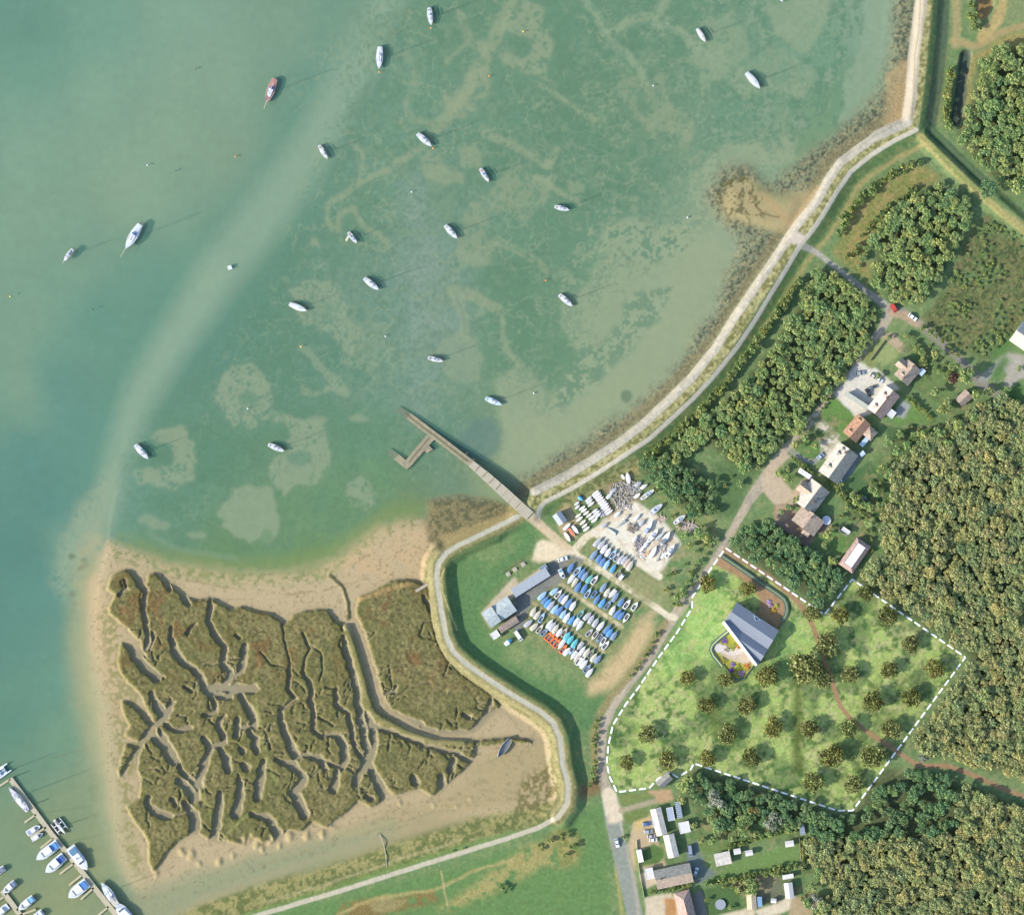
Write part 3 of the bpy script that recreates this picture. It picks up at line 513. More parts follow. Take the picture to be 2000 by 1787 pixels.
LANEC=(200,187,170)
paint(line([(1562,478,16),(1592,492,11),(1626,518,10),(1680,560,11),(1742,606,16)],soft=3,warp=1),(186,184,176),1,'lane')
LANE=[(1742,604,20),(1722,642,16),(1690,692,16),(1650,750,15),(1602,800,15),(1556,855,14),(1520,892,16),(1492,938,24),(1462,978,18),(1436,1024,16),(1412,1070,17),(1386,1110,17),(1352,1158,17),(1325,1192,22),(1300,1228,18),(1270,1282,17),(1230,1332,17),(1198,1376,17),(1178,1420,17),(1172,1470,17),(1178,1520,18),(1188,1552,24)]
LP=[(p[0],p[1]) for p in LANE]
paint(line(LANE,soft=3,warp=2),LANEC,1,'lane'); paint(line(LP,5,4,2),(214,200,182),.5); paint(line(LP,20,3,4),(164,160,148),.45,mul=thr(N14,.55,.1))
paint(line([(1744,606,18),(1765,612,20),(1795,632,16),(1850,680,16),(1888,716,16),(1912,745,20),(1960,780,15),(2000,812,15),(2100,890,15)],soft=3,warp=2),(160,158,148),1,'lane'); paint(line([(1745,612),(1770,618),(1790,632)],16,5,2),(206,178,150),.8)
paint(line([(1918,742),(1950,715),(1972,700)],16,4,2),(168,170,168),1,'driveway'); paint(poly([(1942,705),(1970,690),(2020,700),(2020,730),(1990,740),(1972,762),(1958,750),(1968,730)],4,2),(190,186,178),1,'driveway')
for p_ in ([(1932,735),(1960,690),(1975,705),(1950,740)],[(1960,770),(1990,745),(2010,760),(1980,790)],[(1935,690),(1975,650),(1985,670),(1940,705)]): paint(poly(p_,5,4),(92,138,74),.9,'lawn')
ROAD=[(1188,1550,28),(1196,1590,32),(1206,1640,30),(1220,1700,30),(1234,1760,30),(1262,1880,30)]
paint(line(ROAD,soft=3),(162,170,164),1,'road'); paint(line(ROAD[:3],26,5),(238,224,202),1); hset(line([(p[0],p[1]) for p in ROAD],36,14),1.2)
paint(line([(1196,1600),(1205,1640),(1222,1700),(1238,1780),(1258,1880)],26,4),(160,168,164),1,'road'); paint(line([(1226,1650),(1232,1690),(1240,1720),(1248,1790)],8,4,3),(190,184,172),.8)
paint(poly([(1180,1545),(1200,1545),(1218,1600),(1200,1608),(1188,1606)],4,2),(242,226,204),1); paint(line([(1212,1582),(1250,1572),(1285,1562)],10,4,1),(190,178,152),.95,'driveway')
# footpaths
NEP=[(1788,255),(1745,277),(1700,304),(1662,336),(1637,370),(1607,420),(1587,450),(1562,481),(1520,550),(1474,627),(1438,680),(1396,732),(1351,781),(1309,820),(1267,858),(1225,886),(1176,918),(1123,950),(1064,981),(1053,995),(1050,1014)]
paint(line(NEP,8.5,2,.9),(230,222,210),1,'footpath')
REV=[(1808,-90),(1798,0),(1786,90),(1779,180),(1770,240),(1712,266),(1676,291),(1641,318),(1618,350),(1596,392),(1552,446),(1527,484),(1492,536),(1439,613),(1397,680),(1352,736),(1299,788),(1254,830),(1212,862),(1159,897),(1107,928),(1044,960)]
paint(line(REV[:6],22,3,2),(194,187,176),1,'footpath'); paint(line(REV[4:],16.5,2,.8),(208,203,194),1,'sea_wall'); paint(line(REV[4:],16,3,2),(172,172,168),.5,mul=thr(N6*.5+N14*.5,.53,.1)); paint(line(off(REV[8:22],3),3,2,1),(206,196,184),.6)
paint(line([(1800,-90),(1793,60),(1786,110),(1780,235)],2,2,2),(140,128,116),.7)
SWP=[(1012,1008),(960,1034),(900,1062),(872,1079),(857,1100),(853,1125),(857,1160),(864,1200),(871,1240),(884,1270),(912,1297),(962,1331),(1012,1363),(1060,1391),(1081,1411),(1093,1440),(1099,1490),(1109,1530),(1107,1568),(1090,1594),(1050,1615),(980,1639),(900,1664),(800,1695),(700,1727),(600,1757),(500,1787),(400,1818),(200,1880)]
paint(line(SWP,9,2.5,1),(204,204,194),1,'footpath'); paint(line(SWP[18:],8,2,1),(216,208,190),1,'footpath')
paint(line([(868,1110),(862,1130),(866,1160),(882,1200),(892,1230)],2.5,2,2),(226,210,150),.8)
paint(blob(1556,466,16,12,3,4),(224,212,204),1,'footpath')
# slip road, apron and yards of the boat club
CREAM=(240,222,194)
paint(line([(1026,1000,20),(1060,1030,17),(1102,1068,17),(1125,1082,16)],soft=4,warp=1),(232,212,182),1,'gravel_yard')
for o_ in (-4,4): paint(line([(1030+o_,1006-o_),(1062+o_,1034-o_),(1104+o_,1072-o_)],2,2,1),(214,180,140),.6)
paint(poly([(1047,1060),(1060,1054),(1085,1062),(1110,1080),(1130,1080),(1122,1086),(1082,1095),(1050,1098),(1040,1094)],4,3),(248,230,202),1,'gravel_yard')
YARD=[(1166,1038),(1174,1018),(1192,1006),(1236,976),(1252,986),(1290,1012),(1326,1052),(1332,1062),(1312,1082),(1292,1112),(1282,1122),(1240,1092),(1190,1058)]
paint(poly(YARD,4,3),(252,246,236),1,'gravel_yard'); paint(poly(YARD,4,6),(222,200,172),.6,mul=thr(N14,.58,.1))
for a_,w_,c_ in (([(1118,1078),(1130,1066),(1142,1052),(1166,1036),(1192,1018),(1230,984)],15,(248,234,212)),([(1160,1040),(1200,1066),(1250,1102),(1288,1126)],13,(252,242,226)),([(1128,1084),(1180,1118),(1240,1158),(1304,1202),(1318,1206)],11.5,(250,238,216)),([(1090,1136),(1150,1180),(1214,1224)],8,(238,220,190)),([(1037,1174),(1110,1226),(1180,1274)],5.5,(206,188,150))):
    paint(line(a_,w_,2.5,1),c_,1,'gravel_path'); paint(line(a_,w_,3,2),(214,196,160),.4,mul=thr(N6,.66,.1))
TAR=[(1062,1104),(1116,1083),(1142,1093),(1124,1112),(1098,1138),(1060,1156),(1040,1172),(1030,1206),(1014,1238),(990,1215),(1010,1150)]
paint(poly(TAR,3,2),(150,152,152),1,'tarmac_yard'); paint(poly(TAR,4,5),(120,126,130),.5,mul=thr(N14,.52,.2))
paint(poly([(940,1196),(1000,1130),(1007,1126),(1012,1140),(1060,1106),(1066,1118),(1010,1158),(975,1200),(960,1228),(948,1212)],3),(216,204,182),1,'tarmac_yard')
pk=[(1110,1088),(1160,1045),(1262,1120),(1290,1140),(1250,1215),(1180,1330),(1010,1240),(1030,1190),(1090,1138)]
paint(poly(pk,5,3),(162,162,112),.65,mul=thr(N14*.5+N6*.5,.48,.2)); paint(poly([(1210,1135),(1240,1110),(1290,1135),(1270,1190),(1240,1160)],6,4),(166,166,120),.7)
paint(poly([(1066,985),(1100,968),(1095,1000),(1072,1016),(1060,1000)],6,5),(92,140,84),.8); paint(poly([(1085,1000),(1110,985),(1130,1015),(1128,1050),(1105,1058),(1088,1030)],4,3),(196,178,140),.9,'gravel_yard')
paint(poly([(1150,965),(1210,935),(1240,945),(1262,975),(1230,985),(1180,1015),(1160,990)],6,8),(170,152,120),.85,mul=thr(N6,.42,.2))
# gardens and courts of the lane houses
def court(p,c,cls='driveway',w=1):
    if cls=='lawn': g_=sum(c)/3; c=tuple(min(255,int((v*.84+g_*.16)*1.10)) for v in c)
    paint(poly(p,3,w),c,1,cls)
court([(1686,701),(1733,738),(1758,760),(1740,766),(1706,806),(1672,820),(1634,776),(1630,770),(1652,745),(1660,728)],(240,236,231))
for p_,c_ in (([(1676,706),(1690,690),(1712,662),(1735,675),(1712,712),(1702,722)],(140,156,92)),([(1708,664),(1742,655),(1762,680),(1752,700),(1728,716),(1705,700)],(150,168,104)),([(1600,806),(1628,775),(1660,800),(1672,822),(1655,850),(1635,850)],(104,150,68)),([(1748,795),(1770,775),(1815,800),(1822,822),(1780,830),(1745,828)],(106,152,74)),([(1565,862),(1600,845),(1606,875),(1590,895),(1568,892)],(96,146,70)),([(1515,935),(1530,910),(1556,930),(1552,940),(1530,945)],(112,146,82)),([(1660,930),(1700,900),(1740,960),(1720,1010),(1660,960)],(78,122,72)),([(1598,1048),(1625,1030),(1668,1050),(1640,1085)],(100,146,70)),([(1795,700),(1850,720),(1860,770),(1810,790),(1790,750)],(110,142,80)),([(1730,830),(1780,840),(1790,870),(1740,900)],(84,118,72))): court(p_,c_,'lawn',4)
court([(1720,655),(1745,650),(1775,685),(1760,690)],(206,184,160)); court([(1588,812),(1600,812),(1640,850),(1632,858),(1590,830)],(234,224,212)); court([(1600,858),(1622,846),(1642,864),(1618,900),(1604,888)],(234,228,218))
paint(line([(1545,880),(1570,898),(1590,902),(1606,890)],9,3,1),(176,176,176),1,'driveway'); court([(1500,905),(1530,880),(1545,890),(1515,915),(1545,960),(1560,945),(1585,925),(1590,935),(1555,985),(1512,985),(1490,960),(1485,935)],(216,197,174),w=4)
court([(1512,1018),(1512,990),(1530,985),(1570,1010),(1590,1012),(1645,1030),(1590,1045),(1580,1072),(1518,1024)],(166,148,136),'driveway',2); court([(1512,985),(1540,985),(1552,1000),(1520,1022),(1512,1012)],(196,170,148),'driveway',2)
court([(1620,936),(1668,880),(1682,892),(1668,920),(1640,950)],(150,164,172),'driveway',1); court([(1745,810),(1762,780),(1778,792),(1765,818)],(176,182,186),'driveway',2)
for p_ in ([(1600,1050),(1730,880),(1760,830),(1830,790),(1900,770),(1880,820),(1780,880),(1740,1000),(1700,1090),(1650,1060)],[(1360,1560),(1570,1600),(1570,1640),(1400,1650),(1360,1620)],[(1370,1715),(1600,1690),(1600,1800),(1370,1800)],[(1780,640),(1870,720),(1840,790),(1760,740),(1760,660)],[(1540,830),(1600,800),(1660,820),(1600,900),(1545,880)]):
    gp=poly(p_,10,8); paint(gp,(116,142,88),.7,mul=thr(N14*.5+N6*.5,.46,.12)); paint(gp,(176,160,120),.6,mul=thr(N6*.6+N30*.4,.60,.07)); paint(gp,(80,108,70),.45,mul=thr(N14,.60,.08))
# gardens along the road
court([(1228,1650),(1236,1600),(1268,1590),(1290,1660),(1300,1690),(1240,1700)],(214,192,160),'driveway',3)
court([(1236,1600),(1262,1596),(1258,1612),(1240,1625)],(214,186,116),'lawn',4); court([(1210,1552),(1262,1545),(1275,1555),(1215,1575)],(126,144,78),'lawn',2); court([(1216,1590),(1262,1578),(1266,1595),(1225,1608)],(116,138,72),'lawn',2)
court([(1254,1660),(1275,1645),(1293,1655),(1297,1672),(1285,1685),(1252,1692)],(92,132,66),'lawn',2); court([(1238,1655),(1244,1655),(1252,1700),(1244,1700)],(130,160,80),'lawn'); court([(1262,1545),(1310,1540),(1316,1560),(1285,1570),(1280,1556)],(206,176,140),'driveway',2)
court([(1248,1706),(1278,1698),(1345,1682),(1350,1690),(1282,1702),(1288,1722),(1262,1735),(1250,1715)],(222,208,188),'driveway'); court([(1340,1660),(1362,1640),(1376,1690),(1400,1705),(1372,1724),(1352,1720),(1344,1690)],(128,146,146),'tarmac_yard',2)
court([(1356,1625),(1400,1640),(1420,1648),(1560,1608),(1560,1625),(1440,1652),(1372,1668),(1362,1645)],(112,142,76),'lawn',3); court([(1370,1722),(1412,1700),(1440,1680),(1500,1660),(1555,1645),(1560,1690),(1500,1705),(1390,1726)],(112,150,78),'lawn',3)
court([(1258,1752),(1310,1742),(1325,1760),(1330,1800),(1262,1800),(1262,1770)],(228,214,192),'driveway',2); court([(1298,1752),(1318,1755),(1322,1790),(1300,1790)],(206,158,104),'driveway',4); court([(1352,1745),(1372,1738),(1382,1790),(1358,1795)],(146,146,146),'tarmac_yard',2)
court([(1375,1735),(1440,1725),(1450,1780),(1385,1790)],(84,122,66),'lawn',3); court([(1490,1720),(1525,1712),(1530,1760),(1490,1765)],(116,122,98),'lawn',5); court([(1485,1790),(1472,1778),(1520,1762),(1545,1748),(1560,1755),(1545,1775),(1500,1790)],(236,224,204),'gravel_path',2)
court([(1545,1750),(1600,1750),(1600,1800),(1540,1800)],(196,178,144),'gravel_yard',6); court([(1430,1720),(1485,1705),(1520,1712),(1480,1770)],(150,140,104),'lawn',6); court([(1350,1800),(1400,1788),(1470,1770),(1475,1785),(1400,1805)],(234,220,196),'gravel_path',2)
court([(1200,1700),(1232,1700),(1240,1790),(1215,1790)],(118,136,72),'lawn',3) if False else None
# verge and hedge bank west of the road and lane
paint(line([(1300,1215),(1280,1250),(1240,1305),(1195,1360),(1165,1400),(1160,1450),(1163,1510)],14,5,4),(168,156,110),.85,'rough_grass')
paint(poly([(1125,1535),(1172,1520),(1178,1550),(1130,1560)],5,8),(150,118,86),.8)
paint(line([(1110,1440),(1135,1420),(1160,1400)],20,12,6),(92,140,92),.6)
# ---- the meadow site
SITE=[(1417,1070),(1610,1200),(1664,1131),(1885,1283),(1665,1582),(1635,1582),(1355,1490),(1348,1503),(1322,1517),(1309,1507),(1285,1520),(1268,1538),(1205,1546),(1190,1515),(1185,1490),(1188,1455),(1197,1415),(1222,1375),(1247,1342),(1285,1285),(1322,1235),(1352,1186),(1352,1166),(1380,1122)]
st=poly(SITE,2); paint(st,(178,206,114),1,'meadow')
paint(st,(104,146,84),.6,mul=thr(N14*.7+N6*.3,.47,.12)); md=thr(N14*.5+N6*.5,.52,.16); paint(st,(200,214,128),.85,mul=md); paint(st,(84,126,62),.85,mul=thr(N30*.5+N14*.5,.55,.10)); paint(st,(204,204,150),.6,mul=thr(N6*.6+N30*.4,.56,.1)); paint(st,(76,116,70),.6,mul=thr(N70*.6+N30*.4,.56,.1))
paint(poly([(1350,1170),(1410,1110),(1430,1180),(1390,1290),(1300,1330),(1290,1290)],14,10),(168,222,120),.6,mul=thr(N14,.4,.2)*.9)
paint(poly([(1500,1250),(1560,1200),(1590,1260),(1540,1330),(1480,1330)],14,10),(164,216,122),.5,mul=thr(N14,.42,.2))
paint(line([(1555,1300,12),(1557,1400,20),(1558,1500,22)],soft=14,warp=4),(92,112,52),.8); paint(line([(1395,1380),(1400,1430)],26,20,6),(104,126,64),.6)  # long dark streak: a shadow painted into the meadow colour
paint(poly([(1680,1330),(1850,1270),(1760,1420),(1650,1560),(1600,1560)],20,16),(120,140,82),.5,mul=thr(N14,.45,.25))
BR=(188,154,118)
DR=[(1396,1102),(1412,1079),(1455,1111),(1525,1158),(1540,1178),(1539,1200),(1518,1228),(1500,1215),(1475,1200),(1484,1186),(1483,1170),(1472,1153),(1452,1133),(1428,1119)]
court(DR,BR,'gravel_path',0); paint(poly(DR,3),(172,138,102),.4,mul=thr(N6,.6,.15))
paint(line([(1416,1075),(1500,1124),(1555,1172),(1572,1194),(1585,1217),(1600,1256),(1612,1295),(1625,1328),(1629,1345),(1641,1378),(1662,1404),(1688,1425),(1745,1463),(1787,1490),(1815,1495),(1850,1494),(1900,1513),(1962,1540),(2000,1555),(2100,1590)],9,2.5,1.5),(182,148,116),1,'gravel_path')
paint(line([(1750,1512),(1770,1500),(1800,1496)],5,4,1),(150,152,110),.8)
# sunken garden of the new house
GARD=[(1424,1236),(1407,1250),(1394,1262),(1392,1270),(1396,1278),(1414,1300),(1434,1323),(1442,1326),(1452,1324),(1471,1299),(1475,1296),(1414,1222)]
court(GARD,(168,170,70),'flower_bed',0); paint(poly(GARD,2),(196,200,60),.7,mul=thr(N6,.5,.2))
court([(1432,1262),(1448,1262),(1474,1296),(1466,1300),(1440,1292),(1418,1285),(1404,1274),(1412,1270),(1425,1276),(1440,1272)],(216,200,186),'driveway',0)
# fine variation over all dry land, then finish
g=(1+(fbm(4,63,1)-.5)*.20*np.clip(LMASK,0,1))[...,None]; T*=g
T=T*.91+(T@np.array([.25,.65,.10]))[...,None]*.09; wet=np.clip(blur((H<-.05)*1.0,3),0,1)[...,None]*.12; T=T*(1-wet)+s2l((162,182,156))*wet; T=np.clip(T,.004,.97)
H=np.where((K!=CLS.index('seabed')),H,H)
ALB=np.clip(T/E_FLAT*np.where((H<0)[...,None],np.array([1.0,.98,1.0]),1.0),.004,.85)
dep=np.clip(-H,0,3); WA=np.clip(.08+dep*.30,0,.42)*(dep>0.0)
WD=s2l((100,156,138))/E_FLAT           # colour of the silty water itself
und=np.clip((ALB-WA[...,None]*WD)/((1-WA[...,None])**2),.003,.9); COL=np.where(dep[...,None]>0,und,ALB)

def ground_mat(name, nscale, nvar, bump, rough=.95, spec=.1):
    m=bpy.data.materials.new(name); m.use_nodes=True; nt=m.node_tree; b=nt.nodes['Principled BSDF']; b.inputs['Roughness'].default_value=rough; b.inputs['Specular IOR Level'].default_value=spec
    at=nt.nodes.new('ShaderNodeAttribute'); at.attribute_name='ground_colour'
    tc=nt.nodes.new('ShaderNodeTexCoord'); no=nt.nodes.new('ShaderNodeTexNoise'); no.inputs['Scale'].default_value=nscale; no.inputs['Detail'].default_value=8; no.inputs['Roughness'].default_value=.65
    nt.links.new(tc.outputs['Object'],no.inputs['Vector'])
    mr=nt.nodes.new('ShaderNodeMapRange'); mr.inputs[1].default_value=.3; mr.inputs[2].default_value=.7; mr.inputs[3].default_value=1-nvar; mr.inputs[4].default_value=1+nvar
    nt.links.new(no.outputs[0],mr.inputs[0]); v=nt.nodes.new('ShaderNodeVectorMath'); v.operation='SCALE'; nt.links.new(at.outputs['Color'],v.inputs[0]); nt.links.new(mr.outputs[0],v.inputs['Scale']); nt.links.new(v.outputs[0],b.inputs['Base Color'])
    if bump:
        bp=nt.nodes.new('ShaderNodeBump'); bp.inputs['Strength'].default_value=bump; bp.inputs['Distance'].default_value=.4; nt.links.new(no.outputs[0],bp.inputs['Height']); nt.links.new(bp.outputs[0],b.inputs['Normal'])
    return m
GM={'seabed':(.25,.06,0),'beach':(.7,.08,.15),'saltmarsh':(.9,.30,.5),'grassland':(.6,.16,.25),'rocky_shore':(1.0,.30,.5),'meadow':(.8,.24,.4),'woodland_floor':(.6,.3,.4),'sea_wall':(1.2,.22,.3),'footpath':(1.2,.08,.1),'lane':(.7,.12,.15),'road':(1.5,.08,.05),
 'gravel_yard':(.8,.10,.2),'driveway':(.8,.08,.1),'lawn':(.8,.14,.2),'tarmac_yard':(.9,.10,.1),'gravel_path':(1.0,.10,.15),'scrubland':(.7,.3,.5),'flower_bed':(1.4,.3,.4),'mudflat':(.35,.07,.05,.6,.2),'rough_grass':(.9,.25,.5)}
PXx=(XX-1000)*PX; PYy=(893.5-YY)*PX
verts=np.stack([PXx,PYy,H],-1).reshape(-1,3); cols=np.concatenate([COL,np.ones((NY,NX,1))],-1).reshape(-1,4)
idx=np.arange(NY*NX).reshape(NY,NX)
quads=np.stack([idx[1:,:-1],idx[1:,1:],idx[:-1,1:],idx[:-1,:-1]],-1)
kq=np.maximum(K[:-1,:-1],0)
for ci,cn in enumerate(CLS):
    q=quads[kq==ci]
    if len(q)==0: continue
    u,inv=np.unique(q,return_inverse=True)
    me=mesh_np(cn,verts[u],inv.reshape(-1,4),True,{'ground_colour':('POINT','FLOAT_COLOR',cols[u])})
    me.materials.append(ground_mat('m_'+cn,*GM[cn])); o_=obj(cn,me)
    if cn=='sea_wall': tag(o_,'pale grey stone sea wall facing the bay along the seaward side of the footpath','sea wall')
    else: structure(o_)
def hz(x,y):
    i=(x-GX0)/STEP; j=(y-GY0)/STEP; i0=int(min(max(i,0),NX-2)); j0=int(min(max(j,0),NY-2)); fx=min(max(i-i0,0),1); fy=min(max(j-j0,0),1)
    return float((H[j0,i0]*(1-fx)+H[j0,i0+1]*fx)*(1-fy)+(H[j0+1,i0]*(1-fx)+H[j0+1,i0+1]*fx)*fy)
def G(x,y,dz=0.0): return P(x,y,hz(x,y)+dz)
# country and sea bed beyond the picture
m_far=mat('m_far_fields',alb(112,146,88),.95,.35,.02); m_fsb=mat('m_far_seabed',alb(80,130,110),.95,.1,.01)
x0,x1,y0,y1=P(GX0,0).x,P(GX1,0).x,P(0,GY1).y,P(0,GY0).y
b_=MB(); B=4000; z=-.6
b_.add([(x1-.6,y0-.01,.6),(x1+B,y0-B,.6),(x1+B,y1+B,.6),(x1-.6,y1+.01,.6)],[(0,1,2,3)]); b_.add([(x0+60,y0-.1,.6),(x1-.7,y0-.1,.6),(x1+B,y0-B,.59),(x0+60,y0-B,.59)],[(3,2,1,0)]); b_.add([(P(1815,0).x,y1-.3,.55),(x1-.7,y1-.3,.55),(x1+B,y1+B,.58),(P(1815,0).x,y1+B,.58)],[(0,1,2,3)])
structure(obj('far_fields',b_,m_far))
b_=MB(); b_.add([(x0-B,y0-B,-2.5),(x0+B+B,y0-B,-2.5),(x0+B+B,y1+B,-2.5),(x0-B,y1+B,-2.5)],[(0,1,2,3)]); structure(obj('far_seabed',b_,m_fsb))
# ---- water sheet
wm=bpy.data.materials.new('m_water'); wm.use_nodes=True; nt=wm.node_tree; nt.nodes.clear()
out=nt.nodes.new('ShaderNodeOutputMaterial'); mix=nt.nodes.new('ShaderNodeMixShader'); tr=nt.nodes.new('ShaderNodeBsdfTransparent'); pb=nt.nodes.new('ShaderNodeBsdfPrincipled'); at=nt.nodes.new('ShaderNodeAttribute'); at.attribute_name='silt'
pb.inputs['Base Color'].default_value=(*[float(v) for v in WD],1); pb.inputs['Roughness'].default_value=.25; pb.inputs['Specular IOR Level'].default_value=.12
tc=nt.nodes.new('ShaderNodeTexCoord'); no=nt.nodes.new('ShaderNodeTexNoise'); no.inputs['Scale'].default_value=.8; no.inputs['Detail'].default_value=4; bp=nt.nodes.new('ShaderNodeBump'); bp.inputs['Strength'].default_value=.12; bp.inputs['Distance'].default_value=.3
nt.links.new(tc.outputs['Object'],no.inputs['Vector']); nt.links.new(no.outputs[0],bp.inputs['Height']); nt.links.new(bp.outputs[0],pb.inputs['Normal'])
nt.links.new(at.outputs['Fac'],mix.inputs[0]); nt.links.new(tr.outputs[0],mix.inputs[1]); nt.links.new(pb.outputs[0],mix.inputs[2]); nt.links.new(mix.outputs[0],out.inputs[0])
k=2; Xc,Yc,Wc,Dc=PXx[::k,::k],PYy[::k,::k],WA[::k,::k],dep[::k,::k]; ny,nx=Xc.shape
wv=np.stack([Xc,Yc,np.zeros_like(Xc)],-1).reshape(-1,3); ix=np.arange(ny*nx).reshape(ny,nx); wq=np.stack([ix[1:,:-1],ix[1:,1:],ix[:-1,1:],ix[:-1,:-1]],-1)
keep=(np.maximum.reduce([Dc[1:,:-1],Dc[1:,1:],Dc[:-1,1:],Dc[:-1,:-1]])>0); wq=wq[keep]; u,inv=np.unique(wq,return_inverse=True)
wme=mesh_np('water',wv[u],inv.reshape(-1,4),True,{'silt':('POINT','FLOAT',Wc.reshape(-1)[u])}); wme.materials.append(wm); structure(obj('water',wme))
b_=MB(); b_.add([(x0-B,y0-B,-.05),(x0-.01,y0-B,-.05),(x0-.01,y1+B,-.05),(x0-B,y1+B,-.05)],[(0,1,2,3)]); b_.add([(x0,y1+.01,-.05),(P(1780,0).x,y1+.01,-.05),(P(1780,0).x,y1+B,-.05),(x0,y1+B,-.05)],[(0,1,2,3)])
structure(obj('open_water',b_,mat('m_open_water',alb(110,158,140),.3,.1,.02)))
# ================================================================== buildings
def tile_mat(name, rgb, rib=0.0):
    m=bpy.data.materials.get(name)
    if m: return m
    m=mat(name,rgb,.75,.30,.9,bump=.15)
    nt=m.node_tree; b=nt.nodes['Principled BSDF']; wv=nt.nodes.new('ShaderNodeTexWave'); wv.inputs['Scale'].default_value=rib or 1.6; wv.bands_direction='Y'; wv.inputs['Distortion'].default_value=.6
    tc=[n for n in nt.nodes if n.type=='TEX_COORD'][0]; nt.links.new(tc.outputs['Object'],wv.inputs['Vector'])
    bp=nt.nodes.new('ShaderNodeBump'); bp.inputs['Strength'].default_value=.35; bp.inputs['Distance'].default_value=.08; nt.links.new(wv.outputs[0],bp.inputs['Height']); nt.links.new(bp.outputs[0],b.inputs['Normal'])
    return m
M_GLASS=mat('window_glass',(.05,.07,.09),.08,.1,.4,spec=.6); M_WHITE=mat('white_paint',(.72,.71,.69),.5,.06,2); M_BRICK=mat('brick_wall',(.30,.17,.11),.9,.25,3,bump=.2)
M_RENDER=mat('render_wall',(.66,.62,.55),.9,.08,2); M_DOOR=mat('door_paint',(.12,.16,.2),.5,.1,2); M_TIMBER=mat('timber',(.33,.25,.16),.85,.25,3); M_DARK=mat('dark_trim',(.05,.05,.055),.6,.2,3)
M_LEADGREY=mat('flat_felt',(.30,.31,.32),.85,.15,1.2); M_CLAY=mat('clay_ridge',(.42,.17,.08),.8,.2,4)
def openings(par, L, Wd, hw, doors=True):
    n=max(1,int(L/4.5))
    for s in (-1,1):
        for i in range(n):
            u=(i+.5)/n*L-L/2
            if doors and s==-1 and i==n//2:
                d=MB().box(u-.5,u+.5,s*Wd/2-.05,s*Wd/2+.05,0,2.05); obj('door',d,M_DOOR,par); continue
            w=MB().box(u-.75,u+.75,s*Wd/2-.05,s*Wd/2+.05,.9,min(2.1,hw-.15)); w_=obj('window',w,M_GLASS,par)
            f=MB(); 
            for a,b_,z0,z1 in ((-.85,.85,.8,.9),(-.85,.85,min(2.1,hw-.15),min(2.2,hw-.05)),(-.85,-.75,.9,min(2.1,hw-.15)),(.75,.85,.9,min(2.1,hw-.15))): f.box(u+a,u+b_,s*(Wd/2)-.07,s*(Wd/2)+.07,z0,z1)
            obj('frame',f,M_WHITE,w_)
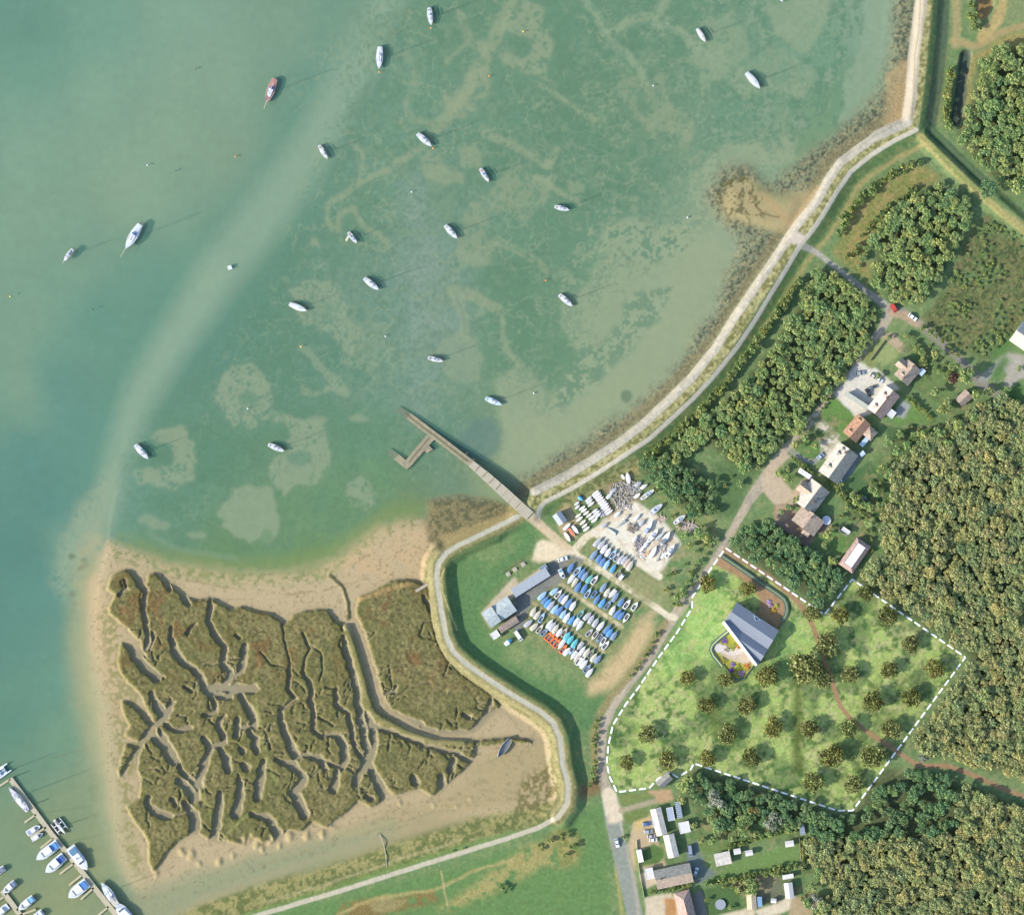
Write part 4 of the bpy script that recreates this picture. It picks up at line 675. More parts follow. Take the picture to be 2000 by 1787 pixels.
def building(name,label,cat,cx,cy,L,Wd,ang,roof,wall=M_RENDER,hw=2.6,hr=2.2,kind='gable',chim=(),dorm=(),ridge=None,group=None,sky=(),win=True,eave=.35):
    """L, Wd in photo pixels; ang = direction of the ridge, degrees counter-clockwise in the picture"""
    L*=PX; Wd*=PX; z=hz(cx,cy)-.02
    t=empty(name,P(cx,cy,z),R(ang)); tag(t,label,cat,group)
    l,w=L/2,Wd/2; li,wi=l-eave,w-eave
    if kind=='gable':
        wl=MB(); k=(wi/w); ht=hw+hr*(1-k)
        v=[(-li,-wi,-.2),(li,-wi,-.2),(li,wi,-.2),(-li,wi,-.2),(-li,-wi,ht),(li,-wi,ht),(li,wi,ht),(-li,wi,ht),(-li,0,hw+hr-.05),(li,0,hw+hr-.05)]
        wl.add(v,[(0,1,5,4),(2,3,7,6),(1,2,6,9,5),(3,0,4,8,7)]); obj('wall',wl,wall,t)
        rf=MB(); th=.12
        for s in (-1,1):
            rf.add([(-l,s*w,hw),(l,s*w,hw),(l,0,hw+hr),(-l,0,hw+hr),(-l,s*w,hw+th),(l,s*w,hw+th),(l,0,hw+hr+th),(-l,0,hw+hr+th)],[(0,1,2,3) if s>0 else (3,2,1,0),(7,6,5,4) if s>0 else (4,5,6,7),(0,4,5,1),(0,3,7,4),(1,5,6,2)])
        r=obj('roof',rf,roof[0] if isinstance(roof,tuple) else roof,t)
        if isinstance(roof,tuple):
            r.data.materials.append(roof[1])
            for i,pg in enumerate(r.data.polygons): pg.material_index=int(i>=5)
            roof=roof[0]
    elif kind=='hip':
        wl=MB().box(-li,li,-wi,wi,-.2,hw); obj('wall',wl,wall,t); a=min(w,l*.95); th=.1
        rf=MB(); rf.add([(-l,-w,hw+th),(l,-w,hw+th),(l,w,hw+th),(-l,w,hw+th),(-(l-a),0,hw+hr),((l-a),0,hw+hr),(-l,-w,hw),(l,-w,hw),(l,w,hw),(-l,w,hw)],[(0,1,5,4),(2,3,4,5),(1,2,5),(3,0,4),(9,8,7,6),(6,7,1,0),(7,8,2,1),(8,9,3,2),(9,6,0,3)]); r=obj('roof',rf,roof,t)
    elif kind=='mansard':
        wl=MB().box(-li,li,-wi,wi,-.2,hw); obj('wall',wl,wall,t); a=min(w,l)*.45
        rf=MB(); rf.add([(-l,-w,hw),(l,-w,hw),(l,w,hw),(-l,w,hw),(-l+a,-w+a,hw+hr),(l-a,-w+a,hw+hr),(l-a,w-a,hw+hr),(-l+a,w-a,hw+hr)],[(0,1,5,4),(1,2,6,5),(2,3,7,6),(3,0,4,7),(3,2,1,0)]); r=obj('roof',rf,roof,t)
        obj('flat_roof',MB().box(-l+a+.2,l-a-.2,-w+a+.2,w-a-.2,hw+hr-.3,hw+hr+.05),M_WHITE,t)
    elif kind=='mono':
        wl=MB().add([(-li,-wi,-.2),(li,-wi,-.2),(li,wi,-.2),(-li,wi,-.2),(-li,-wi,hw),(li,-wi,hw),(li,wi,hw+hr-.03),(-li,wi,hw+hr-.03)],[(0,1,5,4),(2,3,7,6),(1,2,6,5),(3,0,4,7)]); obj('wall',wl,wall,t)
        rf=MB().add([(-l,-w,hw),(l,-w,hw),(l,w,hw+hr),(-l,w,hw+hr),(-l,-w,hw+.12),(l,-w,hw+.12),(l,w,hw+hr+.12),(-l,w,hw+hr+.12)],[(3,2,1,0),(4,5,6,7),(0,1,5,4),(2,3,7,6),(1,2,6,5),(3,0,4,7)]); r=obj('roof',rf,roof,t)
    else:
        wl=MB().box(-li,li,-wi,wi,-.2,hw); obj('wall',wl,wall,t)
        rf=MB().box(-l,l,-w,w,hw,hw+.18); r=obj('roof',rf,roof,t)
        ed=MB(); 
        for q in ((-l,l,-w,-w+.18),(-l,l,w-.18,w),(-l,-l+.18,-w+.18,w-.18),(l-.18,l,-w+.18,w-.18)): ed.box(*q,hw+.18,hw+.3)
        obj('parapet',ed,M_WHITE,r)
    def roofz(v): return hw+hr*(1-abs(v)/w)+.12 if kind=='gable' else hw+hr*.7
    for (u,v) in chim:
        u*=PX; v*=PX; c=MB().box(u-.45,u+.45,v-.35,v+.35,roofz(v)-.6,roofz(0)+.9); c_=obj('chimney',c,M_BRICK,r); p=MB()
        for q in (-.2,.2): p.cyl((u+q,v,roofz(0)+.9),(u+q,v,roofz(0)+1.3),.13,.1,8)
        obj('chimney_pot',p,M_CLAY,t) if False else p.f and obj('chimney_pot',p,M_CLAY,r)
    for (u,v,dw) in dorm:      # dormer facing the eave
        u*=PX; v*=PX; s=1 if v>0 else -1; z0=roofz(v); h=1.2; q=dw*PX/2
        yb=s*max(0,(abs(v)-h*w/max(hr,.1)))
        d=MB().add([(u-q,v,z0-.2),(u+q,v,z0-.2),(u+q,v,z0+h*.6),(u-q,v,z0+h*.6),(u,v,z0+h+.3),(u-q,yb,z0+h*.6),(u+q,yb,z0+h*.6),(u,yb,z0+h+.3)],[(0,1,2,4,3),(0,3,5),(1,6,2)]); d_=obj('dormer',d,M_RENDER,r)
        e=q+.15; rr=MB().add([(u-e,v+s*.2,z0+h*.5),(u,v+s*.2,z0+h+.36),(u+e,v+s*.2,z0+h*.5),(u-e,yb-s*.4,z0+h*.5),(u,yb-s*.4,z0+h+.36),(u+e,yb-s*.4,z0+h*.5)],[(0,1,4,3),(1,2,5,4)]); obj('dormer_roof',rr,roof,r)
    for (u,v) in sky:
        u*=PX; v*=PX; zz=roofz(v)+.02; sl_=-hr/w*(1 if v>0 else -1); g=MB().add([(u-.4,v-.5,zz-sl_*.5+.05),(u+.4,v-.5,zz-sl_*.5+.05),(u+.4,v+.5,zz+sl_*.5+.05),(u-.4,v+.5,zz+sl_*.5+.05)],[(0,1,2,3)]); obj('rooflight',g,M_GLASS,r)
    if ridge: obj('ridge_tiles',MB().cyl((-l,0,hw+hr+.1),(l,0,hw+hr+.1),.16,.16,6),ridge,r)
    if win and hw>1.9: openings(t,2*li,2*wi,hw)
    return t
def conservatory(label,cx,cy,L,Wd,ang,h=2.3,pale=True,cat='conservatory',name='conservatory'):
    t=empty(name,G(cx,cy),R(ang)); tag(t,label,cat); l,w=L*PX/2,Wd*PX/2
    gm=mat('pale_glazing',(.45,.58,.72),.2,.08,1,spec=.6) if pale else mat('dim_glazing',(.20,.27,.33),.2,.15,1,spec=.6)
    obj('glazing',MB().box(-l+.05,l-.05,-w+.05,w-.05,-.1,h-.05),gm,t)
    f=MB(); n=max(3,int(L*PX/.9))
    for i in range(n+1):
        u=-l+2*l*i/n; f.box(u-.05,u+.05,-w,w,h-.05,h+.06); f.box(u-.04,u+.04,-w-.02,-w+.05,0,h-.05); f.box(u-.04,u+.04,w-.05,w+.02,0,h-.05)
    obj('frame',f,M_WHITE,t); return t
RT_CREAM=tile_mat('roof_cream',(.55,.50,.42)); RT_TAN=tile_mat('roof_tan',(.40,.31,.235)); RT_BROWN=tile_mat('roof_brown',(.30,.235,.19)); RT_TERRA=tile_mat('roof_terracotta',(.42,.235,.145)); RT_PALE=tile_mat('roof_pale',(.58,.53,.46))
RT_MAUVE=tile_mat('roof_mauve',(.40,.28,.23)); RT_GREYGREEN=tile_mat('roof_greygreen',(.28,.27,.235)); RT_METAL=tile_mat('roof_metal',(.42,.47,.47),2.5); RT_WHITE=mat('roof_white',(.60,.58,.55),.7,.06,1); RT_SLATE=tile_mat('roof_slate',(.16,.19,.25)); RT_GREY=mat('roof_grey',(.36,.39,.42),.75,.1,1)
# --- boat club
building('club_house','long low grey roofed club house beside the tarmac yard','building',1036,1137,80,19,32,RT_GREY,M_RENDER,2.6,.9,'mono')
b_=building('boat_shed','large pale metal roofed boat shed in two bays beside the club house','shed',975,1194,60,35,34,RT_METAL,M_LEADGREY,3.6,1.3,'gable'); obj('roof_gutter',MB().box(-1.6,-1.35,-4.4,4.4,3.5,5.02),M_DARK,b_)
building('store_shed','narrow brown roofed store shed along the side of the boat shed','shed',993,1219,42,14,33,RT_BROWN,M_TIMBER,2.4,.7,'gable')
building('hut','small white flat roofed hut at the end of the brown shed','hut',967,1239,16,14,34,RT_WHITE,M_WHITE,2.3,.3,'flat',win=False)
conservatory('glazed white framed porch on the upper end of the club house',1062,1110,14,13,32,2.6,False,'porch','porch')
building('workshop','small grey roofed boatyard workshop between the slip road and parked boats','shed',1093,1012,24,19,-55,RT_GREY,M_LEADGREY,2.8,1.0,'gable')
# --- houses of the lane, from the top
building('house','tan roofed house with a front gable below the triangular lawn','house',1771,728,40,35,49,RT_TAN,M_RENDER,2.8,3.4,chim=((-14,0),(14,1)),dorm=((-9,9,7),))
building('house_wing','tan gabled front wing joined to the house below the triangular lawn','house wing',1760,712,20,20,-41,RT_TAN,M_RENDER,2.8,2.4)
conservatory('pale blue glazed conservatory behind the tan roofed house',1799,727,13,11,49)
building('house','large cream roofed house with red ridge on the white paved court','house',1724,786,58,37,52,(RT_MAUVE,RT_PALE),M_RENDER,3.0,3.6,chim=((10,2),),dorm=((14,11,8),(-14,11,8)),ridge=M_CLAY)
building('garage','long thin grey garage with pale roof across the white paved court','garage',1672,783,50,10,-33,mat('roof_lichen',(.40,.41,.34),.85,.12,1),M_RENDER,2.4,.3,'mono')
building('sun_room','white flat roofed sun room behind the large cream house','sun room',1738,807,18,15,-38,RT_WHITE,M_WHITE,2.4,.2,'flat')
building('house','terracotta roofed house with a pyramid roofed wing below the white court','house',1672,837,46,34,50,RT_TERRA,M_BRICK,2.8,3.2,dorm=((16,10,6),(-12,10,6)))
building('house_wing','small tan pyramid roofed wing behind the terracotta roofed house','house wing',1698,846,22,22,50,RT_TAN,M_BRICK,2.6,2.2,'hip')
conservatory('long blue white glazed lean-to behind the terracotta roofed house',1687,863,20,9,50)
building('house','cream roofed house with three front dormers and stone patio behind','house',1636,905,70,46,54,(RT_GREYGREEN,RT_CREAM),M_RENDER,2.8,4.2,chim=((24,3),),dorm=((17,14,9),(-14,14,9),(28,12,6)))
building('shed','small pale blue roofed shed behind the cream dormer house','shed',1683,886,10,9,40,mat('roof_paleblue',(.5,.6,.72),.6,.06,1),M_TIMBER,2.1,.5,'gable')
building('house','tan roofed house with steep front gable and grey rear slope','house',1585,970,56,44,53,(RT_GREYGREEN,RT_CREAM),M_BRICK,2.8,4.0,chim=((-8,-6),),sky=((4,-10),(-4,-12)))
building('house_wing','steep tan front gable joined to the grey backed house','house wing',1571,954,26,24,-37,RT_TAN,M_BRICK,2.8,3.2)
building('bungalow','wide brown roofed house on the brick paved court above the dark trees','house',1577,1017,36,54,53,(RT_TAN,RT_TAN),M_BRICK,2.6,3.0,chim=((8,0),))
building('bungalow_wing','small brown roofed wing on the brick paved court','house wing',1574,1038,16,16,-33,RT_TAN,M_BRICK,2.5,.8)
building('pool_house','flat topped white roofed pool house with brown tiled slopes','building',1668,1084,64,33,55,RT_MAUVE,M_BRICK,2.8,1.5,'mansard')
building('summer_house','white flat roofed summer house at the end of the brick patio','shed',1651,1036,17,8,-35,RT_WHITE,M_TIMBER,2.3,.2,'flat',win=False)
building('cottage','small tan roofed cottage among the trees east of the lane','house',1881,778,28,22,42,RT_TAN,M_BRICK,2.4,2.0)
building('house','cream roofed house cut by the right edge beyond the green verge','house',2004,662,54,46,-35,RT_CREAM,M_RENDER,2.8,3.6,chim=((0,4),))
# --- houses of the road, foot of the picture
building('bungalow','long white roofed bungalow front block beside the road','house',1286,1603,54,22,-76,RT_PALE,M_RENDER,2.6,.9)
building('bungalow_wing','long white roofed bungalow rear block beside the striped canopy','house',1310,1650,46,22,-77,RT_PALE,M_RENDER,2.7,1.0)
building('porch','small bright white flat roofed porch on the front of the long bungalow','porch',1279,1604,15,11,-76,RT_WHITE,M_WHITE,2.9,.2,'flat',win=False)
building('garage','blue grey flat roofed garage behind the long white bungalow','garage',1309,1588,26,13,-80,mat('roof_bluegrey',(.34,.39,.48),.8,.1,1),M_RENDER,2.4,.2,'flat',win=False)
conservatory('long grey slatted canopy beside the blue grey garage',1325,1580,32,11,-80,2.3,False,'canopy','canopy')
building('annexe','bright white roofed annexe under the garden trees','building',1336,1614,22,21,-78,RT_WHITE,M_WHITE,2.6,.4,'flat')
building('house','long house with grey north slope and tan south slope at right angles to road','house',1315,1709,72,38,12,(RT_TAN,RT_GREYGREEN),M_RENDER,2.8,2.6,chim=((-26,1),))
building('front_block','white flat roofed front block on the road end of the long house','building',1268,1704,16,22,12,RT_WHITE,M_WHITE,2.7,.2,'flat')
building('house','dark hipped roof house behind the paved forecourt at the bottom edge','house',1339,1774,74,32,-76,RT_MAUVE,M_BRICK,2.8,3.0,'hip',chim=((6,1),))
building('garage','white roofed double garage at the head of the long garden','garage',1411,1675,31,25,12,RT_PALE,M_RENDER,2.5,.7,'gable')
building('shed','white roofed garden shed next to the white double garage','shed',1439,1661,14,11,11,RT_WHITE,M_TIMBER,2.1,.4,'gable',win=False)
building('shed','pale two tone roofed shed second from the white double garage','shed',1462,1664,15,11,11,RT_WHITE,M_TIMBER,2.1,.7,'gable',win=False)
building('shed','white roofed shed at the far end of the long lawn','shed',1541,1646,17,12,8,RT_WHITE,M_TIMBER,2.2,.4,'gable',win=False)
building('shed','wide white roofed shed above the long white outbuilding','shed',1538,1710,22,9,10,RT_WHITE,M_TIMBER,2.1,.4,'mono',win=False)
building('outbuilding','long white roofed outbuilding at the top of the pale path','building',1540,1737,31,17,-82,RT_WHITE,M_RENDER,2.5,.6,'gable')
building('shed','buff roofed workshop shed beside the pale path','shed',1467,1759,29,19,-86,tile_mat('roof_buff',(.58,.45,.30)),M_TIMBER,2.4,.8,'gable')
building('shed','narrow blue roofed shed touching the buff workshop','shed',1483,1759,20,9,-86,mat('roof_blue',(.16,.28,.42),.6,.1,1),M_TIMBER,2.2,.3,'mono',win=False)
building('shed','tiny white roofed shed beside the pale curving path','shed',1510,1757,11,9,-5,RT_WHITE,M_TIMBER,2.0,.4,'gable',win=False)
conservatory('long glazed greenhouse by the hedge at the garden corner',1565,1613,30,10,-80,2.1,False,'greenhouse','greenhouse')
building('barn','weathered grey roofed barn on the white dashed boundary by the road','barn',1297,1523,30,18,42,RT_GREYGREEN,M_TIMBER,2.6,1.6)
# --- the new house: folded slate roof behind a white slanted front
def quadxy(p): return [( (x-1460)*PX, (1237-y)*PX) for x,y in p]
t=empty('folded_roof_house',P(1460,1237,hz(1460,1237))); tag(t,'new house with folded slate blue roof and white slanted front in the meadow','house')
A_=Vector((1438.4,1175.6,0)); B_=Vector((1519.5,1230.5,0)); D_=Vector((1411.5,1214,0)); E_=Vector((1475.5,1297,0)); Fv=Vector((1481.5,1290,0))
dirv=(B_-A_).normalized(); nrm=Vector((-dirv.y,dirv.x,0))      # across the folds, towards the front
def w2(v,z): return ((v.x-1460)*PX,(1237-v.y)*PX,z)
# fold lines at these distances (pixels) from the rear eave, ridge/valley heights in metres
folds=[(0,4.6),(21.5,6.6),(41.5,4.9),(57,6.7),(73,5.2),(88,6.0)]
LINE0=D_+Vector((2.2,-1.8,0)); LINE1=E_; fl=(LINE1-LINE0)
SIDE0,SIDE1=B_,Fv+Vector((1.5,1.2,0))
def cut_front(d):     # where a fold line meets the slanted front or the left end wall
    p=A_+nrm*d; c=fl.x*(-dirv.y)+fl.y*dirv.x
    w=p-LINE0; s=(w.x*(-dirv.y)+w.y*dirv.x)/c
    q=LINE0+fl*s; 
    tt=(q-p).dot(dirv); return p+dirv*max(tt,0) if tt>0 else p
def end_right(d):
    sv=(SIDE1-SIDE0); k=d/((SIDE1-SIDE0).dot(nrm)); return SIDE0+sv*min(k,1)
for k in range(len(folds)-1):
    (d0,z0),(d1,z1)=folds[k],folds[k+1]; dm=[d0+(d1-d0)*i/4 for i in range(5)]
    top=MB(); v=[]
    for d in dm:
        zz=z0+(z1-z0)*(d-d0)/(d1-d0); l_=cut_front(d); r_=end_right(d)
        if (r_-l_).dot(dirv)<0: l_=r_
        v+=[w2(l_,zz),w2(r_,zz),w2(l_,zz-.25),w2(r_,zz-.25)]
    f=[]
    for i in range(4):
        a=i*4; b2=a+4; f+=[(a,b2,b2+1,a+1),(a+2,a+3,b2+3,b2+2),(a,a+2,b2+2,b2),(a+1,b2+1,b2+3,a+3)]
    top.add(v,f); obj('roof',top,RT_SLATE if False else mat('slate_blue',(.20,.225,.27),.6,.05,.5),t)
wl=MB(); pts=[A_+nrm*1.5+dirv*1.5,B_+nrm*1.5-dirv*1.5,Fv+Vector((-1,-1,0)),E_+Vector((-1.5,-2.5,0)),D_+Vector((2.5,0,0))]
wl.prism([w2(p,0)[:2] for p in pts],-.2,4.4); obj('wall',wl,M_RENDER,t)
fr=MB(); o1=Vector((-3.6,2.8,0)); v=[w2(p,0)[:2] for p in (D_+Vector((1.8,-2.2,0)),E_+Vector((1.5,-1.2,0)),E_+Vector((-1.5,2,0)),D_+Vector((-1.8,2,0)))]
fr.prism(v,-.2,7.0); obj('front_wall',fr,mat('bright_white_front',(.83,.83,.83),.5,.02,1),t)
tri=[Vector((1470.5,1200.3,0)),Vector((1484,1209.7,0)),Vector((1474.5,1210.7,0))]
def zroof(p): 
    d=(p-A_).dot(nrm); return 4.6+(6.6-4.6)*d/21.5
sk=MB().add([w2(p,zroof(p)+.12) for p in tri],[(2,1,0),(0,1,2)]); obj('rooflight',sk,mat('blue_glass',(.10,.20,.32),.15,.05,1,spec=.6),t)
fb=MB()
for i in range(3):
    a,b2=tri[i],tri[(i+1)%3]; fb.cyl(w2(a,zroof(a)+.14),w2(b2,zroof(b2)+.14),.09,.09,6)
obj('rooflight_frame',fb,mat('pale_frame',(.5,.62,.66),.5,.05,1),t)
for i in range(5):
    p=B_+(SIDE1-SIDE0)*(.12+.17*i)+nrm*0-dirv*1.4; obj('window',MB().box(-.06,.06,-.7,.7,.4,2.6,Matrix.Translation(w2(p,0))@Matrix.Rotation(math.atan2(-(SIDE1-SIDE0).y,(SIDE1-SIDE0).x)-math.pi/2,4,'Z')),M_GLASS,t)
def wall_along(name,label,cat,pts,th,h,m,closed=False,group=None,z0=-.15):
    mb=MB(); c=P(*pts[0]); zb=hz(*pts[0])
    def side(k):
        return [P(*q)-Vector((c.x,c.y,0)) for q in off(pts,k)]
    a,b2=side(-th/2/PX),side(th/2/PX); n=len(pts)
    v=[]
    for i in range(n):
        zz=hz(*pts[i])-zb
        v+=[(a[i].x,a[i].y,zz+z0),(b2[i].x,b2[i].y,zz+z0),(b2[i].x,b2[i].y,zz+h),(a[i].x,a[i].y,zz+h)]
    f=[]
    for i in range(n-1):
        o=i*4
        for k in range(4): f.append((o+k,o+(k+1)%4,o+4+(k+1)%4,o+4+k))
    f+=[(0,3,2,1),(4*n-4,4*n-3,4*n-2,4*n-1)]
    mb.add(v,f); me=mb.mesh(name); bm=bmesh.new(); bm.from_mesh(me); bmesh.ops.recalc_face_normals(bm,faces=bm.faces); bm.to_mesh(me); bm.free()
    return tag(obj(name,me,m,None,(c.x,c.y,zb)),label,cat,group)
M_TEAL=mat('dark_teal_wall',(.08,.13,.14),.8,.15,2); M_HEDGEG=mat('clipped_green',(.20,.27,.14),.95,.3,3,bump=.4)
ARC=[(1411,1083),(1455,1113),(1500,1144),(1522,1159),(1533,1168),(1538,1178),(1540,1190),(1537,1203),(1529,1215),(1519,1229)]
wall_along('garden_wall','outer dark teal wall curving round the brown forecourt','wall',ARC,.3,.8,M_TEAL); wall_along('garden_wall','inner dark teal wall curving round the brown forecourt','wall',off(ARC,6.4)[:-1],.3,.6,M_TEAL)
wall_along('clipped_hedge','low clipped hedge between the two teal forecourt walls','hedge',off(ARC,3.2)[:-1],1.0,.5,M_HEDGEG)
GA=[(1424,1235),(1406,1249.5),(1394,1261),(1391,1268),(1395,1277.5),(1413,1299.5),(1434,1323.5),(1442,1327),(1453,1325),(1471,1300)]
wall_along('garden_wall','inner teal wall round the sunken flower garden','wall',GA,.3,.6,M_TEAL); wall_along('clipped_hedge','pale clipped hedge band round the sunken flower garden','hedge',off(GA[:6],3.4),.7,.55,mat('pale_clip',(.40,.50,.25),.95,.25,3)); wall_along('garden_wall','outer thin teal wall round the corner of the sunken garden','wall',off(GA[:6],6.4),.3,.5,M_TEAL)
o_=obj('round_patio',MB().cyl((0,0,-.1),(0,0,.14),2.25,2.25,40),mat('pale_stone',(.52,.49,.45),.8,.06,1),None,G(1404,1265)); tag(o_,'round pale stone patio in the corner of the sunken garden','patio')
t=empty('timber_deck',G(1430,1268)); tag(t,'fan shaped timber walkway of dark gapped boards in the sunken garden','deck')
for i in range(12):
    a0=R(208+i*11.0); a1=R(208+i*11.0+9.6); c0=(0,4.2) ; q=[(c0[0]+r*math.cos(a),c0[1]+r*math.sin(a)) for a,r in ((a0,3.9),(a1,3.9),(a1,7.2),(a0,7.2))]
    obj('board',MB().prism(q,-.05,.16),mat('pale_board',(.58,.50,.45),.8,.1,2),t)
# flower clumps of the garden and the drive
def flower_clump(x,y,r,rgb,label,seed,h=.6):
    g=np.random.default_rng(seed); n=int(60*r*r*PX*PX)+30; a=g.random(n)*6.283; rr=np.sqrt(g.random(n))*r*PX*(.75+.25*np.sin(3*a+seed)); c=np.stack([rr*np.cos(a),rr*np.sin(a),.1+g.random(n)*h*(1-.5*rr/(r*PX))],-1)
    me=cards('flower_clump',c,np.tile([0,0,1.],(n,1))+g.normal(0,.5,(n,3)),.16+g.random(n)*.14,g); o=obj('flower_clump',me,mat('petals_%d_%d_%d'%tuple(int(v*100) for v in rgb),rgb,.8,.35,2.5),None,G(x,y)); return tag(o,label,'flowers')
def cards(name,c,nrm_,size,g,extra=None):
    """leaf shaped quads at c with the given normals"""
    n=len(c); nrm_=nrm_/np.linalg.norm(nrm_,axis=1,keepdims=True); r=g.normal(size=(n,3)); u=np.cross(nrm_,r); u/=np.linalg.norm(u,axis=1,keepdims=True)+1e-9; w=np.cross(nrm_,u); s=np.asarray(size)[:,None]
    k=.55+g.random((n,1))*.35
    v=np.stack([c-u*s,c-w*s*k+nrm_*s*.15,c+u*s,c+w*s*k+nrm_*s*.15],1).reshape(-1,3); f=np.arange(4*n).reshape(n,4)
    at={'leaf':('FACE','FLOAT',g.random(n))}
    if extra is not None: at['tint']=('FACE','FLOAT',extra)
    return mesh_np(name,v,f,False,at)
for i,(x,y,r,c_,l_) in enumerate(((1415,1251,7,(.26,.14,.42),'violet flower clump at the upper edge of the sunken garden'),(1420,1268,6,(.36,.36,.24),'grey green herb clump beside the round patio'),(1430,1263,8,(.42,.46,.08),'lime green clump inside the curve of the walkway'),(1442,1263,5,(.62,.32,.05),'orange flower clump against the white house front'),(1412,1290,9,(.44,.40,.08),'yellow green clump below the walkway along the garden wall'),(1431,1297,6,(.30,.18,.46),'purple flower clump in the middle of the lower garden bed'),(1440,1303,8,(.48,.52,.08),'bright lime clump in the lower garden bed'),(1428,1308,6,(.18,.08,.30),'dark violet clump by the lower garden wall'),(1459,1300,8,(.62,.30,.06),'orange flower clump at the house end of the lower bed'),(1448,1315,8,(.46,.30,.44),'lilac flower clump at the foot of the sunken garden'),
 (1501,1175,5,(.48,.36,.60),'lilac flower clump at the top of the forecourt bed'),(1504,1182,5,(.56,.38,.52),'pink flower clump in the middle of the forecourt bed'),(1510,1192,6,(.66,.36,.04),'orange flower clump at the foot of the forecourt bed'),(1516,1183,5,(.48,.50,.08),'lime green clump on the right of the forecourt bed'))): flower_clump(x,y,r,c_,l_,500+i)
# ---- jetty and slipway
def ramp(name,mb,pts,th,m): pass
jt=empty('jetty',P(955,934,0)); tag(jt,'long sloping concrete jetty with a stepped side arm reaching into the bay','jetty')
def deck(pts,par,m,nm,zbot=-1.6):
    c=par.location; mb=MB(); l=[]; n=len(pts); xy=[(p[0],p[1]) for p in pts]
    for i in range(n):
        a=off(xy,-pts[i][2]/2)[i]; b2=off(xy,pts[i][2]/2)[i]; A2,B2=P(*a)-c,P(*b2)-c; z=pts[i][3]; l+=[(A2.x,A2.y,zbot),(B2.x,B2.y,zbot),(B2.x,B2.y,z),(A2.x,A2.y,z)]
    f=[]
    for i in range(n-1):
        o=i*4
        for k in range(4): f.append((o+k,o+(k+1)%4,o+4+(k+1)%4,o+4+k))
    f+=[(0,3,2,1),(4*n-4,4*n-3,4*n-2,4*n-1)]; mb.add(l,f); me=mb.mesh(nm); bm=bmesh.new(); bm.from_mesh(me); bmesh.ops.recalc_face_normals(bm,faces=bm.faces); bm.to_mesh(me); bm.free(); return obj(nm,me,m,par)
M_JET=mat('weathered_concrete',alb(198,192,180),.9,.14,.8,bump=.2); M_JWET=mat('weedy_concrete',alb(168,162,142),.9,.25,.6,bump=.2); M_JDK=mat('dark_weed',alb(132,126,104),.9,.2,1)
deck([(1035,1007,20,4.85),(1018,992,20,4.75),(985,962,20,4.1),(955,935,18,3.2),(920,905,14,2.2)],jt,M_JET,'ramp'); deck([(920,905,14,2.2),(864,862,14,1.0),(845,848,14,.75),(810,821,14,.3),(778,799,13,-.5)],jt,M_JWET,'lower_ramp')
deck([(843,852,17,.55),(820,878,16,.5),(794,909,15,.45)],jt,M_JWET,'side_arm'); deck([(799,912,14,.45),(780,897,14,.2),(760,881,13,-.45)],jt,M_JWET,'arm_end')
obj('step',MB().prism([(p.x,p.y) for p in [P(*q)-jt.location for q in ((838,870),(846,878),(834,885),(828,880))]],-1.5,.75),M_JWET,jt)
deck([(915,902,4,2.19),(864,862.5,4,1.02),(810,822,3,.33),(790,806,3,.0)],jt,M_JDK,'weed_line',-.2); deck([(838,856,3,.58),(818,879,3,.53),(798,904,3,.49)],jt,M_JDK,'weed_line',-.2)
for k in range(9):
    x=1012-k*13; y=987-k*12.2
    obj('plank_strip',MB().box(-.15,.15,-2.0,2.0,-.2,.05,Matrix.Translation(P(x,y,4.62-.2*k-.02*k*k)-jt.location)@Matrix.Rotation(R(-42),4,'Z')),M_JDK if k%3==0 else M_JWET,jt)
# ---- white dashed site boundary set out on the ground
mb=MB(); loop=SITE+[SITE[0]]; carry=0
for (ax,ay),(bx,by) in zip(loop[:-1],loop[1:]):
    L_=math.hypot(bx-ax,by-ay); ux,uy=(bx-ax)/L_,(by-ay)/L_; s=-carry
    while s<L_:
        s0,s1=max(s,0),min(s+13.5,L_)
        if s1-s0>1.5:
            n=max(1,int((s1-s0)/4)); pts=[(ax+ux*(s0+(s1-s0)*i/n),ay+uy*(s0+(s1-s0)*i/n)) for i in range(n+1)]
            v=[]; f=[]
            for i,(x,y) in enumerate(pts):
                for sg in (-1.6,1.6): v.append(G(x-uy*sg,y+ux*sg,.16))
            for i in range(n): f.append((2*i,2*i+1,2*i+3,2*i+2))
            mb.add(v,f)
        s+=19.5
    carry=(L_-(s-19.5))
    carry=carry if carry<19.5 else 0
structure(obj('boundary_marking',mb,mat('white_marking',(.85,.85,.83),.8,.04,1)))
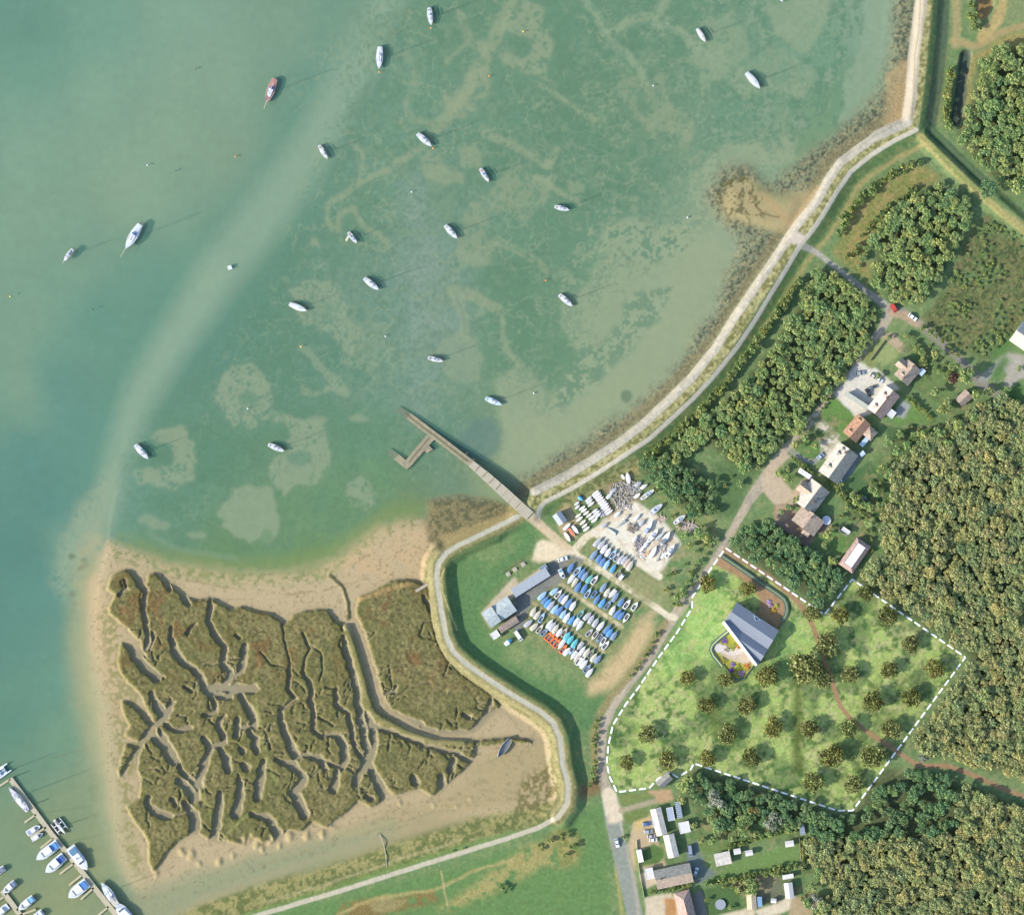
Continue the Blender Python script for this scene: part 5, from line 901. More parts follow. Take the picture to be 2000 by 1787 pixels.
# wings, porches and conservatories belong to their houses
BYL={o['label']:o for o in bpy.data.objects if 'label' in o}
for part_,whole_ in (('tan gabled front wing joined to the house below the triangular lawn','tan roofed house with a front gable below the triangular lawn'),('pale blue glazed conservatory behind the tan roofed house','tan roofed house with a front gable below the triangular lawn'),
 ('white flat roofed sun room behind the large cream house','large cream roofed house with red ridge on the white paved court'),('small tan pyramid roofed wing behind the terracotta roofed house','terracotta roofed house with a pyramid roofed wing below the white court'),('long blue white glazed lean-to behind the terracotta roofed house','terracotta roofed house with a pyramid roofed wing below the white court'),
 ('steep tan front gable joined to the grey backed house','tan roofed house with steep front gable and grey rear slope'),('small brown roofed wing on the brick paved court','wide brown roofed house on the brick paved court above the dark trees'),('long white roofed bungalow rear block beside the striped canopy','long white roofed bungalow front block beside the road'),
 ('small bright white flat roofed porch on the front of the long bungalow','long white roofed bungalow front block beside the road'),('white flat roofed front block on the road end of the long house','long house with grey north slope and tan south slope at right angles to road'),('glazed white framed porch on the upper end of the club house','long low grey roofed club house beside the tarmac yard')):
    p_,w_=BYL[part_],BYL[whole_]; mw=Matrix.Translation(w_.location)@Matrix.Rotation(w_.rotation_euler.z,4,'Z'); p_.parent=w_; p_.matrix_parent_inverse=mw.inverted(); p_.name=p_.name.split('.')[0]
    for k_ in ('category','group','label'):
        if k_ in p_: del p_[k_]
BYL['long white roofed bungalow front block beside the road']['label']='long white roofed bungalow of two stepped blocks beside the road'
# ================================================================== boats
def hull_mb(L,B,Hh,tr=.75,deep=.25,full=2.2,n=11,sheer=.2,tr_rake=0.0):
    mb=MB(); st=[]
    for i in range(n):
        t=i/(n-1); x=-L/2+L*t
        b=B/2*(tr+(1-tr)*math.sin(min(t/.45,1)*math.pi/2)) if t<.45 else B/2*max(1-((t-.45)/.55)**full,.015)
        z=Hh*(1+sheer*t*t); bx=0 if t<.8 else (t-.8)/.2
        st.append([(x-(.08*L if i==n-1 else 0),0,-deep*(1-bx*.9)),(x-.02*L*bx,b*.55,-deep*.6*(1-bx)+z*.25*bx),(x,b*.92,z*.5),(x,b,z)])
    v=[]; 
    for s in st:
        v+=[(p[0],-p[1],p[2]) for p in s[::-1]]+[(p[0],p[1],p[2]) for p in s[1:]]
    f=[]
    for i in range(n-1):
        for k in range(6): a=i*7+k; f.append((a,a+1,a+8,a+7))
    f.append(tuple(range(6,-1,-1))); mb.add(v,f); return mb,st
def deck_mb(st,i0=0,i1=None,inset=.0,up=.0,camber=.06,scale=1.0):
    i1=len(st) if i1 is None else i1; v=[]; m=i1-i0
    for s in st[i0:i1]:
        x,b,z=s[3]; b=max(b-inset,.01)*scale
        v+=[(x,-b,z+up),(x,-b*.5,z+up+camber*b),(x,0,z+up+camber*1.3*b),(x,b*.5,z+up+camber*b),(x,b,z+up)]
    f=[]
    for i in range(m-1):
        for k in range(4): a=i*5+k; f.append((a,a+5,a+6,a+1))
    return MB().add(v,f)
MESH={}
def cached(key,fn):
    if key not in MESH: MESH[key]=fn()
    return MESH[key]
def colmat(rgb,rough=.55,var=.08): return mat('paint_%d_%d_%d'%tuple(int(c*100) for c in rgb),rgb,rough,var,1.5)
GEL=(.56,.60,.63)
# --- dinghies of the dinghy park: prototypes, then copies
COVER={'blue':(.11,.23,.44),'pale blue':(.32,.48,.66),'bright blue':(.10,.31,.60),'white':(.66,.65,.62),'cream':(.58,.53,.43),'grey':(.46,.46,.48),'turquoise':(.12,.48,.52),'teal':(.15,.42,.38),'orange':(.74,.17,.05),'tan':(.50,.40,.30),'olive':(.25,.27,.17),'slate blue':(.22,.30,.42)}
def dinghy_proto(colour,open_):
    key=(colour,open_)
    def mk():
        L,B,Hh=4.7,1.75,.62
        hb,st=hull_mb(L,B,Hh,.78,.12,2.0)
        t=empty('dinghy',(0,0,0)); obj('hull',hb.mesh('hull',True),colmat(COVER[colour] if open_ and colour in('orange','turquoise','teal') else (.68,.67,.64)),t)
        if open_:
            d=deck_mb(st,6,11,0,.01); obj('foredeck',d,colmat(COVER[colour]),t)
            r=MB()
            for sg in (-1,1):
                for i in range(6):
                    (x0,b0,z0),(x1,b1,z1)=st[i][3],st[i+1][3]; r.add([(x0,sg*b0,z0),(x1,sg*b1,z1),(x1,sg*(b1-.28),z1),(x0,sg*(b0-.28),z0)],[(0,1,2,3) if sg<0 else (3,2,1,0)])
            x0,b0,z0=st[0][3]; r.add([(x0,-b0,z0),(x0,b0,z0),(x0+.5,b0,z0),(x0+.5,-b0,z0)],[(3,2,1,0)]); obj('side_deck',r,colmat(COVER[colour]),t)
            obj('cockpit_floor',deck_mb(st,0,7,.2,-.42,0),colmat((.16,.16,.17)),t); obj('thwart',MB().box(-.3,.0,-.75,.75,.36,.42),M_TIMBER,t)
        else:
            v=[]; m=len(st)
            for i,s in enumerate(st):
                x,b,z=s[3]; b+=.05; r=.34*math.sin(min(1,(i+1)/4)*math.pi/2)*(1-.75*(i/(m-1))**3)
                v+=[(x,-b,z-.15),(x,-b,z+.03),(x,-b*.45,z+r*.7),(x,0,z+r),(x,b*.45,z+r*.7),(x,b,z+.03),(x,b,z-.15)]
            f=[]
            for i in range(m-1):
                for k in range(6): a=i*7+k; f.append((a,a+7,a+8,a+1))
            f.append(tuple(range(7))); c=MB().add(v,f); c_=obj('cover',c.mesh('cover'),colmat(COVER[colour],.7,.16),t)
            b2=MB()
            for i in (3,6,8):
                x,b,z=st[i][3]; r=.34*(1-.75*(i/(m-1))**3); b2.box(x-.03,x+.03,-b*.45,b*.45,z+r*.72,z+r+.03)
            obj('strap',b2,colmat((.3,.3,.32)),c_)
        tl=MB().cyl((-1.6,0,-.1),(2.9,0,.12),.05,.05,6); tl.cyl((-.9,-.75,-.1),(-.9,.75,-.1),.04,.04,6)
        for sg in (-1,1): tl.cyl((-.9,sg*.72,-.14),(-.9,sg*.84,-.14),.2,.2,10)
        obj('launching_trolley',tl,colmat((.45,.45,.46)),t)
        return t
    return mk
PROTO={}
ORD=['first','second','third','fourth','fifth','sixth','seventh','eighth','ninth','tenth','eleventh','twelfth','thirteenth','fourteenth','fifteenth','sixteenth','seventeenth','eighteenth','nineteenth','twentieth','twenty-first','twenty-second','twenty-third']
Z1=lambda x,y:(1090+x/12.5,1040+y/12.5); Z2=lambda x,y:(1020+x/12.5,1130+y/12.5); Z3=lambda x,y:(1110+x/12.5,1180+y/12.5)
b,p,w,c,g_,s_='blue','pale blue','white','cream','grey','slate blue'
ROWS=[[(Z1,960,230,g_,0,47),(Z1,1060,290,g_,0,52),(Z1,1130,390,w,0,50),(Z1,1225,470,w,0,58),(Z1,1345,520,p,1,55),(Z1,1430,590,g_,1,55),(Z1,1530,650,g_,0,55),(Z1,1620,665,g_,0,55),(Z1,1690,735,'tan',0,55),(Z1,1755,805,c,0,58)],
 [(Z1,880,530,s_,0,52),(Z1,1000,620,b,0,58),(Z1,1090,710,b,0,58),(Z1,1190,775,p,0,62),(Z1,1345,870,'bright blue',0,55),(Z1,1470,1000,'olive',1,60)],
 [(Z1,310,850,b,0,55),(Z1,480,920,p,1,50),(Z1,580,985,b,0,56),(Z1,660,1055,s_,0,56),(Z1,765,1130,'teal',0,54),(Z1,890,1150,w,1,48),(Z1,1110,1330,s_,0,56),(Z1,1200,1450,c,0,58),(Z1,1320,1490,w,0,230),(Z1,1400,1570,s_,0,55),(Z1,1540,1690,b,0,56),(Z1,1680,1740,w,1,50),(Z1,1870,1790,w,1,54)],
 [(Z1,310,1140,w,0,235),(Z1,400,1225,c,0,238),(Z1,490,1320,b,0,60),(Z1,640,1360,b,0,60),(Z1,730,1470,p,1,56),(Z1,860,1520,b,1,235),(Z1,950,1620,b,0,58),(Z1,1080,1710,'bright blue',0,58),(Z1,1215,1760,s_,1,56),(Z3,1080,140,w,0,58),(Z3,1205,220,b,0,52),(Z3,1290,270,b,0,52),(Z3,1400,340,w,1,238)],
 [(Z2,780,305,p,0,40),(Z2,880,370,w,1,50),(Z2,970,455,s_,0,52),(Z2,1045,500,w,0,52),(Z2,1140,595,b,0,55),(Z2,1240,655,w,0,58),(Z2,1430,850,'teal',1,48),(Z2,1590,910,g_,0,46),(Z2,1685,985,g_,0,56),(Z2,1790,1065,g_,0,56),(Z2,1920,1145,w,0,50),(Z3,950,600,b,0,52),(Z3,1005,690,'bright blue',0,52),(Z3,1110,760,s_,0,54)],
 [(Z2,490,410,p,0,42),(Z2,555,520,b,0,50),(Z2,630,590,'bright blue',0,52),(Z2,700,645,g_,0,50),(Z2,795,735,p,0,52),(Z2,910,770,b,0,52),(Z2,1000,860,p,0,55),(Z2,1090,940,w,0,58),(Z2,1205,1005,'bright blue',0,55),(Z2,1310,1070,w,0,235),(Z2,1395,1150,w,0,235),(Z2,1640,1310,g_,1,45),(Z2,1760,1390,c,1,235),(Z2,1870,1460,s_,1,235),(Z3,830,920,w,1,240),(Z3,910,990,w,1,48)],
 [(Z2,270,800,c,0,60),(Z2,370,880,c,0,56),(Z2,475,945,p,1,58),(Z2,670,1100,w,0,54),(Z2,740,1160,g_,0,54),(Z2,812,1220,c,0,58),(Z2,910,1300,w,0,56),(Z2,1030,1300,'tan',1,58),(Z2,1095,1395,'turquoise',0,56),(Z2,1180,1475,'turquoise',0,52),(Z2,1280,1570,'turquoise',0,56),(Z2,1410,1640,g_,0,232),(Z3,340,1130,w,0,55),(Z3,450,1170,c,0,55),(Z3,555,1190,'olive',1,55),(Z3,620,1290,c,0,55),(Z3,720,1330,s_,0,50)],
 [(Z2,150,1085,g_,0,40),(Z2,295,1165,c,0,42),(Z2,430,1215,c,1,55),(Z2,540,1300,s_,1,40),(Z2,640,1390,'orange',1,50),(Z2,705,1440,'orange',1,50),(Z2,785,1510,'orange',1,50),(Z2,850,1570,'orange',1,50),(Z2,955,1600,w,0,235),(Z2,1005,1710,'orange',1,50),(Z2,1090,1770,w,0,50),(Z2,1200,1750,p,1,240),(Z3,135,1240,w,0,235),(Z3,205,1310,c,0,235),(Z3,260,1375,w,1,50),(Z3,330,1390,w,0,48),(Z3,385,1455,w,0,48),(Z3,460,1560,s_,1,50),(Z3,520,1660,w,0,50)]]
for ri,row in enumerate(ROWS):
    for k,(Z,x,y,col,op,ang) in enumerate(row):
        X,Y=Z(x,y); key=(col,op); lab='%s %s dinghy, %s from the left in the %s row of dinghies'%(col,'open' if op else 'covered',ORD[k],ORD[ri])
        loc=G(X,Y,.34); rz=R(ang)+rng.normal(0,.03); sc=(1.12+rng.uniform(-.08,.1),1.14+rng.uniform(-.05,.12),1.05)
        if key not in PROTO: t=dinghy_proto(col,op)(); PROTO[key]=t; t.location=loc; t.rotation_euler=(0,0,rz); t.scale=sc
        else: t=dup(PROTO[key],loc,rz,sc)
        tag(t,lab,'dinghy','dinghies parked in rows at the boat club')
# --- yachts
def yacht(label,stern,bow,mast=True,deckc=GEL,hullc=GEL,cabin=True,sprit=False,group='yachts moored in the bay',name='moored_yacht',z=0.0,canopy=None,B=None,cat='yacht',mastk=1.25,prop=0.0,clutter=False):
    a,b2=P(*stern),P(*bow); d=b2-a; L=d.length; B=B or L*.30+.15; ang=math.atan2(d.y,d.x); Hh=.09*L+.15; r=random.Random(int(stern[0]*7+stern[1]))
    m=(a+b2)/2; t=empty(name,(m.x,m.y,z),ang); tag(t,label,cat,group)
    hb,st=hull_mb(L,B,Hh,.62,.3,2.3); obj('hull',hb.mesh('hull',True),colmat(hullc),t); obj('deck',deck_mb(st,0,11,.06,-.03,.1),colmat(deckc,.5,.05),t)
    obj('toe_rail',MB().add(*rail(st)),colmat((.5,.36,.2) if r.random()<.4 else (.62,.62,.62)),t)
    if cabin:
        x0,x1=-.12*L,.24*L; v=[]; n=6
        for i in range(n):
            u=i/(n-1); x=x0+(x1-x0)*u; hb2=B*(.33-.14*u*u); hh=Hh+.5*(1-.45*u)
            v+=[(x,-hb2,Hh*.95),(x+.05,-hb2*.86,hh),(x+.05,hb2*.86,hh),(x,hb2,Hh*.95)]
        f=[(0,1,2,3),(4*n-1,4*n-2,4*n-3,4*n-4)]
        for i in range(n-1):
            for k in range(3): q=i*4+k; f.append((q,q+4,q+5,q+1))
        cb=obj('cabin',MB().add(v,f),colmat((.64,.66,.68),.4,.03),t)
        wd=MB()
        for sg in (-1,1): wd.box(x0+.3,x1-.5,sg*B*.305-.03,sg*B*.305+.03,Hh+.12,Hh+.3)
        obj('window',wd,M_GLASS,cb); obj('hatch',MB().box(.10*L,.10*L+.5,-.25,.25,Hh+.42,Hh+.5),colmat((.25,.28,.3)),cb)
        ck=MB().box(-.42*L,-.14*L,-B*.2,B*.2,Hh*1.0+.06,Hh*1.0+.1); obj('cockpit',ck,colmat(r.choice([(.14,.14,.15),(.32,.24,.16),(.2,.24,.3)])),t)
        sp=MB().box(-.15*L,-.08*L,-B*.24,B*.24,Hh+.5,Hh+.95); obj('spray_hood',sp,colmat(r.choice([(.1,.16,.34),(.45,.45,.47),(.74,.74,.72)])),t)
    if canopy: obj('cover',MB().box(-.46*L,-.16*L,-B*.36,B*.36,Hh+.35,Hh+.9),colmat(canopy),t)
    if mast:
        mh=L*mastk+1.2; mm=MB().cyl((.08*L,0,Hh),(.08*L,0,mh),.11,.07,8); k=MB().box(.08*L-.03,.08*L+.03,-B*.3,B*.3,mh*.55,mh*.55+.06); mm.v+=[] ; ms=obj('mast',mm,colmat((.62,.62,.6)),t)
        obj('spreader',k,colmat((.62,.62,.6)),ms); bo=obj('boom',MB().cyl((.07*L,0,Hh+1.3),(-.34*L,0,Hh+1.2),.08,.08,6),colmat((.62,.62,.6)),t)
        obj('sail_cover',MB().cyl((.06*L,0,Hh+1.5),(-.30*L,0,Hh+1.38),.16,.09,6),colmat(r.choice([(.12,.2,.42),(.60,.63,.66),(.7,.7,.68)])),bo)
        ri=MB()
        for p0 in ((.49*L,0,Hh*1.15),(-.48*L,0,Hh),(.06*L,B*.47,Hh),(.06*L,-B*.47,Hh)): ri.cyl(p0,(.08*L,0,mh*.97),.022,.022,4)
        obj('rigging',ri,colmat((.4,.4,.42)),ms)
    if sprit: obj('bowsprit',MB().cyl((.40*L,0,Hh*1.15),(.5*L+sprit*PX,0,Hh*1.3),.13,.08,6),colmat((.66,.55,.36)),t)
    if clutter:
        c=MB()
        for i in range(14): q=r.uniform(-.45,.4)*L; y=r.uniform(-.28,.28)*B; s=r.uniform(.15,.45); c.box(q-s,q+s,y-s*.4,y+s*.4,Hh,Hh+r.uniform(.2,.7))
        obj('deck_gear',c,colmat((.36,.30,.34),.8,.5),t)
    return t
def rail(st):
    v=[];f=[]
    for sg in (-1,1):
        o=len(v)
        for s in st: x,b,z=s[3]; v+=[(x,sg*(b+.02),z),(x,sg*(b-.07),z),(x,sg*(b-.07),z+.09),(x,sg*(b+.02),z+.09)]
        for i in range(len(st)-1):
            for k in range(4): a=o+i*4; f.append((a+k,a+(k+1)%4,a+4+(k+1)%4,a+4+k))
    return v,f
WH=GEL
MOOR=[((838,16),(842,51),'white yacht moored nearest the top edge, bow to the south',{}),((742,92),(740,136),'white yacht with wide deck beside the pale channel near the top',{}),
((537,155),(520,202),'long wooden yacht with red brown deck and bowsprit',{'deckc':(.42,.20,.16),'sprit':12,'clutter':True}),((623,285),(640,312),'white yacht on the edge of the pale channel, east of the red buoy',{}),
((815,262),(843,287),'white yacht moored on the long dredged track',{}),((938,330),(955,357),'white yacht south east of the long dredged track',{}),((1083,404),(1112,411),'short white yacht lying nearly east to west among the weed',{}),
((869,441),(893,467),'white yacht above the pale cloudy plume',{}),((680,454),(697,476),'small white yacht with a pale raft tied to its stern',{}),((711,544),(740,567),'white yacht with a red hull beside the cloudy plume',{'hullc':(.55,.06,.04)}),
((565,594),(600,608),'broad white covered yacht on the pale ring of sand',{'cabin':False,'mastk':.9}),((1092,576),(1118,599),'white yacht at the edge of the pale shore shelf',{}),((836,699),(866,706),'white yacht with a dark hatch moored above the jetty end',{}),
((948,778),(980,791),'pale blue decked yacht nearest the jetty',{'deckc':(.42,.58,.74)}),((264,869),(290,897),'white yacht on the broken ring nearest the sand spit',{}),((524,868),(556,882),'white yacht beside the large pale patch west of the jetty',{}),
((274,439),(245,487),'largest white yacht with a bowsprit far out in the channel',{'sprit':18}),((142,487),(124,512),'small white yacht nearest the left edge of the picture',{'sprit':4}),((1361,57),(1378,84),'white yacht with a plain white deck near the upper sea wall',{'cabin':False}),
((1457,143),(1484,174),'largest white yacht near the upper sea wall',{'cabin':False}),((1513,-16),(1529,5),'yacht cut by the top edge with only its bow in view',{})]
for st_,bw_,lb_,kw in MOOR: yacht(lb_,st_,bw_,**kw)
def buoy(x,y,rgb,label,r=.45):
    t=empty('mooring_buoy',P(x,y,0)); tag(t,label,'buoy','mooring buoys in the bay'); mb=MB()
    for i in range(6):
        a0,a1=math.pi*i/6-math.pi/2,math.pi*(i+1)/6-math.pi/2; mb.cyl((0,0,r*math.sin(a0)*.8+.1),(0,0,r*math.sin(a1)*.8+.1),max(r*math.cos(a0),.02),max(r*math.cos(a1),.02),12)
    obj('float',mb,colmat(rgb),t); obj('ring',MB().cyl((0,0,r*.8),(0,0,r*.8+.25),.06,.06,8),colmat((.3,.3,.3)),t)
Y_,O_,D_2=(.72,.55,.12),(.72,.26,.06),(.14,.15,.13)
for x,y,c_,l_ in ((288,323,WH,'white buoy alone in the pale upper channel'),(460,306,O_,'orange buoy west of the pale streak'),(20,579,Y_,'yellow buoy near the left edge'),(180,605,D_2,'dark buoy below the smallest yacht'),(1022,62,Y_,'yellow buoy in the ring at the top of the bay'),(956,149,O_,'orange buoy in the sand loop by the dredged track'),(804,375,WH,'white buoy at the head of the cloudy plume'),(1066,548,O_,'orange buoy left of the pale shore shelf'),(753,657,WH,'white buoy in the dark weed beside the plume'),(588,677,Y_,'yellow buoy above the small pale patch'),(484,798,WH,'white buoy in the middle of a round sand ring'),(382,135,D_2,'dark buoy highest in the open channel'),(1043,768,WH,'white buoy in the rippled sand fan'),(1343,425,WH,'white buoy off the stony spit'),(343,234+100,D_2,'dark buoy beside the lone white buoy'),(842,51+4,O_,'orange buoy at the bow of the topmost yacht'),(741,141,O_,'orange buoy at the bow of the yacht by the channel'),(846,290,O_,'orange buoy under the bow of the yacht on the track'),(1276,168,WH,'white buoy in the rippled weed at the top')): buoy(x,y,c_,l_)
t=empty('mooring_raft',P(449,523,0),R(20)); tag(t,'square white mooring raft alone beside the pale streak','raft'); obj('platform',MB().box(-1,1,-1,1,-.2,.5),colmat(WH),t); obj('post',MB().cyl((.6,.6,.5),(.6,.6,1.4),.1,.1),colmat((.6,.4,.1)),t)
t=empty('raft',P(679,465,0),R(60)); tag(t,'pale raft tied astern of the small yacht','raft'); obj('platform',MB().box(-1.6,1.6,-.5,.5,-.1,.3),colmat((.62,.58,.42)),t); obj('post',MB().cyl((1,.2,.3),(1,.2,1),.08,.08),colmat((.6,.6,.6)),t)
# --- motor boats
def motor_boat(label,stern,bow,B,top=None,cover=(.08,.18,.42),group='boats berthed at the pontoon',name='motor_boat',z=0.0,h=1.2,fly=True,cat='motor boat',ahead=.1):
    a,b2=P(*stern),P(*bow); d=b2-a; L=d.length; ang=math.atan2(d.y,d.x); m=(a+b2)/2; B*=PX*1.22; t=empty(name,(m.x,m.y,z),ang); tag(t,label,cat,group)
    hb,st=hull_mb(L,B,h,.92,.3,3.2,sheer=.25); obj('hull',hb.mesh('hull',True),colmat(GEL),t); obj('deck',deck_mb(st,0,11,.03,-.02,.08),colmat((.60,.63,.66),.45,.03),t); obj('toe_rail',MB().add(*rail(st)),colmat((.7,.7,.7)),t)
    x0,x1=-.18*L,.18*L; w0,w1=B*.40,B*.30; v=[(x0,-w0,h),(x1+.6,-w1,h*1.1),(x1+.6,w1,h*1.1),(x0,w0,h),(x0,-w0*.9,h+1.3),(x1-.5,-w1*.85,h+1.25),(x1-.5,w1*.85,h+1.25),(x0,w0*.9,h+1.3)]
    sp=obj('wheelhouse',MB().add(v,[(4,5,6,7),(0,1,5,4),(2,3,7,6),(3,0,4,7)]),colmat((.64,.66,.68),.4,.03),t); obj('windscreen',MB().add([v[1],v[2],v[6],v[5]],[(0,1,2,3)]),M_GLASS,sp)
    if fly: obj('flybridge',MB().box(x0,x0+.16*L,-B*.3,B*.3,h+1.32,h+1.9),colmat((.64,.66,.68)),sp)
    if cover: obj('cockpit_cover',MB().box(-.42*L,-.19*L,-B*.33,B*.33,h+.05,h+.95),colmat(cover),t)
    else: obj('cockpit',MB().box(-.44*L,-.19*L,-B*.33,B*.33,h+.03,h+.08),colmat((.30,.26,.22)),t)
    r=MB()
    for sg in (-1,1): r.cyl((.1*L,sg*B*.44,h+.75),(.46*L,sg*B*.06,h*1.2+.85),.035,.035,5); r.cyl((.1*L,sg*B*.44,h),(.1*L,sg*B*.44,h+.75),.035,.035,5)
    obj('pulpit_rail',r,colmat((.55,.55,.57)),t); obj('hatch',MB().box(.26*L,.26*L+.6,-.3,.3,h+.12,h+.34),colmat((.28,.30,.33)),t)
    return t
pt=empty('pontoon',P(100,1630,0)); tag(pt,'long pale marina pontoon with short finger berths, running to the bottom edge','pontoon')
M_PONT=mat('pontoon_deck',alb(208,202,184),.85,.12,1.2); M_FING=mat('pontoon_finger',alb(212,206,180),.85,.1,1.2)
def pon(pts,w,par,nm,m): 
    d_=deck([(p[0],p[1],w,.55) for p in pts],par,m,nm,-.3); return d_
pon([(20,1520),(65,1580),(99,1626),(151,1690),(183,1731),(218,1775),(262,1830)],10,pt,'walkway',M_PONT)
for a_,b_ in (((20,1521),(-6,1538)),((70,1590),(48,1606)),((90,1615),(60,1634)),((104,1636),(79,1656)),((145,1685),(117,1706)),((160,1708),(135,1728)),((183,1733),(158,1756)),((212,1770),(188,1790))):
    pon([a_,b_],4,pt,'finger',M_FING)
for x,y in ((24,1516),(62,1570),(100,1618),(146,1675),(190,1732),(222,1772)): obj('pile',MB().cyl(P(x+5,y,-2)-pt.location,P(x+5,y,3.6)-pt.location,.22,.2,10),M_DARK,pt)
p2=empty('pontoon',P(20,1760,0)); tag(p2,'short pontoon in the bottom left corner','pontoon'); pon([(4,1738),(28,1770),(52,1804)],10,p2,'walkway',M_PONT)
for a_,b_ in (((10,1746),(30,1728)),((33,1777),(58,1752)),((8,1750),(-16,1768)),((40,1786),(70,1775))): pon([a_,b_],4,p2,'finger',M_FING)
yacht('long cluttered sailing barge lying against the top of the long pontoon',(55,1583),(18,1537),mast=True,deckc=(.60,.58,.62),group='boats berthed at the pontoon',name='berthed_yacht',B=3.4,clutter=True)
motor_boat('small white motor boat with a dark stern on the second finger',(53,1628),(79,1612),10,cover=(.28,.32,.42),fly=False,h=.8)
motor_boat('little grey inflatable workboat under the small white motor boat',(62,1639),(84,1627),8,cover=None,fly=False,h=.6)
motor_boat('big white motor cruiser with blue stern awning, upper of the pair on the fingers',(114,1646),(71,1678),16,cover=(.10,.28,.60))
motor_boat('big white motor cruiser with dark blue cockpit cover, lower of the pair',(126,1671),(89,1703),16,cover=(.05,.12,.36))
motor_boat('white cruiser with blue glass lying on the outer side of the pontoon',(137,1653),(171,1698),17,cover=(.10,.22,.34))
motor_boat('wide white motor boat with blue square cover on the lower finger',(171,1722),(134,1752),18,cover=(.08,.22,.52),fly=False)
yacht('long white yacht outside the pontoon near the bottom edge',(230,1768),(198,1722),group='boats berthed at the pontoon',name='berthed_yacht',B=4.2,canopy=(.55,.5,.42))
motor_boat('white boat under a yellow cover at the bottom of the pontoon',(262,1805),(226,1762),18,cover=(.62,.44,.08),fly=False,h=1.6)
motor_boat('white motor boat with slate cockpit on the corner pontoon',(30,1722),(6,1743),11,cover=(.18,.22,.32),fly=False,h=.9)
motor_boat('white motor boat with sky blue cockpit on the corner pontoon',(66,1752),(36,1776),12,cover=(.18,.42,.66),fly=False,h=.9)
motor_boat('white motor boat cut by the left edge',(9,1694),(-24,1714),10,cover=(.2,.22,.26),fly=False,h=.9)
motor_boat('white yacht hull beside the corner pontoon at the left edge',(16,1768),(-12,1790),11,cover=None,fly=False,h=.9)
motor_boat('white motor boat at the bottom edge beside the corner pontoon',(84,1780),(56,1802),12,cover=(.6,.62,.66),fly=False,h=1.0)
def multihull(label,stern,bow,off_,fl,B,mainB,red,cat,name):
    a,b2=P(*stern),P(*bow); d=b2-a; L=d.length; ang=math.atan2(d.y,d.x); m=(a+b2)/2; t=empty(name,(m.x,m.y,0),ang); tag(t,label,cat,'boats berthed at the pontoon')
    for sg in (-1,1):
        hb,st=hull_mb(L*fl,B,.75,.5,.2,2.0); me=MB(); me.add([(x-.02*L,y+sg*off_,z) for x,y,z in hb.v],hb.f); f_=obj('float',me.mesh('float',True),colmat(red if sg<0 or red==GEL else GEL),t)
        dk=deck_mb(st,0,11,.02,0,.1); obj('float_deck',MB().add([(x-.02*L,y+sg*off_,z) for x,y,z in dk.v],dk.f),colmat((.60,.63,.66)),f_)
    if mainB:
        hb,st=hull_mb(L,mainB,1.0,.7,.25,2.2); obj('hull',hb.mesh('hull',True),colmat(red),t); obj('deck',deck_mb(st,0,11,.03,0,.1),colmat((.60,.63,.66)),t); obj('cabin',MB().box(-.1*L,.2*L,-mainB*.3,mainB*.3,1.0,1.45),colmat((.64,.66,.68)),t); obj('cockpit',MB().box(-.4*L,-.12*L,-mainB*.28,mainB*.28,1.1,1.16),colmat((.16,.16,.17)),t)
    else:
        obj('bridge_deck',MB().box(-.34*L,.2*L,-off_,off_,.6,1.0),colmat((.74,.78,.8)),t); obj('cabin',MB().box(-.12*L,.16*L,-off_*.7,off_*.7,1.0,1.9),colmat((.64,.66,.68)),t); obj('cockpit',MB().box(-.34*L,-.14*L,-off_*.6,off_*.6,1.01,1.07),colmat((.2,.3,.4)),t)
    for u in (-.16,.16): obj('cross_beam',MB().box(u*L-.16,u*L+.16,-off_,off_,.7,.92),colmat((.76,.76,.76)),t)
    mh=L*1.2; ms=obj('mast',MB().cyl((.06*L,0,.9),(.06*L,0,mh),.12,.08,8),colmat((.6,.6,.6)),t); obj('boom',MB().cyl((.05*L,0,2.2),(-.35*L,0,2.1),.1,.1,6),colmat((.7,.7,.7)),ms)
multihull('white catamaran with blue cockpit cut by the left edge at the pontoon head',(18,1497),(-28,1528),1.9,.98,1.1,0,GEL,'catamaran','catamaran')
multihull('folding trimaran with red floats outside the long pontoon',(106,1600),(128,1628),2.6,.8,.55,1.7,(.45,.07,.04),'trimaran','trimaran')
# --- the wreck in the creek
a,b2=P(996,1440),P(970,1476); d=b2-a; L=d.length; t=empty('wreck',G(983,1458,-.1),math.atan2(d.y,d.x)); tag(t,'grey stranded hulk leaning on the mud at the head of the creek','wreck')
hb,st=hull_mb(L,3.4,2.4,.55,.3,2.2); M_HULK=mat('hulk_grey',(.30,.31,.31),.9,.25,1); o=obj('hull',hb.mesh('hull',True),M_HULK,t); o2=obj('deck',deck_mb(st,0,11,.2,-.8,0),mat('hulk_deck',(.22,.23,.23),.9,.3,1.5),t)
for q in (o,o2): q.rotation_euler=(R(-16),0,0)
obj('broken_spar',MB().cyl((2,-1.2,.3),(4.6,-4.4,.1),.12,.08,6),M_TIMBER,t)
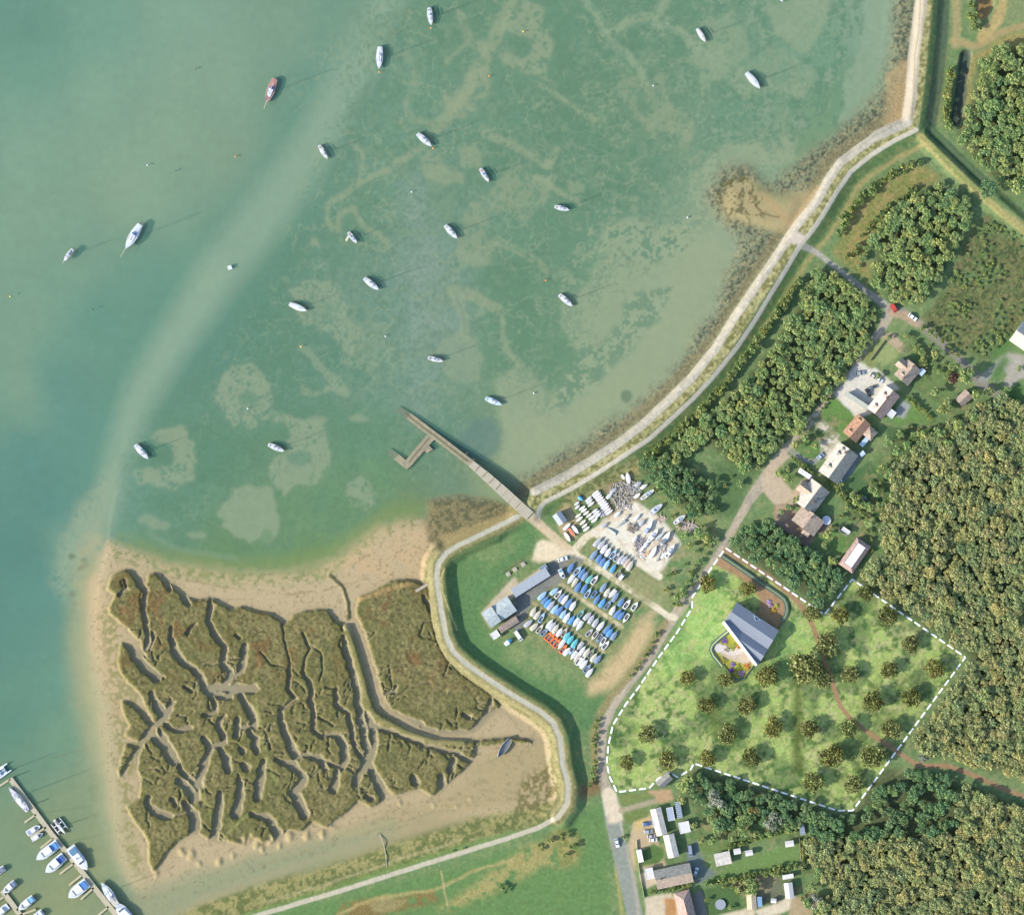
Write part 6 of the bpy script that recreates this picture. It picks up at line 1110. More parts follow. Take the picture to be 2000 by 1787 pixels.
# --- boats laid up in the boat yard
def laid(label,x,y,Lpx,ang,Bk=.34,colour=(.72,.72,.70),cover=None,kind='yacht',**k):
    dx,dy=math.cos(R(ang))*Lpx/2,-math.sin(R(ang))*Lpx/2
    if kind=='motor': return motor_boat(label,(x-dx,y-dy),(x+dx,y+dy),Lpx*Bk,cover=cover,group='boats laid up in the boat yard',name='laid_up_boat',z=hz(x,y)+.5,h=.9,fly=False,cat='boat')
    return yacht(label,(x-dx,y-dy),(x+dx,y+dy),mast=k.get('mast',False),cabin=k.get('cabin',False),deckc=colour,hullc=k.get('hullc',colour),group='boats laid up in the boat yard',name='laid_up_boat',z=hz(x,y)+.45,B=Lpx*PX*Bk,canopy=cover,cat='boat')
ROWSY=[('the white row nearest the workshop',[(1129.5,1006.5),(1132,1013),(1138.5,1019.5),(1142,1026.5),(1145.5,1032.5)],14,36,(.80,.80,.79)),('the white row beside the yard entrance',[(1137,992),(1140.5,996.5),(1145,1001.5),(1150.5,1006),(1156,1010.5),(1161,1015.5)],14,34,(.80,.80,.79)),
 ('the short grey row behind the white boats',[(1149.5,974.5),(1151.5,979),(1154.5,984),(1161.5,997.5),(1165,1001.5),(1168,1006)],15,38,(.62,.62,.62)),('the long grey row',[(1163,963),(1166,966.5),(1169,970.5),(1172,974.5),(1175,979),(1178,983),(1181,987.5),(1184,991.5),(1187,996),(1190,1000)],17,38,(.64,.63,.65))]
for nm,ps,L_,an,cc in ROWSY:
    for k,(x,y) in enumerate(ps): laid('laid up boat, %s from top in %s'%(ORD[k],nm),x,y,L_*rng.uniform(.92,1.08),an+rng.normal(0,2),.36,cc)
laid('white motor boat hauled out against the workshop wall',1107,1028,19,42,.34,(.8,.8,.78)); laid('orange red boat between two white ones at the yard corner',1116.5,1040,20,-52,.34,(.72,.2,.08)); laid('white boat on the right of the orange red boat',1123.5,1034.5,20,-52,.36,(.8,.8,.79)); laid('white boat on the left of the orange red boat, by the slip road',1108,1049,22,-58,.36,(.8,.8,.79))
laid('grey boat, upper of two behind the workshop',1126.5,983,12,35,.45,(.6,.6,.64)); laid('grey boat, lower of two behind the workshop',1127.5,990,12,38,.45,(.6,.6,.62))
laid('tall pale grey laid up yacht at the top of the yard',1226,933,23,100,.42,(.66,.66,.68)); laid('small white boat beside the tall grey yacht',1216,931,11,120,.55,(.78,.77,.74)); laid('white boat left of the long narrow grey boat',1244,968,16,38,.42,(.7,.72,.74)); laid('long narrow grey boat with dark hatches pointing at the hedge',1265,965,34,36,.24,(.60,.64,.66),cabin=True)
laid('grey beamy boat on the grass strip',1281,994,32,38,.34,(.56,.58,.62),cabin=True); laid('pale boat with brown cockpit alone on the grass by the hedge',1327,1014,28,36,.34,(.62,.64,.62),cabin=True); laid('white boat with blue cockpit in the middle of the pale yard',1266,1029,30,58,.3,(.8,.8,.82),cover=(.42,.46,.66)); laid('large white yacht propped in the middle of the pale yard',1275,1045,32,50,.32,(.8,.8,.82),cabin=True)
laid('white boat with a dark cockpit by the yard edge',1300,1050,30,56,.32,(.76,.78,.78),cover=(.2,.22,.24)); laid('slim grey boat between two large white ones',1288,1047,22,40,.28,(.46,.54,.56)); laid('white boat low in the yard beside the end of the track',1275,1078,26,58,.34,(.8,.79,.76)); laid('long white boat on the right edge of the yard',1308,1076,32,56,.28,(.78,.77,.74),cabin=True); laid('orange cockpit boat low in the yard',1264,1079,13,50,.4,(.72,.33,.1)); laid('pale boat beside the orange cockpit boat',1254,1071,15,48,.4,(.74,.73,.7))
for (x,y,an,lb,n_) in ((1215,1022,38,'grey tarpaulin on long poles in the pale yard',1),(1195,1036,-32,'long grey tarpaulin at the yard entrance',2)):
    t=empty('covered_spars',G(x,y),R(an)); tag(t,lb,'tarpaulin'); obj('tarpaulin',MB().add([(-3,-.2,.1),(3,-1.2,.1),(2.6,1.3,.1),(-2.6,.35,.1),(-1,.1,.9),(2,0,1.1)],[(0,1,5,4),(1,2,5),(2,3,4,5),(3,0,4)]),mat('tarp_grey',(.34,.38,.36),.8,.15,2),t); obj('pole',MB().cyl((-3.6,.1,.25),(3.4,.2,.25),.07,.07,6),M_TIMBER,t)
def pile(name,label,x,y,rx,ry,n,rgb,seed,h=.9,cat='timber pile'):
    r=random.Random(seed); mb=MB()
    for i in range(n):
        a=r.uniform(0,6.28); q=math.sqrt(r.random()); px,py=q*rx*PX*math.cos(a),q*ry*PX*math.sin(a); l=r.uniform(.5,2.0); b3=r.uniform(0,3.14); mb.box(-l,l,-.11,.11,0,.16,Matrix.Translation((px,py,r.uniform(.02,h)))@Matrix.Rotation(b3,4,'Z')@Matrix.Rotation(r.uniform(-.2,.2),4,'Y'))
    return tag(obj(name,mb,mat('scrap_%d'%seed,rgb,.9,.5,.8),None,G(x,y)),label,cat)
pile('timber_pile','heap of pale spars and trailers behind the long grey row',1212,962,24,22,150,(.46,.42,.36),3); pile('timber_pile','scatter of pale poles at the top of the boat yard',1235,952,18,12,60,(.52,.50,.46),4); pile('timber_pile','brown scrap heap in the middle of the pale yard',1234,1032,9,7,60,(.36,.30,.24),5); pile('timber_pile','dark and white gear heap under the orange cockpit boat',1248,1062,10,12,70,(.42,.38,.38),6); pile('rubble_heap','pinkish brick rubble heap by the hedge corner of the yard',1335,1027,12,8,60,(.56,.44,.36),8,.6,'rubble'); pile('rubble_heap','pale rubble and boards at the right of the yard',1351,1029,8,9,40,(.62,.52,.46),9,.6,'rubble'); pile('timber_pile','tan planks at the top edge of the pale yard',1290,1012,10,6,26,(.60,.46,.36),10,.3)
pile('timber_pile','pale poles and gear along the north edge of the pale yard',1216,990,14,7,40,(.62,.56,.50),11,.5); pile('timber_pile','mixed gear beside the white boats in the yard',1291,1068,9,10,46,(.56,.52,.48),12,.6); pile('timber_pile','small gear heap by the yard track',1250,1084,8,6,30,(.60,.55,.50),13,.5); pile('timber_pile','gear and trailers between the grey boat rows',1172,1003,9,6,30,(.5,.5,.5),14,.5)
for k,(x,y,a,c_) in enumerate(((1180,1026,38,'grey'),(1206,1004,40,'white'),(1222,1010,36,'cream'),(1244,1010,44,'white'),(1254,1020,50,'grey'),(1240,1052,55,'white'),(1262,1062,58,'white'),(1284,1090,50,'cream'),(1296,1084,52,'white'),(1246,945,30,'grey'),(1258,950,34,'white'),(1198,958,40,'grey'),(1190,968,44,'white'))):
    tag(dup(PROTO[(c_,0)],G(x,y,.34),R(a),(.85,.9,.9)),'small %s covered boat, %s of the loose boats scattered about the yard'%(c_,ORD[k]),'dinghy','loose boats in the boat yard')
t=empty('covered_boat',G(1134,973.5),R(-40)); tag(t,'bright blue tarpaulin covered boat behind the workshop','boat'); hb,st=hull_mb(2.9,1.7,.8,.8); obj('hull',hb.mesh('hull',True),colmat(GEL),t); obj('cover',deck_mb(st,0,11,-.06,.02,.5),colmat((.10,.36,.66)),t)
t=empty('covered_boat',G(993.5,1253),R(38)); tag(t,'boat under a half white half blue cover on the grass below the hut','boat'); hb,st=hull_mb(4.6,2.2,1.2,.8); obj('hull',hb.mesh('hull',True),colmat(GEL),t); obj('cover',deck_mb(st,0,6,-.06,.02,.4),colmat((.62,.7,.74)),t); obj('blue_cover',deck_mb(st,5,11,-.06,.03,.5),colmat((.06,.24,.42)),t)
t=motor_boat('pale blue open workboat on a trailer on the tarmac yard',(1093,1111),(1102,1130),8,cover=(.16,.30,.40),group=None,name='trailer_boat',z=hz(1098,1120)+.4,h=.7,fly=False,cat='boat')
# ================================================================== vehicles
def vehicle(label,x,y,ang,rgb,kind='car',L=4.4,Wd=1.8):
    z=hz(x,y); t=empty('parked_'+kind,P(x,y,z),R(ang)); tag(t,label,kind); l,w=L/2,Wd/2
    prof=[(-l,.35),(-l,.85),(-l*.9,.95),(l*.45,.95),(l*.92,.78),(l,.6),(l,.35)] if kind=='car' else [(-l,.35),(-l,1.0),(l*.8,1.0),(l,.8),(l,.35)]
    n=len(prof); v=[(px,-w*(.94 if pz>.8 else 1),pz) for px,pz in prof]+[(px,w*(.94 if pz>.8 else 1),pz) for px,pz in prof]
    body=MB().add(v,[tuple(range(n)),tuple(range(2*n-1,n-1,-1))]+[(i,n+i,n+(i+1)%n,(i+1)%n) for i in range(n)]); b_=obj('body',body,colmat(rgb,.3,.03),t)
    if kind=='car': c=[(-l*.85,.95),(-l*.6,1.45),(l*.12,1.45),(l*.42,.95)]; rf=(-l*.58,l*.10,1.45)
    else: c=[(-l*.98,1.0),(-l*.96,1.95),(l*.62,1.95),(l*.84,1.0)]; rf=(-l*.95,l*.60,1.95)
    k=len(c); v=[(px,-w*(.88 if pz<1.2 else .76),pz) for px,pz in c]+[(px,w*(.88 if pz<1.2 else .76),pz) for px,pz in c]
    obj('window',MB().add(v,[tuple(range(k)),tuple(range(2*k-1,k-1,-1))]+[(i,k+i,k+(i+1)%k,(i+1)%k) for i in range(k)]),M_GLASS,t); obj('roof',MB().box(rf[0],rf[1],-w*.74,w*.74,rf[2]+.005,rf[2]+.05),colmat(rgb,.3,.03),t)
    for sx in (-.6,.62):
        for sg in (-1,1): w_=obj('wheel',MB().cyl((sx*l,sg*(w-.2),.32),(sx*l,sg*(w+.01),.32),.32,.32,14),M_DARK,t); obj('rim',MB().cyl((sx*l,sg*(w+.005),.32),(sx*l,sg*(w+.02),.32),.19,.19,10),colmat((.5,.5,.5)),w_)
    for sg in (-1,1): obj('headlight',MB().box(l-.04,l+.02,sg*w*.68-.18,sg*w*.68+.18,.6,.72),mat('lamp_lens',(.7,.7,.65),.2,.02,1),t)
    return t
for a_ in (('white car parked on the road beside the grass verge',1205,1645,-80,(.64,.66,.68),'car'),('white car standing at the mouth of the tarmac yard',1099,1091.5,16,(.76,.78,.78),'car',4.8,2.0),('white van parked below the brown roofed store shed',1012.5,1241,-56,(.74,.74,.74),'van',5.4,2.1),('cream car parked at the top edge of the white court',1706,736,-32,(.60,.55,.45),'car'),('white car beside the cream car on the white court',1716.5,742,-30,(.64,.66,.68),'car',4.2,1.8),
 ('silver car near the entrance of the white court',1679,729,5,(.34,.37,.36),'car',4.8,1.9),('black car in the middle of the white court',1695,767,-60,(.03,.035,.04),'car',4.4,1.8),('dark grey car nearest the cream house on the white court',1703,757,20,(.12,.15,.16),'car'),('red tractor like vehicle at the meeting of the lanes',1745,602,-60,(.55,.06,.04),'van',4.2,2.4),('white car where the upper lane turns',1782,620,-38,(.78,.78,.76),'car',4.6,1.9),
 ('blue car at the front of the long white bungalow',1262,1608,8,(.07,.16,.36),'car',4.0,2.0),('slate grey car under the blue car',1266,1623,4,(.34,.42,.48),'car',4.2,1.9),('grey car second below the blue car',1272,1632,4,(.44,.44,.46),'car',3.9,1.7),('white car lowest beside the long white bungalow',1276,1639,4,(.76,.76,.78),'car',3.9,1.7),('silver car on the tarmac court behind the long house',1359,1701,70,(.55,.62,.66),'car',4.4,1.8),('slate van in the shade behind the white bungalow',1348,1660,-82,(.26,.30,.38),'van',5.6,2.0),
 ('pale blue car in the shaded drive of the cream dormer house',1602,891,40,(.42,.52,.64),'car',3.6,2.2),('white panel trailer beside the second boat row',1213.5,1126.5,52,(.78,.78,.80),'van',3.4,1.9)): vehicle(*a_)
def caravan(label,x,y,ang,L,Wd):
    t=empty('caravan',G(x,y),R(ang)); tag(t,label,'caravan'); l,w=L*PX/2,Wd*PX/2
    prof=[(-l,.5),(-l,2.0),(-l*.85,2.45),(l*.85,2.45),(l,1.9),(l,.5)]; n=len(prof); v=[(a,-w,b) for a,b in prof]+[(a,w,b) for a,b in prof]
    obj('body',MB().add(v,[tuple(range(n)),tuple(range(2*n-1,n-1,-1))]+[(i,n+i,n+(i+1)%n,(i+1)%n) for i in range(n)]),colmat((.78,.77,.75)),t)
    for u in (-.5,.1): obj('rooflight',MB().box(u*l-.25,u*l+.25,-.25,.25,2.45,2.55),colmat((.3,.32,.34)),t)
    for sg in (-1,1): obj('window',MB().box(-l*.5,l*.5,sg*w-.02,sg*w+.02,1.3,1.9),M_GLASS,t); obj('wheel',MB().cyl((0,sg*(w-.15),.33),(0,sg*(w+.02),.33),.33,.33,12),M_DARK,t)
    obj('drawbar',MB().cyl((l,0,.5),(l+1.1,0,.45),.06,.06,6),M_DARK,t)
caravan('long white caravan in front of the cream dormer house',1571.5,925.5,-33,28,9); caravan('white caravan on the round lawn beside the road',1249.5,1670,-78,25,10)
# ================================================================== garden and club furniture
for i,(x,y,l_) in enumerate(((992.5,1121,'lowest of three picnic tables on the club lawn'),(1005.5,1112,'middle of three picnic tables on the club lawn'),(1021.5,1102,'highest of three picnic tables on the club lawn'))):
    t=empty('picnic_table',G(x,y),R(32)); tag(t,l_,'picnic table','picnic tables on the club lawn'); M_PT=mat('pale_timber',(.56,.48,.40),.85,.15,2)
    obj('table_top',MB().box(-1,1,-.45,.45,.70,.76),M_PT,t)
    for sg in (-1,1): obj('bench',MB().box(-1,1,sg*.85-.18,sg*.85+.18,.40,.46),M_PT,t)
    for sx in (-.7,.7): obj('frame',MB().cyl((sx,-.8,0),(sx,.3,.7),.05,.05,6).cyl((sx,.8,0),(sx,-.3,.7),.05,.05,6).box(sx-.04,sx+.04,-1,1,.34,.4),M_TIMBER,t)
    obj('parasol_base',MB().cyl((0,0,.76),(0,0,1.0),.12,.05,8),M_DARK,t)
def disc(name,label,cat,x,y,r,h,rgb,rim):
    t=empty(name,G(x,y)); tag(t,label,cat); obj('mat',MB().cyl((0,0,h-.03),(0,0,h),r*PX,r*PX,32),colmat(rgb),t); mb=MB(); n=32
    for i in range(n):
        a0,a1=2*math.pi*i/n,2*math.pi*(i+1)/n; mb.cyl((r*PX*math.cos(a0),r*PX*math.sin(a0),h),(r*PX*math.cos(a1),r*PX*math.sin(a1),h),.08,.08,6)
    obj('rim',mb,colmat(rim),t)
    for i in range(6): a=i*math.pi/3; obj('leg',MB().cyl((r*PX*math.cos(a),r*PX*math.sin(a),0),(r*PX*math.cos(a),r*PX*math.sin(a),h),.05,.05,6),colmat((.4,.4,.4)),t)
disc('trampoline','round grey trampoline on the lawn at the bottom edge','trampoline',1406.5,1765,10,.9,(.30,.33,.36),(.40,.42,.44)); disc('hot_tub','round pale hot tub on the brick patio','hot tub',1613.5,1016,8.5,.9,(.62,.64,.68),(.7,.7,.72))
t=empty('planter',G(1646,1040),R(-35)); tag(t,'long white edged planter by the summer house','planter'); obj('bed',MB().box(-2.6,2.6,-.3,.3,0,.4),mat('planter_soil',(.20,.14,.08),.9,.3,3),t)
for sg in (-1,1): obj('board',MB().box(-2.6,2.6,sg*.36-.05,sg*.36+.05,0,.5),M_WHITE,t)
t=empty('stone_fountain',G(1641,938)); tag(t,'small pale star shaped parasol on the stone patio','parasol'); mb=MB(); v=[(0,0,2.5)]+[((1.1 if i%2 else .55)*math.cos(i*math.pi/5),(1.1 if i%2 else .55)*math.sin(i*math.pi/5),2.1) for i in range(10)]; mb.add(v,[(0,i+1,(i+1)%10+1) for i in range(10)]); t.name='parasol'; obj('canopy',mb,colmat((.70,.76,.80)),t); obj('pole',MB().cyl((0,0,0),(0,0,2.5),.04,.04,6),M_WHITE,t)
for n_,l_,pts,h,m_ in (('garden_fence','dark board fence along the foot of the brick court',[(1512,1024),(1545,1047),(1580,1074)],1.6,M_DARK),('garden_fence','board fence between the triangular lawn and the white court',[(1697,706),(1725,668),(1737,654)],1.5,M_TIMBER),('garden_fence','thin board fence below the white court',[(1650,770),(1690,797),(1712,812)],1.2,M_TIMBER),('garden_fence','pale fence dividing the road side gardens',[(1243,1640),(1247,1690),(1258,1752)],1.0,mat('pale_fence',(.5,.52,.34),.9,.2,2)),
 ('garden_fence','fence at the far end of the long lawn',[(1561,1635),(1565,1700)],1.4,M_TIMBER),('club_fence','low timber rail behind the picnic tables',[(980,1118),(1000,1105),(1022,1093)],.9,M_TIMBER),('sluice_rail','thin white post rail across the south bank',[(742,1628),(752,1658),(757,1705)],.35,mat('pale_rail',(.6,.58,.52),.8,.1,2))): wall_along(n_,l_,'fence',pts,.16,h,m_)
t=empty('footbridge',G(826,1146,.3)); tag(t,'short plank footbridge from the sea bank onto the marsh','footbridge'); an=math.atan2(17,28); 
obj('deck',MB().box(-4,4,-.7,.7,.25,.4,Matrix.Rotation(an,4,'Z')),mat('grey_plank',(.42,.36,.28),.9,.2,2),t); obj('handrail',MB().cyl(Matrix.Rotation(an,4,'Z')@Vector((-4,.7,1.2)),Matrix.Rotation(an,4,'Z')@Vector((4,.7,1.2)),.05,.05,6),M_TIMBER,t)
# ================================================================== trees and hedges
def leaf_mat(name, dark, mid, light, green=None, rough=.7):
    m=bpy.data.materials.new(name); m.use_nodes=True; nt=m.node_tree; b=nt.nodes['Principled BSDF']; b.inputs['Roughness'].default_value=rough; b.inputs['Specular IOR Level'].default_value=.15
    a=nt.nodes.new('ShaderNodeAttribute'); a.attribute_name='leaf'; cr=nt.nodes.new('ShaderNodeValToRGB'); e=cr.color_ramp.elements
    e[0].color=(*dark,1); e[1].color=(*light,1); e[1].position=.95; q=e.new(.5); q.color=(*mid,1); nt.links.new(a.outputs['Fac'],cr.inputs[0]); out=cr.outputs[0]
    ti=nt.nodes.new('ShaderNodeAttribute'); ti.attribute_name='tint'; oi=nt.nodes.new('ShaderNodeObjectInfo'); ad=nt.nodes.new('ShaderNodeMath'); ad.operation='ADD'; nt.links.new(ti.outputs['Fac'],ad.inputs[0]); nt.links.new(oi.outputs['Random'],ad.inputs[1]); fr=nt.nodes.new('ShaderNodeMath'); fr.operation='FRACT'; nt.links.new(ad.outputs[0],fr.inputs[0])
    if green:
        mx=nt.nodes.new('ShaderNodeMix'); mx.data_type='RGBA'; mx.blend_type='MULTIPLY'; mx.inputs[0].default_value=1; c2=nt.nodes.new('ShaderNodeValToRGB'); e2=c2.color_ramp.elements; n=len(green)
        e2[0].color=(*green[0],1); e2[1].color=(*green[-1],1)
        for i in range(1,n-1): k=e2.new(i/(n-1)); k.color=(*green[i],1)
        nt.links.new(fr.outputs[0],c2.inputs[0]); nt.links.new(out,mx.inputs[6]); nt.links.new(c2.outputs[0],mx.inputs[7]); out=mx.outputs[2]
    nt.links.new(out,b.inputs['Base Color'])
    tr=nt.nodes.new('ShaderNodeBsdfTranslucent'); nt.links.new(out,tr.inputs[0]); ms=nt.nodes.new('ShaderNodeMixShader'); ms.inputs[0].default_value=.42; nt.links.new(b.outputs[0],ms.inputs[1]); nt.links.new(tr.outputs[0],ms.inputs[2]); nt.links.new(ms.outputs[0],nt.nodes['Material Output'].inputs[0])
    return m
VAR=[(1.0,1.0,.95),(.80,.93,.95),(1.08,1.0,.92),(.68,.84,.92),(1.16,1.02,.92),(.9,1.0,.95),(1.05,.95,1.0),(.74,.88,.85)]
LM=leaf_mat('oak_leaves',(0.201,0.249,0.112),(0.336,0.359,0.148),(0.490,0.450,0.206),VAR)
LMG=leaf_mat('thicket_leaves',(0.170,0.252,0.107),(0.263,0.351,0.128),(0.438,0.446,0.169),VAR)
LMD=leaf_mat('dark_leaves',(0.099,0.177,0.092),(0.156,0.254,0.109),(0.257,0.349,0.143),VAR)
LMP=leaf_mat('speckled_leaves',(0.022,0.024,0.011),(0.132,0.139,0.041),(0.395,0.425,0.162),[(1,1,1),(1.1,1,.8),(.85,.95,.9)])
LMH=leaf_mat('hedge_leaves',(0.082,0.122,0.041),(0.184,0.245,0.075),(0.381,0.408,0.150),VAR)
LMR=leaf_mat('copper_leaves',(.05,.03,.028),(.11,.065,.055),(.19,.13,.10),[(1,1,1),(1.1,1,.9)])
LMS=leaf_mat('silver_leaves',(.13,.16,.12),(.26,.29,.22),(.42,.44,.36),[(1,1,1),(1.05,1,.92)])
LMA=leaf_mat('autumn_leaves',(.12,.08,.03),(.26,.17,.06),(.40,.28,.12),[(1,1,1),(.9,1,.9)])
M_BARK=mat('bark',(.12,.095,.07),.95,.3,4,bump=.3)
def crown_pts(g,Rr,hgt,lobes,n,open_=0.0,flat=.75):
    """points and normals over the billows of a crown; base of the crown at z = 0"""
    la=g.random(lobes)*6.283; lr=np.sqrt(g.random(lobes))*Rr*.80; sz=Rr*(.20+.20*g.random(lobes)); cz=hgt*(.22+.58*np.sqrt(np.clip(1-(lr/Rr)**2,0,1)))+g.normal(0,.08*hgt,lobes)
    cx,cy=lr*np.cos(la),lr*np.sin(la); w=sz**2; k=g.choice(lobes,n,p=w/w.sum()); d=g.normal(size=(n,3)); d[:,2]=np.abs(d[:,2])*1.0-.25; d/=np.linalg.norm(d,axis=1,keepdims=True)
    rad=sz[k]*(.55+.6*g.random(n)); p=np.stack([cx[k],cy[k],cz[k]],-1)+d*rad[:,None]*np.array([1,1,flat]); nn=d*.7+g.normal(0,.75,(n,3))+np.array([0,0,.45]); lobv=g.random(lobes)
    return p,nn,lobv[k]
def crown_mesh(name,Rr,hgt,lobes,n,size,seed,m,lobemix=.5):
    g=np.random.default_rng(seed); p,nn,lv=crown_pts(g,Rr,hgt,lobes,n); me=cards(name,p,nn,size*(.6+.8*g.random(n)),g,np.full(n,g.random()))
    lf=np.clip(.5+(g.random(n)-.5)*1.1*(1-lobemix)*1.6+(lv-.5)*lobemix,0,1); me.attributes['leaf'].data.foreach_set('value',lf.astype(np.float32)); me.materials.append(m); return me
def trunk_mesh(name,h,r,Rr,seed,limbs=6):
    g=random.Random(seed); mb=MB(); mb.cyl((0,0,-.3),(.1,.05,h*.6),r*1.25,r*.9,8); mb.cyl((.1,.05,h*.6),(0,.1,h*1.25),r*.9,r*.45,8)
    for i in range(limbs): a=i*6.283/limbs+g.uniform(-.4,.4); z=h*g.uniform(.65,1.1); q=Rr*g.uniform(.45,.75); mb.cyl((0,0,z),(q*math.cos(a),q*math.sin(a),z+h*g.uniform(.35,.7)),r*.42,r*.1,6)
    return mb.mesh(name)
def make_tree(name,Rr,hgt,th,lobes,n,size,seed,m):
    t=empty(name,(0,0,0)); obj('trunk',trunk_mesh('trunk',th,.05*Rr+.05,Rr,seed),M_BARK,t); c=obj('crown',crown_mesh('crown',Rr,hgt,lobes,n,size,seed,m),None,t); c.location=(0,0,th*.85); t['R']=Rr; return t
def inpoly(x,y,pts):
    c=False; n=len(pts)
    for k in range(n):
        x0,y0=pts[k]; x1,y1=pts[(k+1)%n]
        if (y0>y)!=(y1>y) and x<(x1-x0)*(y-y0)/(y1-y0)+x0: c=not c
    return c
def scatter(pts,spacing,seed,clip=True):
    r=random.Random(seed); xs=[p[0] for p in pts]; ys=[p[1] for p in pts]; out=[]; x0,x1,y0,y1=min(xs),min(max(xs),2030),min(ys),min(max(ys),1815); y0=max(y0,-30); cell={}
    for _ in range(int((x1-x0)*(y1-y0)/(spacing**2)*14)):
        x,y=r.uniform(x0,x1),r.uniform(y0,y1)
        if not inpoly(x,y,pts): continue
        ci,cj=int(x//spacing),int(y//spacing)
        if any((x-a)**2+(y-b)**2<spacing**2 for i in (-1,0,1) for j in (-1,0,1) for a,b in cell.get((ci+i,cj+j),())): continue
        cell.setdefault((ci,cj),[]).append((x,y)); out.append((x,y))
    return out
class Proto:
    def __init__(s,ts): s.ts=ts; s.used=set()
    def put(s,x,y,sc,label,cat,group,rnd,zs=None):
        i=rnd.randrange(len(s.ts)); t=s.ts[i]; loc=G(x,y); rz=rnd.uniform(0,6.28); scv=(sc,sc*rnd.uniform(.9,1.1),zs or sc*rnd.uniform(.85,1.15))
        if i not in s.used: s.used.add(i); t.location=loc; t.rotation_euler=(0,0,rz); t.scale=scv
        else: t=dup(t,loc,rz,scv)
        if cat=='bush': t.name={'bushes of the scrub meadow':'scrub_bush','shrubs around the boat yard':'waste_ground_shrub','garden shrubs around the houses':'garden_shrub'}.get(group,'hedge_bush' if 'hedge' in group else 'garden_bush')
        return tag(t,label,cat,group)
    def close(s):
        for i,t in enumerate(s.ts):
            if i not in s.used:
                for ch in list(t.children): bpy.data.objects.remove(ch)
                bpy.data.objects.remove(t)
oak=Proto([make_tree('woodland_tree',3.0,2.4,2.4,17,640,.36,100+i,LM) for i in range(7)])
thick=Proto([make_tree('thicket_tree',2.9,2.4,1.9,16,620,.36,200+i,LMG) for i in range(6)])
copse=Proto([make_tree('copse_tree',3.1,2.6,2.2,17,640,.38,300+i,LMG) for i in range(5)])
dark=Proto([make_tree('shade_tree',3.1,2.8,2.4,17,640,.38,400+i,LMD) for i in range(5)])
bush=Proto([make_tree('garden_bush',1.6,1.7,.5,7,220,.36,450+i,LMH) for i in range(4)])
gtree=Proto([make_tree('garden_tree',3.0,3.6,1.9,11,520,.44,480+i,LMG) for i in range(4)])
rnd=random.Random(99)
SITE_=SITE
def clear(x,y,r=13):
    for k in range(len(LP)-1):
        (ax,ay),(bx,by)=LP[k],LP[k+1]; l2=(bx-ax)**2+(by-ay)**2; t_=max(0,min(1,((x-ax)*(bx-ax)+(y-ay)*(by-ay))/l2))
        if math.hypot(x-ax-t_*(bx-ax),y-ay-t_*(by-ay))<r: return False
    return True
PATH2=[(1745,1463),(1787,1490),(1815,1495),(1850,1494),(1900,1513),(1962,1540),(2000,1555),(2100,1590)]
def off_path(x,y,pts,r):
    for k in range(len(pts)-1):
        (ax,ay),(bx,by)=pts[k],pts[k+1]; l2=(bx-ax)**2+(by-ay)**2; t_=max(0,min(1,((x-ax)*(bx-ax)+(y-ay)*(by-ay))/l2))
        if math.hypot(x-ax-t_*(bx-ax),y-ay-t_*(by-ay))<r: return False
    return True
# the big wood: the 300 largest crowns are trees of their own, the rest one mass
allp=[(x,y,'e') for x,y in scatter(WOODS['east'],11.0,1)]+[(x,y,'s') for x,y in scatter(WOODS['south'],11.0,2)]
SL=SITE+[SITE[0]]
allp=[p for p in allp if off_path(p[0],p[1],PATH2,13) and off_path(p[0],p[1],SL,13)]
dkp=[p for p in allp if p[2]=='s' and p[0]<1870 and p[1]<1632]; allp=[p for p in allp if p not in set(dkp)]
for p in dkp[::2]: dark.put(p[0],p[1],rnd.uniform(.7,1.1),'dark blue green tree in the belt between brown track and lower wood','tree','dark trees below the brown track',rnd)
siz={p:rnd.choice([.62,.7,.78,.85,.95,1.05,1.25]) for p in allp}
def inframe(p): return 0<=p[0]<=1995 and 0<=p[1]<=1782
order=sorted(allp,key=lambda p:-(siz[p]+(1 if inframe(p) else 0)))
for p in order[:290]:
    lab,grp=('olive green woodland tree in the dense wood east of the houses and meadow','trees of the wood east of the lane') if p[2]=='e' else ('olive green woodland tree in the wood below the brown track, bottom right','trees of the wood in the bottom right corner')
    oak.put(p[0],p[1],siz[p],lab,'tree',grp,rnd)
V=[];TI=[];NN=[];SZ=[];LF=[]
for i,p in enumerate(order[290:]):
    g=np.random.default_rng(5000+i); n=int(380*siz[p])+60; a,b2,lv=crown_pts(g,3.0*siz[p],2.5*siz[p],14,n); c=G(p[0],p[1],2.0*rnd.uniform(.7,1.25)); V.append(a+np.array(c)); NN.append(b2); TI.append(np.full(n,g.random())); SZ.append(.40*(.6+.8*g.random(n))); LF.append(np.clip(g.random(n)*.5+lv*.5+g.normal(0,.08,n),0,1))
me=cards('wood_mass',np.concatenate(V),np.concatenate(NN),np.concatenate(SZ),np.random.default_rng(3),np.concatenate(TI)); me.attributes['leaf'].data.foreach_set('value',np.concatenate(LF).astype(np.float32)); me.materials.append(LM)
o=obj('wood_mass',me); o['kind']='stuff'; tag(o,'dense olive green mass of smaller trees filling the eastern and southern wood','wood')
def fill(key,proto,spacing,lab,grp,seed,lo=.75,hi=1.15,cl=True):
    for x,y in scatter(WOODS[key],spacing,seed):
        if cl and not clear(x,y): continue
        if not off_path(x,y,SL,13): continue
        proto.put(x,y,rnd.uniform(lo,hi),lab,'tree',grp,rnd)
fill('pool',dark,14,'dark green tree between the pool house and the brown forecourt','trees north of the meadow',11)
fill('lane',thick,13.5,'bushy mixed green tree in the long thicket between sea wall and lane','trees of the thicket beside the lane',12,.65,1.2)
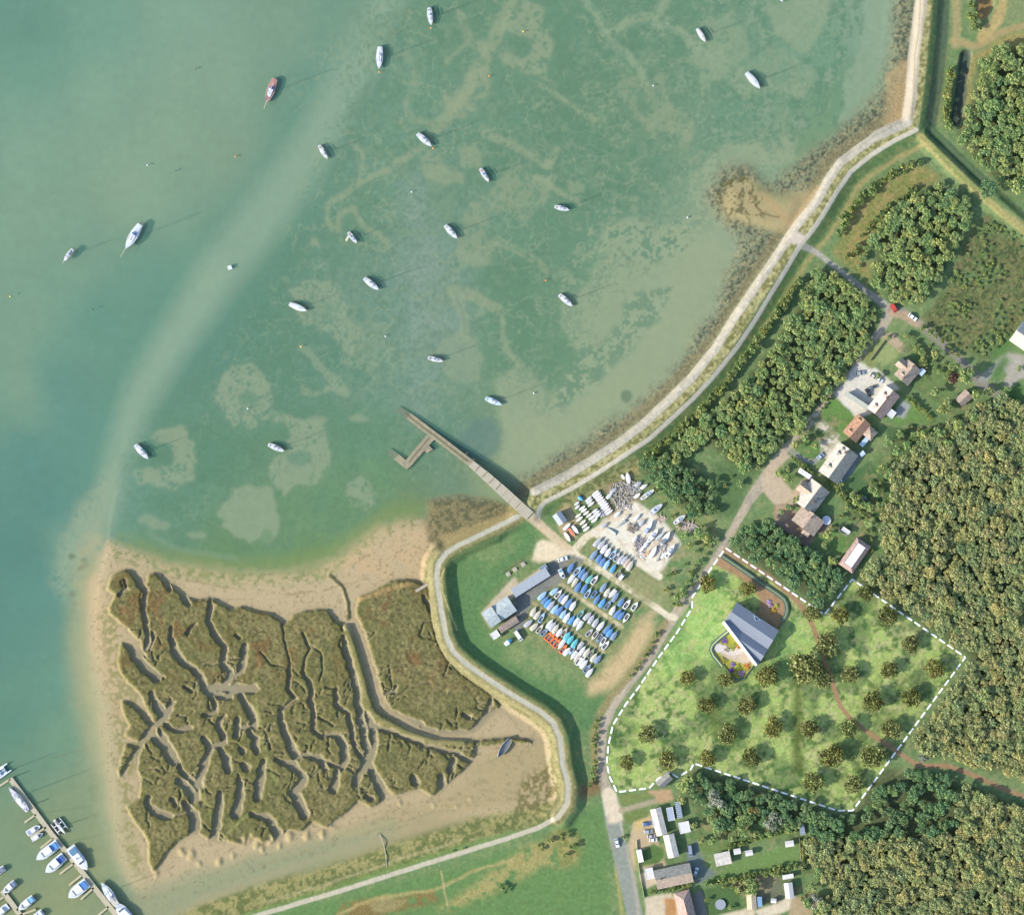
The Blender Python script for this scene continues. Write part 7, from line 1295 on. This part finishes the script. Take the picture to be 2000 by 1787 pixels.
fill('yard',dark,14,'dark bushy tree in the belt between boat yard and lane','trees behind the boat yard',13,.7,1.1)
fill('far',copse,14.5,'bushy yellow green tree in the copse at the top right','trees of the top right copse',14,.7,1.2)
fill('ditch',copse,14.5,'bushy green tree in the round copse above the lane junction','trees of the copse above the lane junction',15,.7,1.2)
fill('garden_edge',dark,15,'dark green tree between the meadow and the road side gardens','trees above the road side gardens',16,.7,1.15)
# rows and single trees
def rowtrees(pts,spacing,proto,sc,lab,cat,grp,jit=3):
    for (ax,ay),(bx,by) in zip(pts[:-1],pts[1:]):
        n=max(1,int(math.hypot(bx-ax,by-ay)/spacing))
        for i in range(n): t_=(i+.5)/n; proto.put(ax+(bx-ax)*t_+rnd.uniform(-jit,jit),ay+(by-ay)*t_+rnd.uniform(-jit,jit),sc*rnd.uniform(.75,1.2),lab,cat,grp,rnd)
rowtrees([(1562,545),(1522,605),(1472,675),(1422,742),(1372,797),(1312,855),(1262,893)],7,bush,1.5,'bush in the hedge line along the landward foot of the sea wall','bush','hedge bushes below the sea wall',3)
rowtrees([(1640,465),(1648,425),(1672,395),(1712,362),(1760,335),(1800,318)],11,bush,1.4,'bush on the outer arc of scrub under the bank','bush','bushes on the outer scrub arc',4)
rowtrees([(1668,530),(1690,490),(1715,450),(1750,412)],13,thick,.6,'light green small tree on the left fringe of the round copse','tree','fringe trees of the round copse',7)
rowtrees([(1655,512),(1680,470),(1705,430),(1745,395),(1790,365)],13,bush,1.2,'bush on the inner arc of scrub beside the copse','bush','bushes on the inner scrub arc',4)
rowtrees([(1858,130),(1850,180),(1846,225),(1858,255)],11,bush,1.5,'bush on the left bank of the dark ditch','bush','bushes along the dark ditch',2)
rowtrees([(1896,5),(1900,40),(1905,65)],12,bush,1.5,'bush beside the brown pond at the top right','bush','bushes by the brown pond',3)
rowtrees([(1762,650),(1800,690),(1830,725),(1860,745)],11,thick,.55,'tree in the green hedge belt along the upper lane','tree','hedge trees along the upper lane',4)
rowtrees([(1800,637),(1845,672),(1875,700)],12,bush,1.1,'bush on the right verge of the upper lane','bush','bushes along the upper lane',3)
rowtrees([(1612,905),(1588,888),(1560,900)][:0] or [(1545,893),(1565,908),(1590,925)],8,bush,1.0,'clipped bush in the hedge before the white caravan','bush','hedge bushes by the white caravan',1)
rowtrees([(1618,935),(1640,962),(1660,985),(1690,1005)],8,bush,1.15,'bush in the bright hedge right of the tan gabled house','bush','hedge bushes beside the tan gabled house',1.5)
rowtrees([(1628,770),(1615,785),(1602,802)],8,bush,.7,'low bush in the pale hedge across the first front lawn','bush','hedge bushes of the front lawn',1)
rowtrees([(1770,775),(1800,800),(1820,820)],9,bush,1.0,'bush in the hedge behind the red ridged house','bush','hedge bushes behind the cream house',1.5)
rowtrees([(1215,1625),(1218,1640)],9,bush,.7,'small bush beside the road entrance','bush','bushes by the road entrance',1)
rowtrees([(1420,1655),(1470,1638),(1520,1625),(1556,1618)],9,bush,1.0,'bush in the hedge along the top of the long lawn','bush','hedge bushes above the long lawn',2)
rowtrees([(1380,1722),(1440,1715),(1500,1700),(1555,1690)],9,bush,1.1,'bush in the border along the foot of the long lawn','bush','border bushes below the long lawn',2.5)
rowtrees([(1567,1640),(1570,1700)],8,bush,1.0,'tall bush in the hedge at the far end of the long lawn','bush','hedge bushes at the garden end',1)
rowtrees([(1268,1740),(1300,1738),(1350,1726)],9,bush,.9,'bush under the south side of the long house','bush','bushes below the long house',1.5)
rowtrees([(1166,1400),(1160,1450),(1163,1505),(1150,1540)],12,bush,.95,'bush on the left verge of the lane bend','bush','verge bushes at the lane bend',3)
rowtrees([(1290,1235),(1255,1285),(1225,1325)],14,bush,.9,'bush on the verge between lane and dinghy park','bush','verge bushes beside the dinghy park',3)
rowtrees([(1395,1045),(1380,1075),(1362,1105),(1340,1140),(1318,1165)],13,thick,.5,'small tree in the loose hedge between club field and lane','tree','hedge trees along the club field',5)
rowtrees([(1290,905),(1310,940),(1345,975),(1372,1010)],16,thick,.6,'light green tree on the edge of the boat yard belt','tree','edge trees of the boat yard belt',5)
for x,y,r in [(1075,1640,1.1),(1100,1632,1.4),(1120,1650,1.2),(1105,1668,.9),(1060,1655,.8),(985,1735,1.2),(978,1728,1.0),(1052,1650,.7),(885,1660,.5),(905,1655,.5)]: bush.put(x,y,r,'rough bush in the field beside the south bank','bush','bushes in the south field',rnd)
gt=[(1558,843,.9),(1572,855,.8),(1553,868,.8),(1540,935,.75),(1520,925,.7),(1535,915,.6),(1556,975,.7),(1527,1000,.6),(1540,990,.6),(1590,870,.6),(1700,668,.5),(1715,735,.55),(1735,660,.5),(1825,765,.9),(1850,790,1.0),(1905,770,1.0),(1840,800,.9),(1882,735,1.1),(1735,860,1.0),(1755,850,.9),(1770,870,.9),(1705,960,.9),(1690,985,.8),(1720,985,.9),(1700,1020,.9),(1735,925,.9),(1750,880,1.0),(1640,945,.6),(1590,1100,.9),(1625,1095,.9),(1610,1065,.7),(1800,850,1.1),(1830,845,1.1),(1870,830,1.1),(1900,815,1.1),(1790,880,1.1),(1850,870,1.1),(1985,790,.8),(1930,765,.8),(1965,760,.6),(1990,720,.5)]
for i,(x,y,s) in enumerate(gt): gtree.put(x,y,s,'green garden tree around the houses along the lane','tree','garden trees of the lane houses',rnd)
for i,(x,y,s) in enumerate([(1330,1560,.8),(1355,1610,.7),(1390,1640,.8),(1400,1620,.8),(1370,1640,.6),(1585,1730,.9),(1600,1700,1.0),(1575,1760,.9),(1520,1600,.8),(1440,1735,.6),(1460,1740,.6),(1600,1775,.9),(1425,1770,.5),(1380,1755,.4)]): gtree.put(x,y,s,'green garden tree behind the road side houses','tree','garden trees of the road side houses',rnd)
def single(name,x,y,m,Rr,h,label,seed,th=1.6): t=make_tree(name,Rr,h,th,12,620,.46,seed,m); t.location=G(x,y); tag(t,label,'tree')
single('copper_tree',1858,737,LMR,2.9,3.4,'dark copper leaved tree beside the lane corner',901); single('round_tree',1887,737,LMG,4.6,4.2,'large round green tree at the lane corner',902,2.5); single('tall_tree',1925,372,LMD,4.6,4.5,'lone dark tree standing on the dry bank by the ditch',903,3)
single('silver_tree',1510,1606,LMS,5.0,3.6,'pale silver leaved tree above the long lawn',904); single('autumn_tree',1470,1582,LMA,3.2,3.2,'orange brown tree among dark garden trees',905,2.4); single('silver_tree',1590,1760,LMS,4.2,3.2,'pale silvery tree by the garden corner bottom right',906); single('round_tree',1408,1610,LMD,4.8,4,'round dark green tree at the corner of the small lawn',907,2)
single('dead_tree',1803,1478,LMS,2.6,1.6,'bare pale tree beside the brown track outside the dashed line',908,2); single('pale_tree',1395,1560,LMS,5.4,4.5,'tall pale yellow green tree above the white annexe',909,2.6); single('pale_tree',1340,1530,LMG,4.6,4,'broad light green tree beside the grey barn',910,2.2); single('pampas_bush',1668,968,LMS,1.8,1.6,'left of two pale feathery bushes in the shaded garden',911,.4); single('pampas_bush',1687,976,LMS,1.7,1.6,'right of two pale feathery bushes in the shaded garden',912,.4)
# scrub meadow by the right edge: low bushes
def fbm_at(p): return N30[int((p[1]-GY0)/STEP),int((p[0]-GX0)/STEP)]
scr=scatter([(1845,575),(1885,480),(1925,430),(2030,475),(2030,585),(1990,635),(1925,700),(1870,678),(1805,622)],9,21)
scr=[p for p in scr if fbm_at(p)>.48]
for x,y in scr: bush.put(x,y,rnd.choice([.4,.5,.6,.8,1.0]),'low bush in the mottled scrub meadow above the houses','bush','bushes of the scrub meadow',rnd,rnd.uniform(.3,.6))
for key,p_,sp in (('g6',[(1298,1125),(1340,1100),(1362,1128),(1325,1185),(1300,1172)],12),('g7',[(1335,1040),(1402,1015),(1398,1060),(1350,1085)],14),('g8',[(1392,930),(1450,930),(1440,985),(1405,1010)],20),('g9',[(1262,935),(1300,955),(1350,1012),(1330,1030),(1290,990)],16),('g1',[(1605,1052),(1665,970),(1735,890),(1760,840),(1830,800),(1850,830),(1780,880),(1740,1000),(1705,1090),(1690,1020),(1640,1030)],15),('g2',[(1375,1565),(1560,1605),(1560,1618),(1440,1640),(1400,1640)],13),('g3',[(1385,1722),(1560,1695),(1560,1705),(1495,1715),(1460,1745),(1430,1735)],12),('g4',[(1545,1755),(1600,1740),(1605,1795),(1550,1795)],13),('g5',[(1790,645),(1870,725),(1840,760),(1810,745),(1780,690)],13)):
    for x,y in scatter(p_,sp,hash(key)%97 if False else int(key[1])*7):
        if fbm_at((x,y))<.40: continue
        (bush if rnd.random()<.7 else gtree).put(x,y,rnd.uniform(.5,1.0),*(('rough shrub on the waste ground between boat yard and lane','bush','shrubs around the boat yard') if key in ('g6','g7','g8','g9') else ('garden shrub among the houses and their lawns','bush','garden shrubs around the houses')),rnd)
# parkland trees of the meadow
PARK=[(1382,1140,14),(1459,1147,12),(1585,1197,14),(1688,1158,13),(1640,1201,15),(1732,1202,18),(1615,1258,19),(1778,1257,15),(1570,1302,27),(1603,1322,17),(1657,1315,15),(1735,1308,14),(1823,1305,17),(1497,1320,18),(1415,1325,12),(1342,1323,13),(1380,1376,14),(1458,1376,16),(1704,1368,19),(1778,1361,17),(1262,1432,15),(1420,1432,16),(1509,1419,16),(1580,1422,16),(1657,1420,16),(1740,1422,16),(1223,1487,13),(1303,1483,15),(1380,1480,14),(1466,1478,16),(1623,1474,19),(1703,1475,20),(1587,1525,17),(1663,1530,16)]
park=Proto([make_tree('parkland_tree',4.0,2.6,2.4,46,1500,.32,600+i,LMP) for i in range(5)])
rowsP=[[0,1],[3,2,4,5],[6,7],[8,9,10,11,12],[15,13,14],[16,17,18,19],[20,21,22,23,24,25],[26,27,28,29,30,31],[32,33]]
rn={i:(r,k) for r,row in enumerate(rowsP) for k,i in enumerate(sorted(row,key=lambda q:PARK[q][0]))}
for i,(x,y,r) in enumerate(PARK):
    rr,kk=rn[i]; lab={0:'speckled tree nearest the lane at the top of the meadow',1:'speckled tree beside the brown drive above the new house',8:'largest speckled tree, left of the brown track in the meadow',9:'speckled tree touching the lower right of the largest meadow tree',2:'speckled tree where the brown track meets the inner boundary corner'}.get(i,'speckled tree, %s from the left in the %s row of meadow trees'%(ORD[kk],ORD[rr]))
    park.put(x,y,r*PX/3.35,lab,'tree','speckled trees set out over the meadow',rnd,max(.85,r*PX/4.0))
for q in (oak,thick,copse,dark,bush,gtree,park): q.close()
for nm in [o for o in bpy.data.objects if o.type=='EMPTY' and not o.children and 'label' not in o]: bpy.data.objects.remove(nm)
